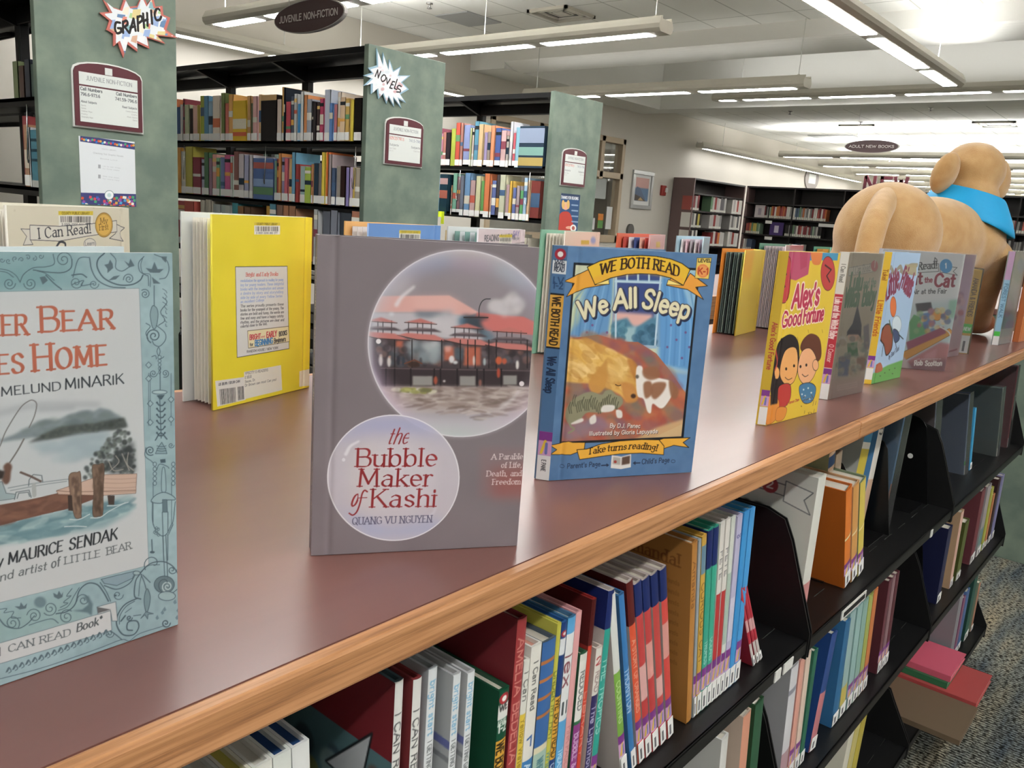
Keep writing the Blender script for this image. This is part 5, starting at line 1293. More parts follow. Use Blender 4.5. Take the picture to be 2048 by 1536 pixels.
    L(D(1340, 420, 1440, 330, 1560, 310, 1650, 350, 1710, 430), 2); L(D(1340, 430, 1420, 350, 1530, 340), 1.3); spiral(c, D(1470, 330)[0], 20, .8, k, 1.6, 2.5, 1); spiral(c, D(1650, 390)[0], 9, 1.3, k, 1.6); L(D(1340, 430, 1300, 500, 1290, 640, 1350, 670), 2.2); L(D(1360, 430, 1340, 520, 1330, 640), 1.3); L(D(1350, 430, 1380, 500, 1400, 570), 1.6); L(D(1370, 440, 1440, 510), 1.6)
    L(D(1320, 660, 1200, 720, 1130, 820, 1120, 920, 1180, 1010, 1280, 1010, 1330, 940, 1310, 880, 1230, 890, 1220, 960, 1270, 970), 2.4); L(D(1290, 690, 1210, 740, 1150, 830, 1145, 910), 1.5); L(D(1160, 880, 1200, 830), 3); L(D(1200, 800, 1260, 755), 1.3); spiral(c, D(1240, 850)[0], 6, 1.4, k, 2); L(D(1280, 830, 1350, 820), 1.5)
    L(D(-20, 1440, 400, 1330, 900, 1160, 1160, 1060, 1240, 1070, 1340, 1000, 1560, 930), 1.4); spiral(c, D(1590, 900)[0], 9, 1.4, k, 2.2); L(D(1060, 975, 1110, 1010, 1170, 1060), 1.6); spiral(c, D(1050, 1000)[0], 9, 1.5, k, 1.4)
    for x, y in ((1490, 850), (1540, 800), (1660, 700), (1690, 780), (1680, 850), (1560, 770)): c.poly(D(x, y, x + 20, y - 30, x + 35, y + 5, x + 15, y + 20), '5f767e', .8)
    c.poly(D(970, 480, 1130, 440, 1300, 400, 1270, 470, 1120, 540, 1000, 520), '7e929c', .9, 0, False, k, 1.3); L(D(1000, 540, 1120, 575, 1240, 520, 1300, 430), 2); spiral(c, D(1130, 630)[0], 11, 1.2, k, 1.4); c.ell(D(1105, 635)[0], 3, 2, k); c.ell(D(1310, 420)[0], 7, 4, '8fa2a6', 1, 0, k, 1.3)
    L(D(540, 810, 640, 790, 720, 720, 760, 590, 840, 520, 930, 530, 990, 600, 1040, 690), 2.4); L(D(560, 780, 650, 740, 710, 640, 760, 560), 1.4); L(D(960, 510, 1020, 600, 1060, 690), 1.5); spiral(c, D(800, 680)[0], 13, 1.6, k, 1.5, 3, 1); c.poly(D(800, 640, 850, 640, 890, 720, 880, 830, 840, 800, 690, 780, 790, 770, 850, 720), '566b72', .9, 1)
    for x, y in ((480, 760), (330, 830), (120, 900), (640, 840), (-100, 960), (-250, 1000)): spiral(c, D(x, y)[0], 15, 1.7, k, 1.5, x, 1 if x % 4 else -1)
    c.ell(D(385, 700)[0], 12, 11, '62777e', .95, 1); c.poly(D(510, 610, 550, 630, 565, 590, 590, 630, 605, 600, 600, 650, 560, 670, 520, 650), leaf, .85); c.poly(D(140, 740, 190, 740, 200, 700, 230, 740, 260, 710, 250, 760, 190, 770), leaf, .85); L(D(-100, 790, 60, 760, 40, 800, 130, 790, 110, 850, 200, 850), 1.4); L(D(-20, 840, 60, 930, 180, 950, 270, 900, 330, 830), 2); L(D(690, 570, 640, 640, 680, 640, 610, 700, 650, 710, 580, 750), 1.5); L(D(280, 920, 400, 880, 500, 860, 560, 900), 1.4)
    ban = D(-300, 1180, 1060, 780, 1072, 968, -300, 1380); c.poly(ban, 'bbbdbe'); c.line(ban + ban[:1], k, 1); c.poly(D(930, 745, 1110, 695, 1128, 880, 1075, 880, 1060, 780, 940, 815), 'b6b9ba', 1, 0, False, k, 1); c.poly(D(930, 745, 1065, 770, 940, 805), '5a5c5e')
    c.text('CAN READ', D(80, 1180)[0], D(675, 1018)[0], 15, '4a5256', .13, .05, True); c.text('Book*', D(735, 985)[0], D(975, 905)[0], 16, '3c4448', .16, .07, False, .15); c.line(D(0, 1135, 0, 1215), '4a5256', 2)
    c.text('AN I', D(-260, 1280)[0], D(0, 1210)[0], 15, '4a5256', .13, .05, True)
    for i in range(16): x = 60 + i * 62; y = 1370 - i * 24; L(D(x, y, x + 25, y - 45, x + 48, y - 10, x + 26, y + 8), 1.7, '4e6068'); L(D(x + 30, y - 40, x + 10, y - 5), 2.4, '4e6068')
    # title and credits
    t = 'a85f4b'; S = dict(serif=True)
    c.text('Father', A(-640, 950)[0], A(265, 917)[0], 51, t, .15, .05, small=.88, **S); c.text('Bear', A(385, 893)[0], A(1090, 858)[0], 51, t, .15, .05, small=.8, **S)
    c.text('Comes', A(-640, 1345)[0], A(228, 1282)[0], 52, t, .15, .05, small=.84, **S); c.text('Home', A(320, 1268)[0], A(1022, 1206)[0], 54, t, .15, .05, small=.8, **S)
    d = '2a3036'
    c.text('HOLMELUND', A(-300, 1542)[0], A(582, 1450)[0], 19, d, .15, .06, small=.8); c.text('MiNARiK', A(625, 1442)[0], A(1185, 1385)[0], 21, d, .15, .06, small=.84)
    # picture of the lake
    c.poly(B(-700, 140, 300, 110, 900, 130, 1180, 260, 1290, 500, 1300, 800, 1260, 1180, 1000, 1330, 500, 1400, -700, 1500), 'b0b5b8', .8, 8)
    c.line(B(-500, 290, 0, 230, 250, 170, 500, 150, 940, 150), '94969b', 13, .6, True, blur=4); c.line(B(380, 200, 560, 190, 700, 180), '8a8c92', 9, .5, True, blur=3)
    c.poly(B(-600, 560, 0, 490, 130, 440, 300, 350, 440, 290, 540, 305, 650, 250, 850, 200, 900, 215, 960, 180, 1050, 200, 1190, 290, 1210, 350, 700, 400, 300, 470, 0, 510), '727d82', .95, 2); c.dabs(40, B(150, 440, 450, 300, 850, 210, 1150, 280, 1150, 330, 400, 440), 3, 8, ['65716f', '808b8e', '5d686c'], .4, 5, -.2, 2, 2)
    c.poly(B(270, 515, 420, 430, 560, 370, 700, 345, 900, 330, 1080, 290, 1190, 275, 1225, 365, 1120, 390, 700, 450, 400, 500), '424846', .95, 2); c.dabs(60, B(330, 490, 560, 375, 900, 335, 1190, 285, 1200, 360, 700, 440), 1.5, 4, ['383d3b', '4e5552', '565d58'], .6, 6)
    c.dabs(60, B(380, 520, 1050, 430, 950, 600, 700, 690, 500, 620), 4, 12, ['94a2a8', '9dabb0', '8b9aa2'], .3, 7, -.15, 3, 3)
    c.dabs(170, B(790, 870, 850, 700, 1000, 520, 1150, 380, 1270, 420, 1305, 700, 1290, 810, 1000, 810), 2, 5.5, ['474d4a', '5d6562', '33393a', '6d7672', '2c3132'], .8, 8); c.poly(B(1030, 810, 1100, 600, 1280, 500, 1300, 800), '33383a', .7, 4)
    for p in (B(1060, 780, 1140, 700, 1110, 640), B(1240, 780, 1200, 690, 1170, 620), B(1180, 770, 1090, 780, 1040, 690), B(1280, 780, 1220, 720, 1230, 610)): L(p, 1.8, '8c8984')
    c.poly(B(-700, 1400, 0, 1320, 650, 1150, 1260, 1020, 1250, 1180, 1000, 1330, 600, 1390, 0, 1490, -700, 1560), '7b959b', .9, 5); c.dabs(140, B(-300, 1400, 0, 1330, 650, 1180, 1240, 1060, 1220, 1180, 600, 1370, 0, 1470), 3, 9, ['5f7d86', '8fa7ab', '6a8890', '9fb2b4', '56747c'], .5, 9, -.2, 4, 1)
    c.poly(B(-600, 1210, 0, 1105, 550, 995, 700, 985, 900, 1000, 1000, 1020, 650, 1150, 300, 1230, 0, 1310, -600, 1420), '67493f'); c.dabs(60, B(-200, 1200, 550, 1020, 900, 1030, 300, 1220, 0, 1290), 3, 8, ['5a3f38', '735548', '7d5a4a'], .5, 10, -.2, 3); L(B(-400, 1180, 0, 1105, 300, 1050, 560, 990), 3, 'b4b8ba'); L(B(80, 950, 300, 910, 650, 865, 660, 880), 2, '7c8488'); L(B(100, 975, 400, 920, 640, 885), 1.3, '6c7478')
    c.poly(B(540, 975, 860, 865, 985, 822, 1312, 812, 1302, 1000, 985, 1020, 560, 1010), 'b79d8f', 1, 0, False, '6a544c', 1); 
    for y in (860, 900, 945, 985): L(B(985, y, 1150, y + 4, 1305, y - 6), .9, '8f776c')
    L(B(545, 975, 700, 985, 985, 980, 1300, 970), 1.2, '6f584e'); c.poly(B(660, 840, 740, 798, 775, 830, 780, 1200, 770, 1235, 720, 1230, 690, 1100), '7b6557', 1, 0, True, '4c3c34', 1); c.poly(B(885, 745, 940, 725, 998, 730, 990, 960, 985, 1200, 950, 1220, 890, 1205, 900, 960), '69564a', 1, 0, True, '463a32', 1); c.dabs(50, B(690, 860, 760, 850, 770, 1200, 720, 1200), 1.2, 3, ['5c493e', '8f7766', '4e3f37'], .7, 11, 1.5, 3); c.dabs(50, B(900, 760, 985, 750, 975, 1190, 905, 1190), 1.2, 3, ['54443a', '7d6858', '44372f'], .7, 12, 1.5, 3)
    c.poly(B(1030, 1020, 1100, 1020, 1095, 1110, 1040, 1110), '453a36'); c.poly(B(650, 1020, 690, 1020, 700, 1170, 655, 1165), '40342f')
    for p in (B(670, 1250, 760, 1250, 860, 1200), B(870, 1235, 960, 1230, 1050, 1170, 1200, 1090), B(1030, 1120, 1120, 1115, 1230, 1085), B(620, 1320, 720, 1315, 830, 1320)): L(p, 2, 'b2bdc0')
    for p in (B(140, 1060, 155, 990, 280, 970, 300, 1040), B(165, 1050, 180, 1000, 270, 990, 285, 1030), B(275, 930, 280, 870, 320, 820, 400, 830, 410, 890)): c.line(p, '525c60', 1.6)
    c.line(B(200, 800, 300, 840, 390, 885), '5b4c46', 4.5); c.line(B(325, 920, 330, 1020), '9a9d9c', 8)
    L(B(-100, 760, 0, 550, 60, 400, 190, 190, 270, 120, 320, 110, 352, 150, 330, 260, 280, 370), 2.2, '6c6a68'); L(B(230, 480, 170, 590, 95, 705), 3, '6a6664')
    c.poly(B(35, 740, 80, 705, 115, 740, 105, 800, 95, 880, 60, 915, 20, 880, 40, 800), '61483e', 1, 1, True); c.poly(B(-80, 760, 50, 790, 30, 860, -80, 880), '332c2a', 1, 1); c.poly(B(-200, 900, 20, 890, 60, 1000, 150, 1010, 140, 1050, -200, 1100), '8c9ca0', 1, 1, False, '4a565a', 1.2)
    e = '23282c'
    c.text('By', D(-120, 390)[0], D(28, 348)[0], 22, e, .15, .06, False, .15); c.text('MAURiCE', D(80, 335)[0], D(598, 208)[0], 23, e, .16, .06, False, .1, small=.84); c.text('SENDAK', D(665, 200)[0], D(1120, 92)[0], 23, e, .16, .06, False, .1, small=.84)
    g = '4c5154'
    c.text('and', D(-70, 520)[0], D(130, 465)[0], 17, g, .13, .08, False, .15); c.text('artist', D(178, 450)[0], D(445, 388)[0], 17, g, .13, .08, False, .15); c.text('of', D(492, 375)[0], D(575, 350)[0], 19, g, .13, .08, False, .15); c.text('LITTLE', D(620, 335)[0], D(960, 262)[0], 14.5, g, .12, .06, True); c.text('BEAR', D(1025, 246)[0], D(1258, 185)[0], 14.5, g, .12, .06, True)

def a_kashi(c):
    A, B = K_(600, 440, .4492), K_(730, 500, .2473)
    c.grain(70, .012, 4)
    def disc(p, rx, ry):
        t = np.linspace(0, 2 * PI, 70, endpoint=False); x, y, m = c.mask(c.P([(p[0] + rx * math.cos(i), p[1] + ry * math.sin(i)) for i in t]))
        f = np.zeros((c.ny, c.nx)); x0, y0 = max(x, 0), max(y, 0); x1, y1 = min(x + m.shape[1], c.nx), min(y + m.shape[0], c.ny); f[y0:y1, x0:x1] = m[y0 - y:y1 - y, x0 - x:x1 - x]; return f
    base = c.a.copy(); cen = A(716, 553)[0]; f = disc(cen, 186, 187)
    c.poly(B(-100, -50, 1500, -50, 1500, 1600, -100, 1600), '8d848b'); c.poly(B(100, 0, 780, -20, 700, 130, 250, 220, 60, 420), '8793b4', .75, 14); c.poly(B(700, 20, 1080, 30, 1000, 200, 700, 150), 'a493a8', .6, 14); c.poly(B(1050, 60, 1400, 250, 1300, 330, 1050, 200), '9fb0be', .6, 14); c.poly(B(150, 230, 420, 200, 330, 420, 100, 420), 'b5aeb4', .7, 14)
    c.poly(B(60, 380, 680, 374, 800, 440, 920, 512, 820, 545, 560, 512, 60, 512), 'd3a39d', 1, 1); c.poly(B(380, 390, 680, 378, 790, 440, 720, 500, 420, 490), 'dbb0aa', .6, 8); c.poly(B(905, 512, 1280, 546, 1420, 610, 1420, 700, 960, 655, 880, 560), 'c4706c', 1, 1)
    c.poly(B(60, 512, 560, 512, 820, 540, 900, 640, 1000, 740, 60, 720), 'b8b3ba', 1, 2); c.poly(B(400, 505, 700, 510, 690, 560, 420, 545), '53606e', .8, 5); c.poly(B(800, 530, 990, 550, 1000, 560, 930, 580, 960, 650, 1000, 740, 900, 660, 760, 600), '3c444e', 1, 4); c.poly(B(740, 560, 800, 540, 820, 600, 760, 620), '4f7088', .8, 5); c.poly(B(930, 640, 1000, 660, 1060, 740, 960, 740), '5a7486', .8, 5)
    c.dabs(40, B(560, 540, 740, 520, 720, 760, 520, 800), 6, 16, ['b9b4ba', 'c6c1c6', 'a9a7ae'], .3, 3, 0, 1, 5); c.dabs(30, B(980, 470, 1100, 430, 1200, 380, 1250, 440, 1230, 530, 1000, 500), 5, 13, ['c2bdc2', 'b5afb6', 'd0cbce'], .5, 4, 0, 1, 4)
    c.line(B(800, 552, 992, 553), '2c2628', 2.5); c.line(B(920, 545, 922, 480, 940, 430, 970, 405, 1012, 402), '26282c', 1.7, smooth=True)
    c.poly(B(60, 705, 1420, 760, 1420, 1115, 140, 1115, 60, 960), '453c40', 1, 3)
    c.dabs(160, B(100, 740, 1350, 790, 1350, 930, 100, 940), 3, 9, ['5d5257', '3a3438', '6e6268', '4d545c', '7a5a52', '2c282c'], .6, 5, 0, 1, 1)
    c.poly(B(330, 740, 620, 750, 600, 900, 350, 900), '6a737a', .7, 6); c.dabs(30, B(350, 760, 600, 760, 580, 900, 400, 900), 5, 12, ['97a0a6', '7c868c', 'b0b4b8'], .5, 6, 0, 1, 3)
    for p in (B(640, 790, 735, 790, 735, 900, 640, 900), B(800, 790, 935, 790, 935, 940, 800, 940), B(250, 740, 310, 740, 300, 790, 250, 790)): c.poly(p, 'b8654f', .9, 2)
    c.poly(B(640, 780, 700, 780, 690, 830, 650, 830), 'cfa09a', .8, 2); c.poly(B(715, 790, 800, 800, 790, 900, 720, 890), '4f5a64', .9, 2)
    roof = lambda pts, col: c.poly(pts, col, 1, .6)
    for dx, dy, s in ((0, 0, 1), (375, 40, 1), (-320, -10, 1), (720, 75, 1.05)):
        q = lambda *a: B(*[(v - 455) * s + 455 + dx if i % 2 == 0 else (v - 650) * s + 650 + dy for i, v in enumerate(a)])
        for x in (352, 425, 466, 535): c.line(q(x, 590, x, 700), '2e2a2e', 1.7)
        roof(q(318, 592, 450, 560, 582, 606, 450, 598), 'b9706a'); roof(q(298, 660, 350, 640, 560, 644, 622, 671), '4c4248'); roof(q(345, 645, 420, 632, 500, 640, 560, 650), '7a6a6e'); roof(q(262, 694, 340, 676, 560, 692, 684, 748, 420, 730), 'bd7670'); c.line(q(262, 696, 420, 732, 684, 749), '3a2e30', 1.8); c.line(q(320, 592, 450, 600, 580, 607), '40302f', 1.5)
    for x in (240, 380, 620, 770, 830, 890, 1000, 1060, 1310): c.line(B(x, 735, x, 960), '241f22', 2.2)
    c.poly(B(130, 955, 1420, 985, 1420, 1112, 140, 1112), '382f33', 1, 2); c.line(B(130, 962, 1420, 985), '5a4d50', 2.4)
    for x0, x1, y0, y1 in ((385, 545, 1025, 1100), (765, 892, 1025, 1102), (1115, 1226, 1020, 1095)): c.poly(B(x0, y0, x1, y0, x1, y1, x0, y1), '8d8a88', 1, 1)
    for x in (170, 240, 370, 560, 610, 745, 905, 960, 1100): c.line(B(x, 970, x, 1110), '1f1a1d', 3)
    for x, y, w, h, col in ((128, 900, 16, 45, 'cfc8c6'), (195, 910, 16, 42, 'd4cdca'), (128, 860, 12, 12, 'b8a49c'), (200, 870, 10, 10, 'c09080'), (700, 890, 22, 30, 'd0d0d4'), (730, 915, 20, 14, 'c8c8cc'), (880, 900, 9, 40, 'd0ccca'), (965, 910, 12, 30, 'a8b4b8'), (1080, 900, 26, 32, 'c05c3c'), (1125, 905, 20, 24, 'b85840'), (1078, 1000, 14, 40, 'b04c38'), (1230, 935, 13, 36, 'e0dcd8'), (570, 1060, 16, 34, 'a0503c'), (640, 1066, 10, 9, 'e0dcd8'), (930, 1080, 12, 28, '8a5a50'), (400, 930, 55, 24, '3a2a24'), (270, 900, 14, 40, '2e2e38'), (310, 905, 14, 36, '343c48'), (450, 910, 12, 36, '4a4a50')): c.ell(B(x, y)[0], w * .2473, h * .2473, col, .95, 1)
    c.line(B(320, 925, 400, 895, 460, 925), '6a4030', 2.5)
    c.poly(B(-50, 1108, 1420, 1112, 1420, 1330, 300, 1330, 0, 1250), 'a89a96', 1, 3); c.poly(B(0, 1330, 1400, 1320, 1400, 1540, 0, 1540), 'b5aeb8', 1, 14); c.dabs(190, B(150, 1115, 1380, 1115, 1380, 1290, 900, 1380, 300, 1260), 1.2, 3.2, ['8d7c76', 'b9aca8', '776660', 'c4b8b4', '9c8c86', '6e5e58'], .55, 7, 0, 7, 1); c.dabs(30, B(240, 1125, 560, 1135, 540, 1165, 260, 1150), 2, 4, ['8f9050', 'b0ac70', '6c6a48', 'd0ccb8'], .8, 8, 0, 2.4, 1)
    for x in (260, 600, 740, 960): c.line(B(x, 1110, x + 4, 1200), '6a5a58', 5, .5, blur=3)
    # the soap film: pale rim, glints
    yy, xx = np.mgrid[0:c.ny, 0:c.nx]; q = c.P([cen, (cen[0] + 186, cen[1]), (cen[0], cen[1] + 187)]); d0 = q[1] - q[0]; d1 = q[2] - q[0]; den = d0[0] * d1[1] - d0[1] * d1[0]
    X = xx - q[0][0]; Y = yy - q[0][1]; u = (X * d1[1] - Y * d1[0]) / den; v = (d0[0] * Y - d0[1] * X) / den; rr = np.hypot(u, v)
    al = np.clip((rr - .72) / .28, 0, 1) ** 1.6 * .8 * (1 - .35 * np.clip(u, 0, 1)); th = np.arctan2(v, u); tint = np.stack([.78 + .04 * np.sin(th * 3), .76 + .03 * np.sin(th * 4 + 1), .82 + .05 * np.sin(th * 2 + 2)], -1)
    c.a = c.a * (1 - al[..., None]) + tint * al[..., None]; c.a = base * (1 - f[..., None]) + c.a * f[..., None]
    t = np.linspace(0, 2 * PI, 70); ring = [(cen[0] + 185 * math.cos(i), cen[1] + 186 * math.sin(i)) for i in t]; c.line(ring, 'd9d6da', 2.2, .85); c.line(ring, 'd0ccd4', 6, .35, blur=3)
    c.line(B(255, 450, 300, 385, 395, 305), 'dcd9de', 9, .8, True, 5, 2); c.line(B(1100, 1275, 1180, 1220, 1240, 1150), 'd4d0d6', 8, .6, True, 5, 3); c.ell(B(110, 745)[0], 5, 5, 'e4e0e4'); c.ell(B(1265, 1087)[0], 5, 5, 'd8d0d4'); c.ell(B(215, 525)[0], 5, 4, 'd0d4da', .7, 2)
    # small bubble with the title
    cs = A(416, 1150)[0]; f2 = disc(cs, 132, 126); b2 = c.a.copy(); c.a[:] = hx('c3bcc6'); c.poly(A(120, 1000, 300, 870, 560, 880, 700, 1040, 600, 960, 300, 950), 'a3a6cc', .8, 14); c.poly(A(130, 1250, 300, 1420, 600, 1400, 710, 1200, 640, 1330, 400, 1370, 200, 1300), 'a9b0d0', .8, 12); c.ell(cs, 85, 78, 'cfc9d1', .8, 14); c.ell(A(300, 1150)[0], 40, 70, 'cdc6c4', .4, 12)
    m = (f2 * .93)[..., None]; c.a = b2 * (1 - m) + c.a * m
    ring = [(cs[0] + 131 * math.cos(i), cs[1] + 125 * math.sin(i)) for i in t]; c.line(ring, 'e0dde2', 2.2, .95); c.line(A(205, 1045, 225, 1010, 262, 988), 'e2e0e4', 7, .8, True, 4, 1); c.ell(A(195, 1070)[0], 3.5, 3.5, 'dedbe0', .8); c.line(A(560, 1330, 590, 1310, 606, 1280), 'd8d8e0', 5, .6, True, 2, 2)
    r = '8e2c30'
    c.text('the', A(388, 1000)[0], A(478, 998)[0], 32, r, .09, .04, False, .35); c.text('Bubble', A(250, 1100)[0], A(606, 1097)[0], 36, r, .14, .035, True); c.text('Maker', A(260, 1188)[0], A(586, 1186)[0], 35, r, .14, .035, True); c.text('o', A(224, 1276)[0], A(248, 1276)[0], 37, r, .1, .05, False, .3); c.line(A(300, 1212, 288, 1206, 277, 1222, 268, 1262, 254, 1300, 236, 1316, 220, 1308), r, 3.0, smooth=True); c.line(A(262, 1240, 298, 1238), r, 1.6); c.text('Kashi', A(315, 1280)[0], A(602, 1277)[0], 36, r, .14, .035, True)
    c.text('QUANG VU NGUYEN', A(233, 1358)[0], A(586, 1347)[0], 14.2, '54506a', .13, .05, True)
    c.poly(A(800, 1015, 1060, 1015, 1060, 1238, 790, 1238), '8b6d6f', .4, 6); c.poly(A(850, 1110, 1060, 1090, 1060, 1236, 850, 1236), '9a524c', .6, 14)
    for s, x0, x1, y in (('A Parable', 852, 990, 1068), ('of Life,', 895, 985, 1105), ('Death, and', 830, 985, 1143), ('Freedom', 855, 980, 1180)): c.text(s, A(x0, y)[0], A(x1, y - 2)[0], 10.5, 'e6d8d8', .13, .05, True)
def spine_kashi(w, h):
    return spine_art(w, h, '5e565c', [('t', 'The Bubble Maker of Kashi', .94, .5, 'cfc4ac', .5, dict(thick=.13)), ('t', 'Quang Vu Nguyen', .3, .08, 'b8aca0', .4)], 2600)

def a_sleep(c):
    A = K_(1050, 440, .3646); c.grain(50, .025, 3); c.grain(14, .015, 9)
    fr = A(268, 237, 960, 268, 868, 1200, 190, 1232); c.poly(fr, '141820')
    inn = A(276, 247, 951, 277, 859, 1192, 199, 1222); base = c.a.copy(); x, y, m = c.mask(c.P(inn)); f = np.zeros((c.ny, c.nx)); f[max(y, 0):y + m.shape[0], max(x, 0):x + m.shape[1]] = m[max(0, -y):, max(0, -x):][:c.ny - max(y, 0), :c.nx - max(x, 0)]
    c.poly(inn, 'c4cab0'); c.poly(A(740, 280, 960, 280, 900, 850, 720, 800), '8db4cf', 1, 4)
    c.poly(A(495, 250, 750, 260, 745, 700, 470, 690), '7c9cba'); c.poly(A(505, 345, 740, 350, 700, 560, 490, 540), '37477f', 1, 2); c.poly(A(505, 290, 740, 300, 740, 335, 505, 330), '3a4a80')
    c.poly(A(490, 505, 700, 520, 690, 590, 485, 580), 'd9aba2', 1, 4); c.poly(A(480, 560, 560, 540, 600, 600, 690, 540, 720, 540, 715, 690, 470, 690), '4f7f98', 1, 3); c.poly(A(560, 590, 610, 590, 590, 680, 530, 680), 'a9c4c8', .8, 3); c.dabs(60, A(480, 580, 560, 560, 540, 680, 480, 680), 3, 7, ['3f6c84', '5f8fa6', '48788a'], .6, 3); c.dabs(60, A(600, 640, 700, 560, 720, 690, 600, 690), 3, 7, ['3d6480', '54809c', '2f5870'], .6, 4)
    for p in (A(497, 340, 745, 348), A(500, 285, 497, 690), A(745, 300, 712, 700), A(560, 285, 560, 335), A(620, 290, 620, 335), A(680, 292, 680, 340)): c.line(p, 'b4cbd8', 4)
    c.line(A(480, 692, 715, 700), '9cb8cc', 6); c.poly(A(330, 290, 485, 300, 480, 430, 455, 640, 240, 650, 290, 520), '5d8fc2', .92, 3); c.poly(A(276, 360, 340, 330, 300, 560, 245, 620), 'b5c4a4', .7, 6); c.poly(A(755, 310, 850, 330, 930, 560, 925, 830, 740, 790, 735, 500), '5b92c8', .92, 3)
    for i in range(7):
        c.line(A(470 - i * 24, 310 + i * 10, 440 - i * 30, 480, 400 - i * 26, 640), ['4478ac', '84b0d8'][i % 2], 3, .6, True, blur=1); c.line(A(765 + i * 24, 330 + i * 12, 775 + i * 26, 560, 760 + i * 28, 800), ['4a80b6', '8ab6de'][i % 2], 3, .6, True, blur=1)
    for x_, y_ in ((370, 580), (420, 520), (450, 620), (340, 620), (330, 560), (830, 660), (880, 620), (800, 580), (860, 760), (780, 700), (900, 700)): c.ell(A(x_, y_)[0], 2.4, 2.6, '6f5a8c')
    c.poly(A(720, 820, 930, 850, 900, 1000, 800, 900), '6f9ccc', .9, 4)
    c.poly(A(199, 660, 400, 632, 530, 670, 620, 672, 720, 735, 800, 835, 885, 960, 865, 1120, 640, 1225, 190, 1235), 'a2644f'); c.dabs(240, A(210, 680, 400, 640, 620, 680, 800, 850, 880, 970, 860, 1110, 640, 1200, 200, 1220), 5, 14, ['b5624a', '8a5a68', '9a7a64', 'c07850', '7c5a74', '6f7468', 'a84c3c'], .45, 5, .5, 1.6, 3)
    c.poly(A(560, 1225, 720, 1140, 880, 1090, 860, 1200), 'c8a67a', .9, 3); c.poly(A(200, 1120, 420, 1080, 500, 1140, 220, 1222), '8a7a94', .6, 6)
    c.poly(A(199, 660, 330, 655, 430, 690, 520, 735, 585, 770, 625, 860, 635, 930, 612, 985, 560, 1000, 520, 960, 440, 920, 350, 900, 199, 890), 'd8ab5c', 1, 2); c.dabs(160, A(210, 670, 340, 665, 520, 745, 610, 850, 600, 950, 400, 900, 210, 870), 3, 9, ['e4c07a', 'c8944a', 'edd093', 'b98440', 'd8a850'], .45, 6, .6, 2.4, 1)
    c.poly(A(350, 890, 420, 800, 450, 770, 450, 880, 420, 945, 370, 950), 'c38e48', .95, 2, True); c.poly(A(560, 770, 610, 790, 632, 900, 600, 880), 'b67a3c', .9, 2, True); c.poly(A(530, 900, 590, 905, 622, 960, 605, 1000, 550, 995), 'c08446', .9, 2, True); c.ell(A(594, 968)[0], 5, 4.5, '4a3226', 1, 1); c.line(A(496, 905, 512, 912, 526, 908), '4a3020', 1.6, smooth=True); c.poly(A(450, 800, 540, 790, 560, 880, 470, 900), 'e2bd78', .5, 4)
    c.poly(A(610, 820, 640, 805, 660, 850, 740, 870, 800, 890, 810, 950, 770, 1020, 740, 1035, 700, 1010, 690, 1060, 670, 1050, 650, 985, 615, 960), 'e2dcd6', 1, 1, True)
    for p in (A(650, 820, 720, 810, 740, 860, 690, 880, 650, 860), A(650, 900, 690, 890, 700, 950, 660, 980), A(700, 900, 770, 895, 760, 940, 715, 985, 690, 960), A(790, 880, 840, 930, 830, 980, 800, 970)): c.poly(p, '8f6248', .95, 2, True)
    c.ell(A(615, 862)[0], 3.5, 4, '4a4038', .8, 1)
    c.poly(A(225, 1060, 260, 990, 350, 945, 420, 960, 440, 940, 470, 935, 500, 960, 530, 975, 535, 1010, 500, 1040, 440, 1045, 420, 1060, 340, 1060, 300, 1100, 240, 1120), '8c8a70', 1, 1, True); r = random.Random(2)
    for i in range(26): x_ = 250 + i * 10.5; y_ = 985 + r.uniform(-25, 20); c.line(A(x_, y_, x_ - 8, y_ + 30, x_ - 4, y_ + 60), '4f4e3e', 2, .75, True)
    for p in (A(250, 1120, 310, 1090, 320, 1105, 280, 1120), A(355, 1090, 385, 1070, 390, 1110, 360, 1122), A(500, 1045, 530, 1050, 532, 1085, 505, 1085), A(430, 1020, 490, 1020, 480, 1050, 420, 1055)): c.poly(p, 'dad6d0', 1, 1, True)
    c.line(A(235, 1080, 250, 1130, 270, 1150, 240, 1170), '8c8a70', 4, smooth=True)
    c.a = base * (1 - f[..., None]) + c.a * f[..., None]; c.line(inn + inn[:1], '141820', 2.6)
    # upper banner
    E_ = '2c2014'; G = 'dfb534'
    c.poly(A(350, 275, 215, 340, 272, 352, 228, 425, 330, 378, 460, 355, 455, 318, 385, 340), 'e0a03c', 1, 0, False, E_, 1.3); c.poly(A(905, 295, 1000, 365, 935, 372, 978, 440, 890, 385, 775, 362, 800, 322, 870, 355), 'e09a3e', 1, 0, False, E_, 1.3)
    top = A(342, 262, 410, 230, 480, 212, 560, 201, 640, 198, 720, 203, 800, 218, 860, 242, 905, 275); bot = A(868, 362, 800, 322, 720, 302, 640, 298, 560, 302, 470, 322, 385, 360)
    c.poly(top + bot, G, 1, 0, False, E_, 1.4); c.poly(A(385, 358, 470, 320, 640, 297, 800, 320, 866, 360, 872, 330, 800, 285, 640, 265, 470, 290, 365, 325), 'e0a03e', .6, 3); c.line(top + bot + top[:1], E_, 1.4)
    c.poly(A(382, 358, 460, 330, 462, 356), 'f0d880', 1, 0, False, E_, 1); c.poly(A(868, 362, 785, 330, 776, 358), 'f0d880', 1, 0, False, E_, 1)
    c.text('WE BOTH READ', A(412, 303)[0], A(842, 315)[0], 19, '2e160c', .21, .07, True, curve=.085)
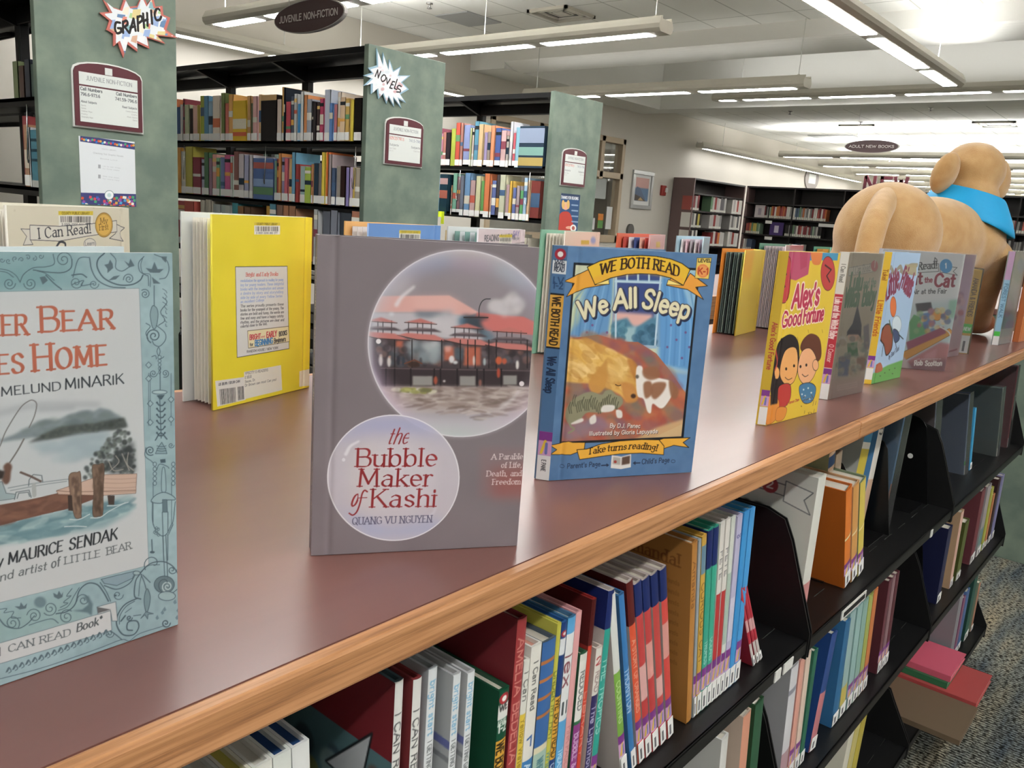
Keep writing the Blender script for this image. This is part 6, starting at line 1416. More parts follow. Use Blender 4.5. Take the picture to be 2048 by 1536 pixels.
    lv = A(943, 212, 1022, 212, 1006, 328, 931, 322); c.poly(lv, 'dcc060', 1, 0, False, '3a3420', .8); c.text('LEVEL', A(948, 234)[0], A(1019, 235)[0], 5.4, '18140e', .26); c.ell(A(974, 283)[0], 12.4, 13.5, 'd98048'); c.ell(A(974, 283)[0], 9.6, 10.5, 'dc9456'); c.text('K-1', A(948, 300)[0], A(1003, 301)[0], 11, 'a83818', .22)
    for (dx, dy, col, th) in ((2.4, 2.8, '1e2848', .32), (0, 0, '4a4650', .3), (0, 0, 'ded6b4', .2)):
        for s, a, b_, hh in (('We', (306, 548), (456, 504), 33), ('All', (490, 492), (612, 478), 35), ('Sleep', (640, 478), (888, 545), 33)):
            p, q = A(*a)[0], A(*b_)[0]; c.text(s, (p[0] + dx, p[1] + dy), (q[0] + dx, q[1] + dy), hh, col, th)
    for dx, col in ((1, '3a3038'), (0, 'e8e2d8')):
        for s, a, b_ in (('By D.J. Panec', (466, 1140), (630, 1142)), ('Illustrated by Gloria Lapuyade', (352, 1184), (725, 1170))):
            p, q = A(*a)[0], A(*b_)[0]; c.text(s, (p[0] + dx, p[1] + dx), (q[0] + dx, q[1] + dx), 7.4, col, .17)
    # lower banner
    for p in (A(138, 1238, 170, 1232, 240, 1216, 262, 1222, 330, 1222, 325, 1262, 250, 1290, 140, 1288, 175, 1262), A(730, 1210, 760, 1200, 905, 1196, 866, 1222, 898, 1250, 815, 1238, 760, 1256)): c.poly(p, 'e0a840', 1, 0, False, E_, 1.3)
    c.poly(A(285, 1262, 340, 1258, 420, 1230, 520, 1214, 640, 1206, 735, 1208, 762, 1242, 760, 1290, 640, 1280, 520, 1285, 420, 1298, 300, 1316), 'e3ac42', 1, 0, False, E_, 1.4)
    c.text('Take', A(345, 1288)[0], A(440, 1272)[0], 11.5, '2a160a', .19, .08, True, .1); c.text('turns', A(452, 1270)[0], A(555, 1260)[0], 11.5, '2a160a', .19, .08, True, .1); c.text('reading!', A(568, 1258)[0], A(722, 1268)[0], 11.5, '2a160a', .19, .08, True, .1, curve=.03)
    d = '1c2a44'; c.text("Parent's Page", A(232, 1364)[0], A(412, 1352)[0], 9, d, .15); c.line(A(420, 1348, 452, 1346), d, 2.2); c.poly(A(446, 1336, 462, 1346, 448, 1356), d); c.text("Child's Page", A(640, 1340)[0], A(790, 1330)[0], 9, d, .15); c.line(A(600, 1335, 630, 1334), d, 2.2); c.poly(A(606, 1324, 590, 1335, 606, 1346), d)
    c.poly(A(476, 1292, 528, 1300, 582, 1286, 580, 1358, 526, 1368, 470, 1362), 'd8d6d2'); c.poly(A(484, 1300, 524, 1306, 522, 1345, 480, 1340), 'a8a49c', 1, 1); c.poly(A(532, 1304, 576, 1294, 574, 1338, 530, 1346), '5a463c', 1, 1); c.ell(A(495, 1328)[0], 3, 3, 'a04038'); c.ell(A(205, 1353)[0], 4, 3, '54779f', 1, 0, d, .8); c.ell(A(812, 1325)[0], 4, 3, '54779f', 1, 0, d, .8)
def spine_sleep(w, h):
    return spine_art(w, h, '4f739b', [('o', .965, 'a83040'), ('b', .885, .94, 'd8dde0'), ('u', 'WE', .925, .004, '303848'), ('u', 'BOTH', .91, .004, '303848'), ('u', 'READ', .895, .004, '303848'), ('u', 'LV', .845, .006, '2c4a70'), ('u', '1-2', .825, .006, '2c4a70'), ('b', .575, .805, '181820'), ('b', .582, .798, 'd8a64a'), ('t', 'WE BOTH READ', .79, .59, '281c14', .55), ('t', 'We All Sleep', .54, .385, '182a48', .6), ('b', 0, .11, 'dfe0e0'), ('s', .11, .215), ('t', 'E PANE', .09, .04, '404048', .3)], 2600)

def a_alex(c):
    A = K_(1420, 470, .30664); c.grain(40, .015, 3)
    c.poly(A(420, 90, 840, 95, 830, 170, 420, 170), '3f8db4'); c.poly(A(500, 100, 660, 100, 640, 260, 560, 300, 520, 290), 'b24a68'); c.poly(A(585, 100, 640, 100, 630, 210, 590, 230), 'a83a58'); c.poly(A(662, 100, 730, 100, 722, 185, 690, 200, 665, 180), 'd67a40', 1, 0, True)
    e = '3a1418'
    c.poly(A(450, 150, 520, 150, 528, 260, 505, 430, 440, 440, 408, 410, 425, 220), 'b83a40', 1, 0, True, e, 1); c.ell(A(768, 255)[0], 14, 34, 'b93c3c', 1, 0, e, .8)
    for p in (A(470, 220, 500, 260, 470, 300, 490, 340, 450, 380), A(455, 240, 480, 250), A(750, 200, 790, 230, 760, 270, 780, 310)): c.line(p, '2a1014', 2)
    c.poly(A(440, 225, 458, 225, 455, 275, 437, 275), 'e4d8d0')
    for i in range(14): c.line(A(480 + (i * 53) % 280, 330 + (i * 97) % 340, 484 + (i * 53) % 280, 350 + (i * 97) % 340), 'a8842c', 1)
    for d, col, th in ((0, 'ecd8c8', .36), (0, 'b02c4c', .2)):
        c.text("Alex's", A(535, 476)[0], A(705, 452)[0], 27, col, th); c.text('Good', A(468, 602)[0], A(592, 582)[0], 18, col, th); c.text('Fortune', A(606, 578)[0], A(735, 556)[0], 18, col, th)
    k = '2a1e1c'
    c.poly(A(425, 790, 450, 700, 520, 650, 572, 690, 582, 800, 560, 930, 500, 980, 430, 1070, 395, 1020, 410, 900), '241c1e', 1, 0, True); c.poly(A(490, 760, 560, 740, 572, 860, 545, 960, 490, 975, 455, 900), 'e6a765', 1, 0, True, k, .8); c.ell(A(437, 900)[0], 5, 13, 'e6a765', 1, 0, k, .8); c.line(A(430, 760, 440, 830, 425, 880), 'c04a40', 3, smooth=True); c.ell(A(497, 875)[0], 2, 3, k); c.ell(A(548, 855)[0], 2, 3, k); c.line(A(490, 930, 510, 945, 535, 935), k, .9, smooth=True)
    c.poly(A(588, 740, 610, 680, 660, 645, 715, 680, 725, 790, 690, 830, 620, 780), '623628', 1, 0, True); c.poly(A(595, 770, 650, 740, 690, 800, 690, 890, 650, 960, 600, 965, 572, 890), 'e8ac80', 1, 0, True, k, .8); c.ell(A(688, 850)[0], 6, 11, 'e8ac80', 1, 0, k, .8); c.ell(A(628, 850)[0], 2, 3, k); c.ell(A(590, 860)[0], 2, 3, k); c.line(A(600, 910, 620, 925, 640, 915), k, .9, smooth=True)
    c.poly(A(455, 985, 520, 975, 525, 1060, 490, 1120, 440, 1120, 440, 1050), 'b83c38', 1, 0, True, k, .8); c.poly(A(585, 985, 650, 965, 690, 1000, 670, 1080, 620, 1100, 590, 1060), '43789e', 1, 0, True, k, .8)
    for x, y in ((610, 1010), (640, 1000), (660, 1030), (620, 1050), (650, 1070), (600, 1040)): c.ell(A(x, y)[0], 1.6, 1.8, 'd8e0dc')
    for p in (A(370, 1060, 450, 1080, 430, 1200, 365, 1230), A(440, 1130, 500, 1130, 480, 1200, 430, 1210)): c.poly(p, 'd88a3c', 1, 0, True, '8a4a1c', .8)
    c.poly(A(400, 950, 445, 960, 440, 1100, 395, 1110), '241c1e', 1, 1); r = random.Random(3)
    for i in range(16): x = r.uniform(570, 690); y = r.uniform(1060, 1170); c.line(A(x, y, x + r.uniform(-20, 20), y + r.uniform(-40, 20)), '5a3a20', .9)
    c.text('by Ranson Otam', A(497, 1108)[0], A(580, 1082)[0], 3.4, 'a02838', .2)
def spine_alex(w, h): return spine_art(w, h, 'c4a436', [('t', "Alex's Good Fortune", .6, .33, 'a02c3c', .55), ('s', .115, .21), ('b', .005, .11, 'e2e2e0')], 1800)

def a_lulu(c):
    A = K_(1420, 470, .30664); c.grain(30, .02, 2); c.poly(A(780, 930, 1060, 920, 1040, 1120, 760, 1120), 'b9a39c', .8, 8)
    c.poly(A(905, 218, 1060, 190, 1090, 215, 1055, 245, 905, 270), 'd8d2c4', 1, 0, False, '9a948c', .8); c.text('I Can Read!', A(930, 258)[0], A(1045, 236)[0], 9, '9a968e', .14, .06, True); c.ell(A(1072, 205)[0], 7, 11, 'c46a6c'); c.text('1', A(1069, 215)[0], A(1075, 214)[0], 8, 'e4dcd4', .2)
    g = '5d8562'
    c.text('Lulu', A(908, 362)[0], A(988, 356)[0], 20, g, .22); c.text('and the', A(998, 350)[0], A(1078, 340)[0], 11, '7c9478', .16); c.text('Witch', A(876, 468)[0], A(966, 462)[0], 21, g, .22); c.text('Baby', A(990, 458)[0], A(1072, 450)[0], 21, g, .22)
    c.poly(A(890, 640, 930, 580, 962, 460, 988, 590, 985, 660), '4c4a54', 1, 1); c.ell(A(935, 665)[0], 11, 10, 'd6ae98'); c.poly(A(890, 660, 905, 620, 975, 620, 990, 690, 970, 650, 905, 650), '3a3440', 1, 1); c.poly(A(895, 710, 960, 700, 965, 790, 900, 800), '4f7e58', 1, 1); c.ell(A(865, 690)[0], 8, 9, 'd4ccc0', 1, 1); c.poly(A(840, 800, 920, 780, 900, 920, 835, 920), '6c7390', 1, 2); c.poly(A(955, 800, 1020, 790, 1010, 880, 960, 890), '9c7868', 1, 3); c.poly(A(1000, 600, 1035, 580, 1040, 740, 1005, 750), '7c7480', .8, 2); c.dabs(50, A(830, 700, 1040, 640, 1020, 900, 830, 920), 3, 7, ['b4a48c', '8c9484', 'a88c74', 'c4b8a4', '74807c'], .5, 4)
    for i in range(3): c.line(A(830, 985 + i * 14, 960, 960 + i * 14), 'd0bcb4', 2, .6)
def spine_lulu(w, h): return spine_art(w, h, 'dcd8d0', [('b', .22, .72, 'b83844'), ('t', 'I Can Read', .92, .8, '6a6660', .45), ('t', 'Lulu and the Witch Baby', .7, .42, 'ecd8d4', .7), ('t', 'O Connor', .38, .26, 'e8c8c4', .5), ('s', .11, .215), ('b', 0, .11, 'e4e4e2')], 1600)
def a_friends(c):
    A = K_(1420, 470, .30664); c.line(A(1140, 250, 1180, 215, 1200, 250, 1240, 210, 1260, 250, 1300, 205, 1350, 200), '8c8678', 5, smooth=True); c.line(A(1240, 240, 1290, 250, 1340, 260), '8c8678', 3); c.poly(A(1270, 195, 1345, 195, 1345, 265, 1280, 250), 'a09472', .9, 1)
    m = '7c2848'; c.text('Little', A(1148, 430)[0], A(1232, 345)[0], 26, m, .15, jit=.08); c.text('Friends', A(1236, 340)[0], A(1305, 400)[0], 24, m, .15, jit=.1)
    c.ell(A(1195, 470)[0], 6, 20, 'd8733c', 1, 0, '8a3c1c', .8); c.poly(A(1115, 680, 1135, 600, 1170, 585, 1190, 640, 1185, 740, 1150, 785, 1135, 720), '8c4b36', 1, 0, True, '221a1c', 1.6); c.ell(A(1218, 585)[0], 9, 17, 'c9d6de', 1, 0, '8a949c', .8); c.poly(A(1195, 620, 1225, 630, 1235, 680, 1205, 700), '3f4c70', 1, 0, True, '20242c', 1); c.line(A(1170, 560, 1185, 640), '40583c', 2)
    for p in (A(1130, 720, 1120, 790), A(1210, 700, 1215, 740), A(1230, 650, 1260, 680)): c.line(p, '22242c', 1.2)
    c.text('by Shari Tukel', A(1165, 812)[0], A(1232, 750)[0], 5, '3a4060', .15); c.poly(A(1020, 1000, 1060, 905, 1160, 850, 1260, 815, 1250, 1000), '62a054', 1, 1); c.poly(A(1075, 890, 1090, 845, 1115, 835, 1125, 880, 1090, 900), 'a45c44', 1, 0, True)
    for x, y in ((1140, 900), (1170, 880), (1190, 905), (1110, 920), (1205, 870)): c.ell(A(x, y)[0], 1.4, 1.2, '3a4a2c')
def spine_friends(w, h): return spine_art(w, h, 'd8b23c', [('t', 'Tukel', .87, .79, '8a4a20', .55), ('t', 'Little Friends', .64, .37, 'b04a24', .66), ('s', .13, .22), ('b', .035, .125, 'e2e2de')], 1600)
def a_splat(c):
    A = K_(1420, 470, .30664); k = '3a3e44'
    c.poly(A(1180, 205, 1490, 190, 1490, 240, 1180, 260), 'd4d6d8', 1, 0, False, k, 1); c.poly(A(1500, 200, 1610, 215, 1585, 240, 1612, 265, 1500, 245), 'd4d6d8', 1, 0, False, k, 1); c.text('I Can Read!', A(1220, 242)[0], A(1480, 218)[0], 14, '30343a', .16, .05, True); c.ell(A(1538, 205)[0], 12.5, 14, '4a94cc'); c.text('1', A(1532, 220)[0], A(1542, 219)[0], 10, 'e4e8ec', .2); c.line(A(1460, 190, 1466, 150, 1480, 165), k, 1.4)
    m = '8c2a40'; c.text('Splat', A(1190, 330)[0], A(1382, 322)[0], 22, m, .2, jit=.05); c.text('the', A(1400, 312)[0], A(1448, 310)[0], 10, m, .2); c.text('Cat', A(1462, 332)[0], A(1590, 338)[0], 24, m, .2, jit=.05); c.text('Up in the Air at the Fair', A(1160, 388)[0], A(1540, 382)[0], 9, '34343c', .16, jit=.06)
    c.poly(A(1180, 470, 1640, 420, 1600, 820, 1180, 820), 'b4c8cc', .8, 8); c.poly(A(1560, 430, 1640, 420, 1620, 560, 1550, 530), '8fb8a8', 1, 3)
    c.poly(A(1300, 570, 1330, 520, 1380, 540, 1420, 640, 1300, 690), '5a9a64', 1, 1); c.poly(A(1360, 520, 1460, 500, 1470, 580, 1400, 610), '5a7cb4', 1, 1); c.poly(A(1340, 450, 1440, 440, 1450, 490, 1350, 505), '34323c', 1, 1); c.ell(A(1480, 520)[0], 10, 12, 'd89848', 1, 0, '8a5a28', 1); c.poly(A(1500, 540, 1530, 500, 1560, 545), 'c86a6c'); c.poly(A(1500, 545, 1560, 545, 1550, 590, 1500, 580), 'd8d0c8'); c.dabs(40, A(1330, 480, 1560, 480, 1540, 640, 1330, 640), 3, 7, ['6a8ab8', 'c89a58', '88a878', 'b06a70', 'd8c89a', '506088'], .7, 4)
    c.poly(A(1230, 780, 1560, 610, 1590, 640, 1250, 830), 'd0923c', 1, 0, False, '7a4c20', 1); c.poly(A(1280, 700, 1520, 600, 1540, 640, 1290, 750), '8a3a54', 1, 1); c.line(A(1500, 600, 1560, 640, 1580, 720), 'd8d4d0', 2.6, smooth=True); c.poly(A(1240, 850, 1500, 700, 1600, 720, 1580, 900, 1240, 900), 'b0686c', .9, 3); c.poly(A(1400, 780, 1480, 740, 1460, 880, 1380, 880), 'c89094', .8, 3); c.poly(A(1200, 820, 1260, 790, 1340, 890, 1200, 900), 'c4b4b4', 1, 1); c.poly(A(1290, 830, 1600, 800, 1600, 930, 1320, 930), '6a4a54', .7, 5)
    c.text('with illustrations based on', A(1345, 815)[0], A(1505, 812)[0], 3, 'd8c8c8', .18); c.text('Rob', A(1332, 852)[0], A(1385, 850)[0], 9.5, 'ece4e0', .24, jit=.06); c.text('Scotton', A(1402, 852)[0], A(1510, 852)[0], 9.5, 'ece4e0', .24, jit=.06)
def a_lilac(c):
    A = K_(1420, 470, .30664); c.poly(A(1640, 150, 1720, 140, 1700, 500, 1620, 600), 'b894bc', .9, 4); c.dabs(14, A(1560, 400, 1660, 350, 1640, 560, 1560, 560), 3, 8, ['b04450', 'd0a0b0', '8a5a80'], .7, 3); c.line(A(1560, 760, 1610, 745), 'a0606c', 2)
def a_silver(c): c.a = c.a + np.linspace(-.05, .05, c.nx)[None, :, None]; c.dabs(30, [(2000, 510), (2045, 510), (2020, 690), (1995, 690)], 4, 12, ['b07aa8', '8aa4c8', '98a488', 'b8b09a', '7c9488'], .5, 3, 1.5, 2, 2); c.poly([(1990, 660), (2030, 655), (2030, 690), (1990, 690)], 'c8c8c8', .9)
def spine_silver(w, h): return spine_art(w, h, '8ab0c8', [('b', .7, 1, 'b090b0'), ('b', 0, .1, 'd8d8d8'), ('b', .1, .15, '4ab848'), ('t', 'FOREST WALK', .66, .3, '40607c', .5)], 900)
def a_orange2(c): c.poly([(2026, 540), (2060, 540), (2060, 600), (2030, 600)], '6a5a48', .7, 3); c.line([(2015, 640), (2060, 628)], '8a4a28', 2)
def side_mustard(cv, w, h):
    cv.poly([(0, h * .45), (w, h * .45), (w, h), (0, h)], 'd8c088', .7, 8); cv.ell((w * .8, h * .7), .016, .03, '70b0a8', 1, 2); cv.ell((w * .75, h * .5), .014, .02, 'b06a50', 1, 2); cv.ell((w * .65, h * .28), .012, .03, '6a9a54', 1, 2); cv.ell((w * .75, h * .36), .008, .016, '2a2620', 1, 1); cv.poly([(0, 0), (w, 0), (w, h * .04), (0, h * .04)], 'b87838')

def a_yellow(c):
    A = K_(0, 390, .3125); c.grain(60, .012, 2); lib_barcode(c, *A(1627, 178, 1792, 180, 1792, 256, 1627, 256), 3)
    p = A(1507, 463, 1838, 459, 1850, 985, 1518, 1042); c.poly(p, 'd9d9d6', 1, 0, False, '3a3a40', 1.1)
    c.text('Bright and Early Books', A(1575, 524)[0], A(1780, 518)[0], 5.8, 'c4483c', .17, .08, True); T = lambda s, x0, x1, y0, y1, col: c.text(s, A(x0, y0)[0], A(x1, y1)[0], 4.3, col, .2, .1)
    for i, s in enumerate(('revolutionizes the approach to reading for young', 'ing for young readers. These delightful', 'books with the imagination and amuse', 'a desire by story and storytelling', 'side by side of every Yellow Series', 'an excellent College')): T(s, 1540, (1812, 1815, 1814, 1812, 1806, 1690)[i], 560 + i * 27, 552 + i * 26, '8aa0d0')
    for i, s in enumerate(('The series proudly presents these', 'books for the youngest of the young. The', 'stories are bold and funny, the words are', 'few and easy and have a happy catchy', 'rhythm, and the pictures are clear and', 'colorful close to the text.')): T(s, 1540, (1815, 1815, 1816, 1814, 1818, 1710)[i], 722 + i * 26, 708 + i * 25, '4a4a50')
    c.poly(A(1585, 872, 1846, 842, 1852, 940, 1590, 982), 'e4dcb4', 1, 0, False, '4a4434', .9)
    c.text('BRIGHT', A(1598, 930)[0], A(1668, 920)[0], 8, 'c0404c', .2, jit=.06); c.text('and', A(1672, 915)[0], A(1695, 912)[0], 3, 'c0404c', .2); c.text('EARLY', A(1706, 915)[0], A(1770, 906)[0], 9, 'c0404c', .2, jit=.06); c.text('BOOKS', A(1786, 906)[0], A(1836, 896)[0], 7, '303038', .2, jit=.06); c.text('for', A(1600, 970)[0], A(1620, 966)[0], 5, '303038', .2); c.text('BEGINNING', A(1632, 968)[0], A(1745, 950)[0], 9, '3f80bc', .22, jit=.05); c.text('Beginners', A(1754, 948)[0], A(1828, 936)[0], 7, '303038', .18, jit=.05)
    c.text('RANDOM HOUSE / NEW YORK', A(1580, 1012)[0], A(1780, 986)[0], 3.8, '4a4a50', .17)
    w = A(1378, 1192, 1566, 1166, 1572, 1312, 1392, 1356); c.poly(w, 'dcdad4'); bars(c, *A(1405, 1245, 1510, 1232, 1512, 1325, 1412, 1345), 24, seed=4); bars(c, *A(1520, 1230, 1560, 1224, 1564, 1308, 1524, 1316), 10, seed=6); c.text('US $8.99 / $11.99 CAN', A(1400, 1222)[0], A(1535, 1200)[0], 4, '40404a', .2)
    c.poly(A(1562, 1134, 1798, 1090, 1806, 1250, 1566, 1308), 'e2dfd2'); c.text('YPSCITY E-READERS', A(1568, 1152)[0], A(1715, 1128)[0], 4, '70706e', .16); c.text('E SEUS', A(1568, 1178)[0], A(1610, 1170)[0], 4, '70706e', .16); c.text('Seuss, Dr.', A(1568, 1204)[0], A(1635, 1190)[0], 4, '70706e', .16); c.text('Dr Brown can moo! Can you!', A(1568, 1228)[0], A(1768, 1188)[0], 4, '70706e', .16)
    c.poly(A(1915, 1130, 1985, 1114, 1985, 1222, 1915, 1228), 'e2e0d4', .95)
def a_first(c):
    A = K_(0, 390, .3125); c.grain(40, .01, 2); lib_barcode(c, *A(374, 108, 596, 108, 592, 208, 378, 204), 5); k = '3a3c42'
    c.poly(A(135, 222, 195, 224, 195, 290, 212, 322, 150, 326, 172, 270), 'd6d3c8', 1, 0, False, k, 1); c.poly(A(740, 190, 796, 214, 768, 250, 790, 300, 700, 282, 740, 250), 'd6d3c8', 1, 0, False, k, 1)
    c.poly(A(192, 198, 380, 205, 560, 192, 746, 168, 748, 240, 560, 268, 380, 300, 194, 292), 'dad8ce', 1, 0, False, k, 1.1); c.text('I Can Read!', A(248, 284)[0], A(582, 246)[0], 17, '2e3138', .16, .05, True); c.ell(A(665, 196)[0], 17, 24, 'd9ad52', 1, 0, '8a6a28', 1.4); c.ell(A(665, 196)[0], 15, 21.5, 'dcb35a', 1, 0, '9a7a34', .7); c.text('My', A(642, 190)[0], A(688, 187)[0], 9, '7a5a1c', .15, .06, True); c.text('First', A(636, 230)[0], A(694, 226)[0], 9, '7a5a1c', .15, .06, True)
    c.ell(A(575, 318)[0], 12, 11, 'd9d6cc', 1, 0, '6a6c70', .9); c.text('Learn', A(545, 328)[0], A(606, 324)[0], 6, '6a6c70', .15); c.line(A(360, 340, 385, 305, 415, 312, 420, 335), k, 4, smooth=True)
    for x, y in ((95, 105), (770, 100), (600, 88)): c.ell(A(x, y)[0], 1.5, 1, 'a8a08c', .7, 1)
def a_blueback(c): lib_barcode(c, (799, 462), (841, 463), (840, 486), (798, 485), 7)
def a_rainbow(c):
    c.text('READING RAINBOW', (969, 484), (1030, 480), 7, '4a4a52', .2); c.text('SAY', (1026, 474), (1038, 473), 6, '7a70b0', .2); c.text('a long line', (1026, 481), (1038, 480), 3, '6a6a78', .2); lib_barcode(c, (999, 471), (1024, 471), (1023, 489), (998, 489), 8); c.line([(1010, 492), (1050, 486)], '303030', 1); c.poly([(1015, 490), (1050, 486), (1050, 500), (1015, 500)], 'c8bcc4', .6)
def a_creamback(c): c.ell((1186, 482), 5, 7, '8aa0d0', .9, 1); c.poly([(1162, 482), (1178, 482), (1178, 490), (1162, 490)], 'c8b850')
def a_redback(c): c.poly([(1290, 474), (1300, 474), (1300, 490), (1290, 490)], 'c84a44', .8, 1); c.poly([(1312, 485), (1320, 485), (1320, 496), (1312, 496)], 'd0b060')
def a_orange(c): c.poly([(1480, 500), (1510, 500), (1500, 560), (1478, 560)], 'e0a040', .7, 4)
def a_pinkback(c): c.poly([(1580, 488), (1680, 480), (1680, 500), (1580, 500)], 'c8506a', .7, 3)
def a_tealback(c): c.poly([(1618, 492), (1638, 492), (1638, 510), (1618, 510)], 'e0b048', .9, 1)
def art(n): return globals()['a_' + n]
# ------------------------------------------------------------------ books on the worktop
def dirpt(P, a, w): return (P[0] + w * math.cos(a), P[1] + w * math.sin(a))
standing_book('bluish grey book with scrollwork border and brick red title, at the worktop edge', (0.064, 0.4446), (0.229, 0.4438), (0.064, 0.458), (0.222, 0.487), 0.2252, 'L', art('bear'), back_col='b8c4c8', edge='d4dcdc', blank='8fa6ac', ppm=3200)
standing_book('cream reader book with a gold oval badge, behind the scrollwork bordered book', (0.262, 0.79), (0.405, 0.875), (0.25, 0.86), (0.405, 0.888), 0.236, 'R', art('first'), back_col='d8d4c4', edge='e6e2d6', blank='d9d4c0')
standing_book('bright yellow book showing its back cover, pages fanned to the left', (0.509, 0.893), (0.681, 0.939), (0.503, 0.952), (0.686, 0.958), 0.233, 'R', art('yellow'), back_col='dfe0e0', edge='ece04a', blank='e8d63c', leaves=5, side2='d8dcdc', lspread=(0.3, 0.85))
standing_book('grey bubble book about a bubble maker, centre front of the worktop', (0.349, 0.475), (0.483, 0.387), (0.356, 0.486), (0.511, 0.421), 0.2358, 'L', art('kashi'), spine=spine_kashi, back_col='6a6268', edge='8a8286', blank='7c7378', ppm=2700, leaves=6, lspread=(.3, .7))
standing_book('blue book with a sleeping dog and kittens under a gold banner', (0.632, 0.472), (0.780, 0.393), (0.626, 0.484), (0.778, 0.452), 0.232, 'L', art('sleep'), spine=spine_sleep, back_col='52708f', edge='6f90b4', blank='54779f', ppm=2500, leaves=6, lspread=(.3, .7))
standing_book('yellow book with red lanterns and two cartoon children', (1.057, 0.432), (1.209, 0.419), (1.052, 0.4415), (1.205, 0.440), 0.234, 'L', art('alex'), spine=spine_alex, back_col='c8a838', edge='d8bc50', blank='d9b93c', ppm=1500, leaves=3)
standing_book('cream book with a witch in a pointed hat, red and white spine', (1.318, 0.443), (1.446, 0.430), (1.314, 0.4545), (1.44, 0.452), 0.234, 'L', art('lulu'), spine=spine_lulu, back_col='c8bca8', edge='d8d0c0', blank='cdbfa9', ppm=1400, leaves=3, jacket=True)
standing_book('pale blue book with dancing ladybirds and yellow spine', (1.537, 0.444), (1.676, 0.434), (1.530, 0.4545), (1.67, 0.453), 0.236, 'L', art('friends'), spine=spine_friends, back_col='9ab4d0', edge='b8cce0', blank='9fb9d6', ppm=1300, leaves=3)
standing_book('white reader book with a cat on a roller coaster, plastic jacket', (1.755, 0.525), (1.853, 0.397), (1.768, 0.535), (1.90, 0.43), 0.238, 'L', art('splat'), back_col='c0c0c8', edge='e0e0e4', blank='d8d9dc', ppm=1300, leaves=4, jacket=True)
standing_book('pink and lilac book half hidden behind the roller coaster cat book', (2.0, 0.462), (2.15, 0.438), (2.0, 0.475), (2.14, 0.468), 0.235, 'L', art('lilac'), back_col='b89ab8', edge='d0b8d0', blank='cfb0bc', ppm=600, leaves=2, jacket=True)
standing_book('tall silvery book in a shiny plastic jacket near the far end of the worktop', (2.50, 0.420), (2.63, 0.412), (2.492, 0.4325), (2.625, 0.432), 0.247, 'L', art('silver'), spine=spine_silver, back_col='9aa0a0', edge='c8ccd0', blank='b0aea4', ppm=700, leaves=2, jacket=True)
standing_book('orange book at the far right edge of the worktop', (2.655, 0.398), (2.80, 0.388), (2.65, 0.41), (2.79, 0.41), 0.236, 'L', art('orange2'), back_col='a85c30', edge='c88850', blank='c0703a', ppm=500, leaves=2)
# mustard book, spine towards us
tm = low_book(2.195, 0, 0.02, 0.2, 'c9a040', 'mustard book with green and white spine labels, spine towards us', y=0.448, z=CT + 0.0006, depth=0.13, items=[('t', 'AMANDA & FRIENDS', .9, .45, '6a5030', .5), ('b', .25, .36, '4ab848'), ('u', 'NEW', .28, .008, 'd8f0d8')], tag_h=.22, side=side_mustard, group='picture books displayed on the worktop', jacket=True, sidecol='d2b050')
tm.rotation_euler = (0, 0, -1.12)
# back row of the worktop
standing_book('blue backed book with a library barcode, behind the grey bubble book', (0.674, 0.813), (0.823, 0.838), (0.672, 0.857), (0.825, 0.851), 0.2335, 'R', art('blueback'), back_col='e0b080', edge='88a8d8', blank='6f9ad6', ppm=900, leaves=4, side2='e4b070', leaf_col='d8d0cc')
standing_book('white backed rainbow reading book, second in the back row from the grey bubble book', (0.845, 0.786), (0.99, 0.8235), (0.832, 0.832), (0.992, 0.836), 0.2335, 'R', art('rainbow'), back_col='d8dcdc', edge='e8e4e6', blank='dccfd4', ppm=900, leaves=5, leaf_col='7fa39a|d4d4d8')
standing_book('green edged book with cream cover, left of the blue sleeping dog book', (1.222, 0.921), (1.37, 0.947), (1.198, 0.958), (1.372, 0.96), 0.231, 'R', art('creamback'), back_col='78b098', edge='dcd4c8', blank='dccfc0', ppm=600, leaves=6, side2='86b8a0')
standing_book('red and pink book peeping over the blue sleeping dog book', (1.345, 0.817), (1.47, 0.858), (1.275, 0.842), (1.472, 0.872), 0.2345, 'R', art('redback'), back_col='d06858', edge='d8a0a0', blank='d0a6a4', ppm=600, leaves=5, leaf_col='c05048|e0b0a0|40508a|d8d0d4', side2='d86a50')
standing_book('pale blue book peeping over the right shoulder of the sleeping dog book', (1.56, 0.82), (1.67, 0.863), (1.49, 0.842), (1.672, 0.877), 0.2345, 'R', None, back_col='a8bcc8', edge='b8ccd8', blank='9ab0bc', leaves=5, leaf_col='d8b8c4|e0dce0|a8a0a8', side2='a8c8d8')
standing_book('orange and yellow book with dark striped page edges, right of the sleeping dog book', (1.874, 0.872), (2.035, 0.893), (1.862, 0.925), (2.037, 0.927), 0.207, 'R', art('orange'), back_col='e08a40', edge='e8d050', blank='dcc24c', ppm=500, leaves=9, leaf_col='7f908c|2a2c2e|8fa09a|55605e', side2='e08838', leaf_h=.008)
standing_book('green edged book with thick white pages, left of the red lantern book', (2.10, 0.868), (2.26, 0.885), (2.085, 0.932), (2.262, 0.92), 0.2225, 'R', art('pinkback'), back_col='6a9a84', edge='d8c8cc', blank='d4c0c4', ppm=500, leaves=12, leaf_col='d8ced0|b8b0b4', side2='5f9480')
standing_book('teal and yellow book peeping over the red lantern book', (2.40, 0.86), (2.53, 0.88), (2.38, 0.90), (2.532, 0.893), 0.22, 'R', art('tealback'), back_col='58a090', edge='78b8a8', blank='80b8a8', ppm=400, leaves=3, leaf_col='e0b060')
standing_book('dark slim book standing between the plush dog leg and the silvery book', (2.80, 0.84), (2.93, 0.85), (2.80, 0.87), (2.93, 0.862), 0.22, 'R', None, back_col='2a2420', edge='c8c090', blank='3a3330', leaves=3)

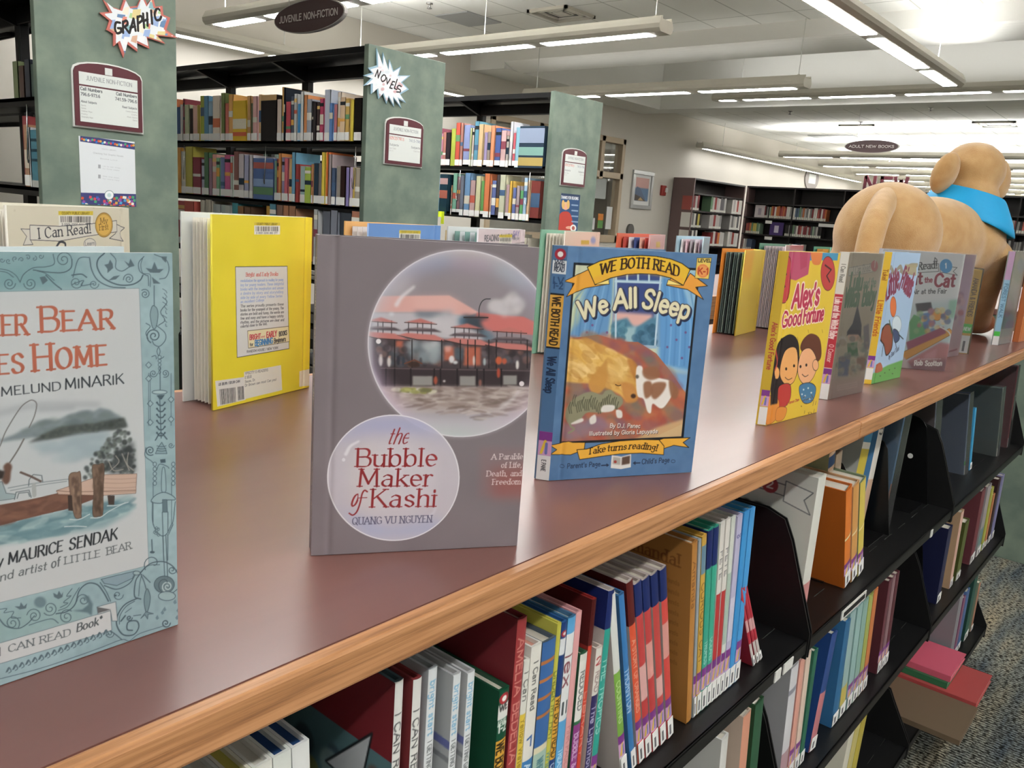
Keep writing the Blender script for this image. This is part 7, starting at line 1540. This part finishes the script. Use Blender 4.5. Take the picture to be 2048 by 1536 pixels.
# ------------------------------------------------------------------ books on the low shelves
BL = lambda c: ('b', 0, 1, c)
RD = 'b0303a'
icr = {'thick': .2}
# bay of the bubble book, upper shelf, from left to right
def sd_icr(cv, w, h):
    cv.poly([(0, h * .75), (w, h * .75), (w, h), (0, h)], '7a2a30'); cv.poly([(0, 0), (w, 0), (w, h * .75), (0, h * .75)], '5a7a80'); cv.dabs(50, [(0, 0), (w, 0), (w, h * .7), (0, h * .7)], .006, .018, ['6a4a40', '3a4a58', '88a0a0', '8a8a48', '30404a'], .8, 3)
    cv.poly([(w * .5, h * .6), (w * .85, h * .8), (w * .8, h * .66), (w * .95, h * .66), (w * .75, h * .45), (w * .78, h * .58)], 'c8ccd0', edge='202428', ew=.002)
low_book(0.366, 0, .0085, .262, 'dcdcd8', 'white and red reader book with picture side, leftmost before the pale picture books', items=[('b', 0, .5, RD), ('t', 'I CAN READ!', .9, .62, '2a2a2e', .62), ('u', '2', .55, .008, RD), ('t', 'Heinz Halo', .47, .2, 'e8e0e0', .55)], side=sd_icr, sidecol='4a6068')
low_book(0.3845, 0, .0085, .256, 'dcdcd8', 'white and red reader book, second from the left under the oak edge', items=[('b', 0, .5, RD), ('t', 'I CAN READ!', .9, .62, '2a2a2e', .62), ('u', '2', .55, .008, RD), ('t', 'Heinz Hana', .47, .2, 'e8e0e0', .55)], sidecol='8a3a3c')
PB = [('b', 0, .55, '4a90c8'), ('t', 'bright start', .96, .78, '5aa0c8', .5), ('t', 'I GETTING GAME 1', .76, .58, '44484c', .42), ('t', 'BISCUIT', .5, .3, 'b8d4e8', .6)]
def sd_stripe(cv, w, h):
    cv.poly([(0, h * .8), (w, h * .76), (w, h * .73), (0, h * .77)], '6a70a8'); cv.poly([(0, h * .74), (w, h * .70), (w, h * .68), (0, h * .72)], '8a8c90')
    cv.dabs(16, [(0, h * .1), (w, h * .1), (w, h * .5), (0, h * .5)], .005, .014, ['6a5a78', '48485a', 'a0a0ac', 'b06a70'], .7, 5)
    cv.poly([(w * .75, h * .5), (w * .95, h * .62), (w * .88, h * .5), (w * .98, h * .38), (w * .8, h * .42)], '5a90c0')
low_book(0.400, 0, .009, .258, 'd8dcde', 'white and blue picture book, third from the left under the oak edge', items=PB, sidecol='b0b8bc')
low_book(0.427, 0, .009, .242, 'd8dcde', 'white and blue picture book with grey striped side, left of a twin', items=PB, side=sd_stripe, sidecol='b4b6b8')
low_book(0.4435, 0, .009, .237, 'd8dcde', 'white and blue picture book with grey striped side, beside the dark green book', items=PB, side=sd_stripe, sidecol='b4b6b8')
def sd_green(cv, w, h):
    cv.poly([(w * .0, h * .02), (w * .62, h * .02), (w * .62, h * .74), (0, h * .8)], '8a9694')
    for k in range(9): cv.line([(w * .4, h * (.7 - k * .045)), (w * .56, h * (.69 - k * .045))], '4a5458', .0016)
    cv.poly([(w * .05, h * .05), (w * .5, h * .05), (w * .4, h * .3), (w * .1, h * .25)], '6a8a50', smooth=True)
WB = [('o', .955, 'a83038'), ('b', .86, .93, 'e0e0dc'), ('u', 'WE', .9, .006, '303030'), ('u', 'LEVEL', .83, .005, 'd8e0d8'), ('u', '1-2', .8, .008, 'd8e0d8'), ('b', .45, .76, 'd8a440'), ('t', 'WE BOTH READ', .75, .46, '20180c', .66), ('t', 'Animals of Alaska', .42, .16, 'd8e0d8', .55)]
low_book(0.485, 0, .0135, .203, '0f4a34', 'dark green reader book with a gold spine band and grey picture', items=WB, side=sd_green, sidecol='134832')
low_book(0.503, 0, .0125, .262, '9c3a3c', 'tall brick red book with pale red letters down its spine', items=[('t', 'AMELIA BEDELIA', .93, .47, 'd08a80', .6), ('t', 'PARISH', .42, .2, 'd08a80', .5)], sidecol='7a2a30')
low_book(0.5165, 0, .008, .218, 'd8d8d0', 'slim white and yellow book right of the tall brick red one', items=[('t', 'I Can', .95, .82, '3a3a3a', .6), ('b', 0, .76, 'd8bc48'), ('t', 'Yellow Water', .74, .5, '806a20', .55), ('t', 'Arnold', .45, .25, '806a20', .55)])
low_book(0.5255, 0, .0145, .228, 'dedcd4', 'white and blue reader book beside the slim white and yellow one', items=[('t', 'I Can Read', .93, .72, '3a3a3a', .4), ('u', '1', .56, .01, '2a5a9a'), ('b', 0, .5, '3a78b0'), ('t', 'AMELIA BEDELIA', .48, .17, 'd0e0ec', .55)], pg='d8a090')
low_book(0.5415, 0, .0195, .226, 'a4beb0', 'pale green book with a blue crayon tip top', items=[('b', .52, 1, '3a66a0')] + [('b', .9 - k * .08, .915 - k * .08, 'b07040') for k in range(4)] + [('b', .5, .53, 'd8d0b0'), ('t', 'WHERE, WHEN WATERCOLOUR', .47, .12, '4a7880', .42)], sidecol='4a5866')
low_book(0.5615, 0, .006, .237, 'c0bc50', 'thin lime yellow book beside the blue crayon tip book', items=[('t', 'UNDER MY HAT', .8, .5, '58602a', .7), ('t', 'WHERE THE WATER', .45, .1, '3a8090', .7)])
low_book(0.568, 0, .0085, .236, '1f3f78', 'navy reader book with a gold spine band', items=[('o', .95, 'a83038'), ('b', .86, .93, 'd8dce0'), ('b', .4, .68, 'd8a440'), ('t', 'WE BOTH READ', .67, .41, '20180c', .66), ('t', 'Changing Places', .38, .14, 'd8dce8', .6)], sidecol='2a5890')
low_book(0.5775, 0, .012, .237, '5aa2d4', 'light blue book with a white panel on its spine', items=[('b', .55, .93, 'dfe2e2'), ('t', 'lex', .84, .7, '7a3a44', .8), ('u', 'II', .58, .012, '40484c'), ('t', 'TREASURE BAY', .42, .2, 'c4e0f0', .5)], sidecol='3f6f94')
low_book(0.590, 0, .009, .238, 'd8a0a0', 'pink spined book right of the light blue one', items=[('t', 'PINK PAGES', .5, .3, 'b87878', .5)], pg='90b0c0')
low_book(0.6035, 0, .0115, .19, '2f6a48', 'short dark green book with white head and violet foot', items=[('b', .78, 1, 'd4d4cc'), ('b', .62, .96, 'dcdcd6'), ('t', 'REDUCED', .9, .68, '404448', .5), ('b', 0, .6, '8a3a80'), ('t', 'BUBBLE & THE LAB', .55, .15, 'd0b0d0', .6)], sidecol='2a5a40')
low_book(0.6155, 0, .0065, .243, 'c84838', 'red spined book with dark head beside the short green one', head=(.2, '501818'), items=[('t', 'LIBRARY', .6, .3, 'e0b0a0', .6)], sidecol='8a2a28')
low_book(0.6305, 0, .0105, .186, '302a5c', 'short white headed book with dark violet foot', items=[('b', .72, 1, 'd8d4cc'), ('u', '2', .9, .008, 'a83a3a'), ('t', 'READ', .86, .74, '8a6a6a', .5), ('t', 'The Lighthouse', .66, .2, 'c8c4dc', .6)], sidecol='c0b4ac')
TE = 'navy topped'
def navy(x, lean, col, label, th=.0125, h=.243, items=(), **k):
    return low_book(x, 0, th, h, col, label, lean=lean, head=(.17, '1a2a64'), items=list(items) + [ST], group='navy topped picture books on the upper low shelf', **k)
navy(0.6425, 0, '2f9a8c', 'navy topped book with teal spine, leftmost of the navy topped ones', th=.0105, items=[('t', 'THE TROPICS', .7, .35, 'b8e0d8', .6)], sidecol='b8b0ac')
low_book(0.706, 0, .0115, .245, 'd6d8d4', 'white headed book with green lower spine, leaning left', lean=-.26, items=[('b', .25, .6, '7aa848'), ST, ('t', 'COUNTING', .55, .32, 'c8e0a8', .5)], sidecol='c4bcb8')
low_book(0.726, 0, .0095, .24, '3a78b4', 'slim blue book leaning left', lean=-.27, items=[('t', 'THORNTON', .6, .35, 'c0d4e8', .7)], sidecol='3a6a98')
low_book(0.741, 0, .0115, .25, 'd8583a', 'orange red book with a dark red head, leaning left', lean=-.27, head=(.22, '5c1a1a'), items=[('t', 'A STORY OF ORANGES', .7, .3, 'e8b098', .5), ST], sidecol='c0b4ae')
navy(0.7555, -.27, 'c04444', 'navy topped book with red striped spine leaning left, first of four', items=[('b', .35, .55, 'd8a8a4')], sidecol='b0a4a0')
navy(0.771, -.27, 'c04444', 'navy topped book with red striped spine leaning left, second of four', items=[('b', .45, .65, 'd89890')], sidecol='b0a4a0')
navy(0.788, -.27, 'c24a46', 'navy topped book with red striped spine leaning left, third of four', items=[('b', .3, .42, 'd8a8a4')], sidecol='b0a4a0')
navy(0.805, -.265, 'cc4a44', 'navy topped book with red striped spine leaning left, beside the bookend', items=[('b', .5, .7, 'd89890')], sidecol='b0a4a0')
def sd_brown(cv, w, h):
    cv.a[:] = hx('a8743a'); cv.text('Amanda!', (w * .4, h * .86), (w * .9, h * .86), .016, '7a4a20', .16, .06, True)
    for k in range(9): cv.text('a happy book for young friends', (w * .3, h * (.76 - k * .055)), (w * .9, h * (.76 - k * .055)), .006, '8a5a2c', .16)
low_book(0.850, 0, .0135, .25, 'b67f40', 'large tan brown book with printed back cover, right of the white dotted bookend', lean=-.17, items=[('t', 'Amanda', .9, .65, '7a4a20', .5)], side=sd_brown, sidecol='a8743a', tag_h=0)
low_book(0.8665, 0, .006, .25, '9aa4a8', 'slim grey book beside the tan brown one', lean=-.17, items=[ST])
low_book(0.875, 0, .0105, .252, 'caa24a', 'slim ochre book lettered down its spine', lean=-.17, items=[('t', 'CURIOUS CAT', .75, .3, '6a4a20', .6), ('b', .8, .95, '6a8a9c'), ST])
low_book(0.887, 0, .0125, .255, '38a088', 'navy topped book with teal spine, left one of the teal pair', lean=-.16, head=(.2, '1a2a64'), items=[('t', 'TROPICS', .4, .27, 'b0dcd0', .5), ST])
low_book(0.9005, 0, .0115, .255, '3fa58c', 'navy topped book with teal spine, right one of the teal pair', lean=-.155, head=(.2, '1a2a64'), items=[('t', 'OCEANS', .4, .27, 'b0dcd0', .5), ST])
low_book(0.913, 0, .011, .256, 'dcd8d2', 'white book with red lower spine, left of two', lean=-.14, items=[('b', .25, .62, 'b83a3c'), ('t', 'PETE', .85, .7, '4a4a50', .5), ST])
low_book(0.925, 0, .011, .256, 'dcd8d2', 'white book with red lower spine, right of two', lean=-.13, items=[('b', .25, .62, 'b83a3c'), ('t', 'PETE', .85, .7, '4a4a50', .5), ST])
low_book(0.937, 0, .0105, .255, 'cfd4cc', 'pale grey green book between the red and lavender ones', lean=-.12, items=[('b', .3, .7, 'a8bcb0'), ST], pg='a898c0')
low_book(0.9485, 0, .0135, .252, 'b8b4d0', 'lavender book left of the two bright blue ones', lean=-.1, items=[('u', 'oo', .88, .006, '50508a'), ('b', .3, .55, 'ccc8dc'), ST])
low_book(0.963, 0, .0145, .252, '3f92d0', 'bright blue book, left of the blue pair', lean=-.085, items=[('b', .0, .26, '3f92d0')], pg='c8c090')
low_book(0.979, 0, .0145, .252, '4a9ad6', 'bright blue book, right of the blue pair', lean=-.08, items=[ST], pg='c8c090')
for k, (x, l) in enumerate(((1.040, -.52), (1.052, -.54), (1.062, -.56))):
    low_book(x, 0, .0065, .165, 'b83444', 'thin red book leaning left against the blue pair, ' + ['first', 'second', 'third'][k] + ' of three', lean=l, items=[('b', .45, .6, 'd8a8a8'), ('b', .0, .3, 'd0c8c4')], group='thin red books on the upper low shelf')
# next bay, upper shelf
def sd_reader2(cv, w, h):
    cv.a[:] = hx('d4d4ca'); cv.dabs(60, [(0, 0), (w * .55, 0), (w * .5, h * .7), (0, h * .8)], .006, .016, ['2a2622', '3a342e', '4a4034', '1c1a18'], .9, 2)
    cv.line([(0, h * .86), (w * .8, h * .83)], '30343a', .0012); cv.line([(0, h * .93), (w * .8, h * .9)], '30343a', .0012)
    cv.poly([(w * .72, h * .93), (w * .97, h * .9), (w * .9, h * .84), (w * .97, h * .76), (w * .72, h * .8)], 'dcdcd4', edge='404448', ew=.0012)
    cv.ell((w * .58, h * .88), .013, .013, 'a04448'); cv.text('2', (w * .55, h * .86), (w * .61, h * .86), .011, 'e0d8d4', .2); cv.text('Read!', (w * .1, h * .87), (w * .45, h * .87), .012, '30343a', .15, .06, True)
low_book(1.19, 0, .035, .245, 'd8d8d0', 'white reader book with a 2 badge and dark animal picture on its side', items=[('b', .1, .3, 'c88a88')], side=sd_reader2, sidecol='d4d4ca', tag_h=0, depth=.17)
for k, (x, c, c2) in enumerate(((1.405, 'd87a30', 'c86a28'), (1.440, 'd09a58', 'c8a078'), (1.474, 'd0bc58', '7a8a70'))):
    low_book(x, 0, .026, .205, c, ['orange book leaning left, first of three before the bookend', 'tan orange book leaning left, middle of three', 'yellow and grey green book leaning left, last of three'][k], lean=-.36, items=[ST, ('b', .5, .52, 'e8d8a8')], sidecol=c2, group='leaning orange books on the upper low shelf', tag_h=.14)
low_book(1.435, 0, .03, .235, 'd4b090', 'beige book with cream spine behind the leaning orange books', lean=-.18, items=[('b', .88, .97, '35507a'), ('b', .6, .85, 'd8c8b8')], sidecol='a8b08c', tag_h=0, y=.45)
low_book(1.462, 0, .03, .225, 'd8c0a8', 'second beige book beside the cream spined one', lean=-.14, items=[('b', .0, .1, 'b0a090')], tag_h=0, y=.45)
low_book(1.565, 0, .05, .26, 'dcd8cc', 'pale yellow book slanting over the bookend', lean=.2, y=.46, items=[('b', .2, .75, 'c8b440'), ('b', .8, .95, '3a80a8'), ('b', .02, .15, 'c8c8cc')], sidecol='b8bab4', tag_h=0)
low_book(1.66, 0, .035, .265, 'd8d4cc', 'white headed slanting book beside the blue fronted one', lean=.16, y=.46, items=[('b', .1, .45, 'c8a890'), ('u', '5', .8, .02, '3a3a40')], sidecol='5a90c0', tag_h=0)
low_book(1.76, 0, .045, .24, '78a4cc', 'pale blue book in a shiny plastic jacket with black scribble letters', lean=.1, y=.44, items=[('b', .0, .4, 'b88a78'), ('t', 'WAGS', .98, .7, '303848', .4)], sidecol='6a94bc', tag_h=0, jacket=True)
# farthest bay, upper shelf
low_book(2.09, 0, .05, .25, '9aa4b4', 'large grey violet book in a plastic jacket, first in the far bay', tilt=-.1, y=.43, sidecol='8a7a7c', items=[('b', .02, .12, 'b8bcc4'), ('b', .05, .07, '58b060')], jacket=True, tag_h=0, depth=.2)
low_book(2.27, 0, .03, .235, '4a8a68', 'green topped book behind the steel blue jacketed one in the far bay', tilt=-.1, y=.5, sidecol='5a9a78', jacket=True)
low_book(2.38, 0, .04, .215, '8a9cb8', 'steel blue book in a plastic jacket, second in the far bay', tilt=-.1, y=.42, sidecol='6e80a0', items=[('b', .12, .17, '58b060')], jacket=True, depth=.18)
low_book(2.445, 0, .02, .17, '3a98c8', 'small bright blue book in the far bay', tilt=-.08, y=.42)
low_book(2.68, 0, .03, .2, '8a9484', 'grey green book in a plastic jacket near the end of the far bay', tilt=-.08, y=.40, sidecol='56645e', items=[('b', .0, .12, 'b0b8a8')], jacket=True, depth=.2)
low_book(2.83, 0, .03, .25, '8a2c34', 'large dark red book at the end of the far bay', tilt=-.05, y=.40, sidecol='7a2830', jacket=True, depth=.2)
# second low shelf
def row2(lst, group):
    for (x, th, h, c, lab, ln, sc, it) in lst:
        low_book(x, 1, th, h, c, lab, lean=ln, items=it, sidecol=sc, group=group, ppm=900)
g4 = 'books on the second low shelf'
row2([(0.99, .02, .22, 'd8d8d4', 'white book on the second low shelf under the torn labels', -.1, None, [ST]), (1.06, .025, .225, 'd89a80', 'salmon book on the second low shelf', -.12, 'c8b4a4', [ST]), (1.10, .028, .225, '2f5a40', 'dark green book on the second low shelf', -.12, '2a4a30', []),
      (1.225, .03, .23, 'd4d4d8', 'white book with grey stripes, second low shelf right of the dark green one', -.1, 'a8a8ac', [('b', .78, .82, '8a8a98'), ('b', .1, .3, 'b09098')]), (1.262, .02, .23, 'd8a090', 'salmon pink book on the second low shelf', -.1, 'c89088', [ST]), (1.288, .02, .23, 'dcc8b8', 'cream book on the second low shelf', -.1, None, [ST]), (1.312, .018, .22, '2f6a54', 'green book at the edge of the second low shelf bay', -.05, None, []),
      (1.355, .03, .22, '2a4a8a', 'deep blue book leaning beside the second shelf bookend', .12, '22407a', [('b', .0, .5, 'c07a80')]), (1.465, .03, .22, '2f6a98', 'blue book, first of the pale teal group on the second low shelf', -.06, '3a70a0', []), (1.505, .03, .23, '9ab8b8', 'pale teal book with a wide white label, second low shelf', -.14, '88a8a8', [('b', .12, .3, 'c8b860')]), (1.545, .028, .228, '98bab8', 'pale teal book in the middle of its group, second low shelf', -.14, None, [ST]), (1.578, .028, .228, '8fb2a8', 'grey teal book right of the pale teal ones', -.14, None, [ST]), (1.61, .024, .23, 'a8b060', 'olive lime book on the second low shelf', -.14, None, [ST]), (1.638, .024, .23, 'c87a48', 'orange brown book at the end of the teal group', -.14, None, [ST]),
      (1.73, .02, .22, '6a3a44', 'thin maroon book, first of three on the second low shelf', -.12, '5a3038', [ST]), (1.755, .022, .22, '8a6a70', 'thin greyish mauve book, second of three', -.12, None, [ST]), (1.78, .022, .22, '5a2c34', 'thin maroon book, last of three on the second low shelf', -.12, None, [ST]),
      (2.20, .04, .205, '23264a', 'navy book on the second low shelf of the far bay', -.05, '1c2040', []), (2.33, .03, .22, 'd8b0a0', 'beige and pink book behind the olive one, far bay', -.1, 'c0a080', []), (2.40, .045, .17, '5a6230', 'short olive book on the second low shelf of the far bay', -.05, '4a5228', [('b', .0, .15, 'a8aa98')]), (2.56, .05, .225, '7a3a44', 'maroon book in a plastic jacket, second low shelf of the far bay', -.08, '6a3a40', [('b', .0, .12, 'b0a8a8')]), (2.64, .05, .22, 'a8a0a0', 'grey and teal book in a plastic jacket, second low shelf', -.08, '9a9496', [('b', .15, .4, '6a8a88')]), (2.71, .03, .2, 'b0b050', 'yellow green book near the far end of the second low shelf', -.08, None, [('b', .06, .12, '58b060')]), (2.75, .025, .17, 'b87850', 'orange tan book near the far end of the second low shelf', -.05, None, []), (2.79, .035, .21, '3a2428', 'dark brown book near the far end of the second low shelf', -.05, None, []), (2.845, .03, .21, '8a88b0', 'lavender book at the far end of the second low shelf', -.03, None, [])], g4)
# bottom low shelf
def row3(lst, group):
    for (x, th, h, c, lab, ln, y, sc) in lst: low_book(x, 2, th, h, c, lab, lean=ln, items=[], sidecol=sc, group=group, ppm=500, y=y)
row3([(1.60, .035, .225, 'd8d4c4', 'pale cream book on the bottom low shelf', .1, .4, None), (1.64, .035, .225, 'c8bc78', 'pale yellow book on the bottom low shelf', .1, .4, None), (1.68, .035, .23, 'b8a848', 'olive yellow book on the bottom low shelf', .1, .4, None),
      (2.27, .045, .22, 'c06840', 'orange book on the bottom shelf of the far bay', 0, .5, 'a85838'), (2.33, .03, .23, 'b09090', 'greyish pink book on the bottom shelf of the far bay', 0, .5, None), (2.44, .04, .16, 'c05840', 'short red orange book on the bottom shelf of the far bay', 0, .5, None), (2.57, .045, .225, '8c8e94', 'grey book in a plastic jacket on the bottom shelf', -.08, .40, '84868c'), (2.63, .025, .19, '8a5a78', 'mauve book on the bottom shelf of the far bay', -.05, .40, None), (2.66, .04, .2, '4a689a', 'blue book on the bottom shelf of the far bay', -.05, .40, '5a78a8'), (2.75, .05, .215, '2a5a50', 'dark teal green book on the bottom shelf of the far bay', -.05, .40, '2a4a42'), (2.84, .03, .17, 'b08068', 'short tan book at the end of the bottom shelf', -.03, .40, '7a8a78')], 'books on the bottom low shelf')
def lying(x0, x1, y0, y1, z0, z1, col, label, rz=0.0, tilt=0.0):
    t = thing('picture_book', label, 'book', ((x0 + x1) / 2, (y0 + y1) / 2, z0), (tilt, 0, rz), 'books lying on the bottom low shelf')
    w, d, h = (x1 - x0) / 2, (y1 - y0) / 2, z1 - z0
    inked('cover', [(-w, w, -d, d, 0, 0.003, col), (-w, w, -d, d, h - 0.003, h, col), (-w, -w + 0.003, -d, d, 0.003, h - 0.003, col)], M['gloss_print'], t)
    inked('pages', [(-w + 0.003, w - 0.004, -d + 0.003, d - 0.003, 0.003, h - 0.003, 'c8c0b4')], M['matte_print'], t)
zb = LS[2] + 0.0006
lying(2.145, 2.345, .278, .49, zb, zb + .014, '6a5a48', 'brown book lying flat and sticking out over the bottom shelf front', .0)
lying(2.352, 2.55, .285, .495, zb, zb + .02, 'a84848', 'red edged book lying beside the brown one, sticking out over the bottom shelf front', 0)
lying(2.366, 2.55, .362, .496, zb + .0205, zb + .038, '2f6a48', 'green book lying on the red edged one that sticks out', 0)
lying(2.376, 2.55, .358, .496, zb + .0385, zb + .056, 'c85a70', 'pink book lying on top of the small stack on the bottom shelf', 0)
# leaning readers at the bottom edge of the photo
for k, (x, c) in enumerate(((0.236, 'd4d6d0'), (0.250, 'd8d4c4'), (0.264, 'dcdcd4'), (0.278, 'd8dcd6'), (0.292, 'dcdedc'))):
    low_book(x, 0, .0132, .252, c, ['pale reader book, leftmost at the bottom edge', 'cream reader book with green yellow head at the bottom edge', 'white reader book, third of five at the bottom edge', 'white reader book with blue head, fourth of five at the bottom edge', 'white reader book with blue head, last of five beside the dark gap'][k], lean=-.05, items=[('t', ['My First', 'Yo', 'I Can Read!', 'I Can Read!', 'I Can Read!'][k], .86, .45, '2a2c30', .45)], group='leaning readers at the bottom edge', pg='24487a' if k > 2 else 'c8c060' if k == 1 else 'd0ccc0')
# ------------------------------------------------------------------ the big plush dog standing on the worktop, seen from behind
import bmesh
def plush(name_, col, col2):
    m = mat(name_, col, 0.95, 0.15, vary=(col2, (26, 26, 26), 4, 0.3, 0.7), bump=(420, 0.5, 0.0025), sheen=0.5)
    return m
M['plush'] = plush('plush_fur', 'b98f5c', 'c9a473')
M['bandana'] = mat('blue_bandana', '1f9fd8', 0.6, 0.35, bump=(14, 0.25, 0.02))
def blob_mesh(name, blobs, tubes, voxel, m, parent=None, smooth=10):
    bm = bmesh.new()
    for (c, r, rot) in blobs:
        mtx = Matrix.Translation(Vector(c)) @ rot.to_matrix().to_4x4() @ Matrix.Diagonal((*r, 1))
        bmesh.ops.create_uvsphere(bm, u_segments=32, v_segments=20, radius=1.0, matrix=mtx)
    me = bpy.data.meshes.new(name); bm.to_mesh(me); bm.free()
    b = MB(); b.v = [tuple(v.co) for v in me.vertices]; b.f = [tuple(p.vertices) for p in me.polygons]; b.mi = [0] * len(b.f); b.sm = [True] * len(b.f); b.mats = [m]
    bpy.data.meshes.remove(me)
    for pts, rr in tubes:
        p = _catmull(pts, 5); q = np.interp(np.linspace(0, 1, len(p)), np.linspace(0, 1, len(rr)), rr)
        b.tube([tuple(x) for x in p], 0, m, 18, rr=list(q))
    o = b.build(name, parent)
    md = o.modifiers.new('remesh', 'REMESH'); md.mode = 'VOXEL'; md.voxel_size = voxel; md.use_smooth_shade = True
    s = o.modifiers.new('smooth', 'SMOOTH'); s.factor = 0.5; s.iterations = smooth
    return o
from mathutils import Euler
HD = math.atan2(-0.26, 0.965)                # heading of the body
Rz = Euler((0, 0, HD))
def D(x, y, h): return (x, y, CT + h)
blobs = [
    (D(2.195, 0.655, 0.268), (0.128, 0.126, 0.128), Rz),               # rump
    (D(2.20, 0.715, 0.18), (0.085, 0.066, 0.115), Rz), (D(2.165, 0.60, 0.18), (0.085, 0.066, 0.115), Rz),   # thighs
    (D(2.40, 0.60, 0.262), (0.20, 0.109, 0.112), Rz),                 # belly
    (D(2.53, 0.565, 0.268), (0.13, 0.109, 0.116), Rz),                 # chest
    (D(2.55, 0.562, 0.36), (0.078, 0.076, 0.09), Rz),                  # neck
    (D(2.575, 0.572, 0.452), (0.085, 0.082, 0.078), Rz),               # skull
    (D(2.64, 0.555, 0.42), (0.06, 0.045, 0.04), Rz),                   # muzzle
]
tubes = [
    ([D(2.20, 0.725, 0.2), D(2.19, 0.73, 0.1), D(2.17, 0.735, 0.04)], (0.07, 0.056, 0.05)),
    ([D(2.17, 0.59, 0.2), D(2.16, 0.585, 0.1), D(2.15, 0.58, 0.04)], (0.07, 0.056, 0.05)),
    ([D(2.58, 0.635, 0.24), D(2.63, 0.64, 0.12), D(2.68, 0.645, 0.035)], (0.062, 0.045, 0.04)),
    ([D(2.56, 0.50, 0.25), D(2.63, 0.508, 0.12), D(2.70, 0.522, 0.035)], (0.064, 0.045, 0.04)),
]
for x, y in ((2.20, 0.735), (2.185, 0.575), (2.705, 0.64), (2.735, 0.522)):
    blobs.append((D(x, y, 0.036), (0.062, 0.044, 0.0355), Rz))
dog = blob_mesh('plush_dog', blobs, tubes, 0.006, M['plush'], smooth=16)
tag(dog, 'big tan plush dog with a bright blue bandana standing on the worktop', 'toy')
def tailpt(px, py, y): p = at(px, py, 'y', y); return tuple(p)
blob_mesh('tail', [], [([tailpt(1788, 388, .68), tailpt(1772, 400, .652), tailpt(1752, 440, .63), tailpt(1738, 490, .624), tailpt(1728, 535, .622), tailpt(1722, 565, .626)], (0.03, 0.031, 0.03, 0.029, 0.027, 0.02))], 0.004, M['plush'], dog, 6)
for px, py, y, rx, rz, tilt in ((1890, 346, .612, .026, .056, .28), (1999, 358, .512, .022, .056, -.12)):
    c = at(px, py, 'y', y)
    blob_mesh('ear', [(tuple(c), (0.046, rx, rz), Euler((tilt, 0, HD)))], [], 0.004, M['plush'], dog, 6)
# face on the far side
for dy in (-1, 1):
    b = MB(); bmx = bmesh.new(); bmesh.ops.create_uvsphere(bmx, u_segments=12, v_segments=8, radius=0.009, matrix=Matrix.Translation(D(2.645 , 0.56 + dy * .036, 0.462))); me = bpy.data.meshes.new('eye'); bmx.to_mesh(me); bmx.free(); me.materials.append(M['black_gloss']); e = bpy.data.objects.new('eye', me); COL.objects.link(e); e.parent = dog
bmx = bmesh.new(); bmesh.ops.create_uvsphere(bmx, u_segments=14, v_segments=10, radius=1, matrix=Matrix.Translation(D(2.698, 0.541, 0.43)) @ Matrix.Diagonal((0.012, 0.017, 0.012, 1))); me = bpy.data.meshes.new('nose'); bmx.to_mesh(me); bmx.free(); me.materials.append(M['black_gloss']); e = bpy.data.objects.new('nose', me); COL.objects.link(e); e.parent = dog
# bandana: a wide cloth band round the neck, hanging lower on the near right
n = 64; vs = []; fs = []
ctr = Vector(D(2.553, 0.563, 0.365)); ax = Vector((0.12, -0.03, 1)).normalized(); u_ = Vector((math.cos(HD), math.sin(HD), 0)); w_ = ax.cross(u_).normalized(); u_ = w_.cross(ax)
prof = [(0.082, 0.028), (0.086, 0.026), (0.095, 0.008), (0.108, -0.012), (0.118, -0.036), (0.112, -0.037)]
for k in range(n):
    t = 2 * PI * k / n
    side = math.cos(t - math.radians(-70))         # +1 on the near right
    for j, (r, z) in enumerate(prof):
        f = j / (len(prof) - 1)
        fold = 0.0035 * math.sin(5 * t + 6 * f) * f
        rr = r + fold + 0.012 * f * max(0, side)
        zz = z - 0.03 * f * max(0, side) - 0.012 * side + (0.01 * f if side < -.2 else 0)
        vs.append(ctr + u_ * rr * math.cos(t) + w_ * rr * math.sin(t) + ax * zz)
m_ = len(prof)
for k in range(n):
    for j in range(m_ - 1): fs.append((k * m_ + j, ((k + 1) % n) * m_ + j, ((k + 1) % n) * m_ + j + 1, k * m_ + j + 1))
b = MB(); b.add(vs, fs, M['bandana'], True); o = b.build('bandana', dog)
s = o.modifiers.new('solid', 'SOLIDIFY'); s.thickness = 0.003; s2 = o.modifiers.new('sub', 'SUBSURF'); s2.levels = 1; s2.render_levels = 2
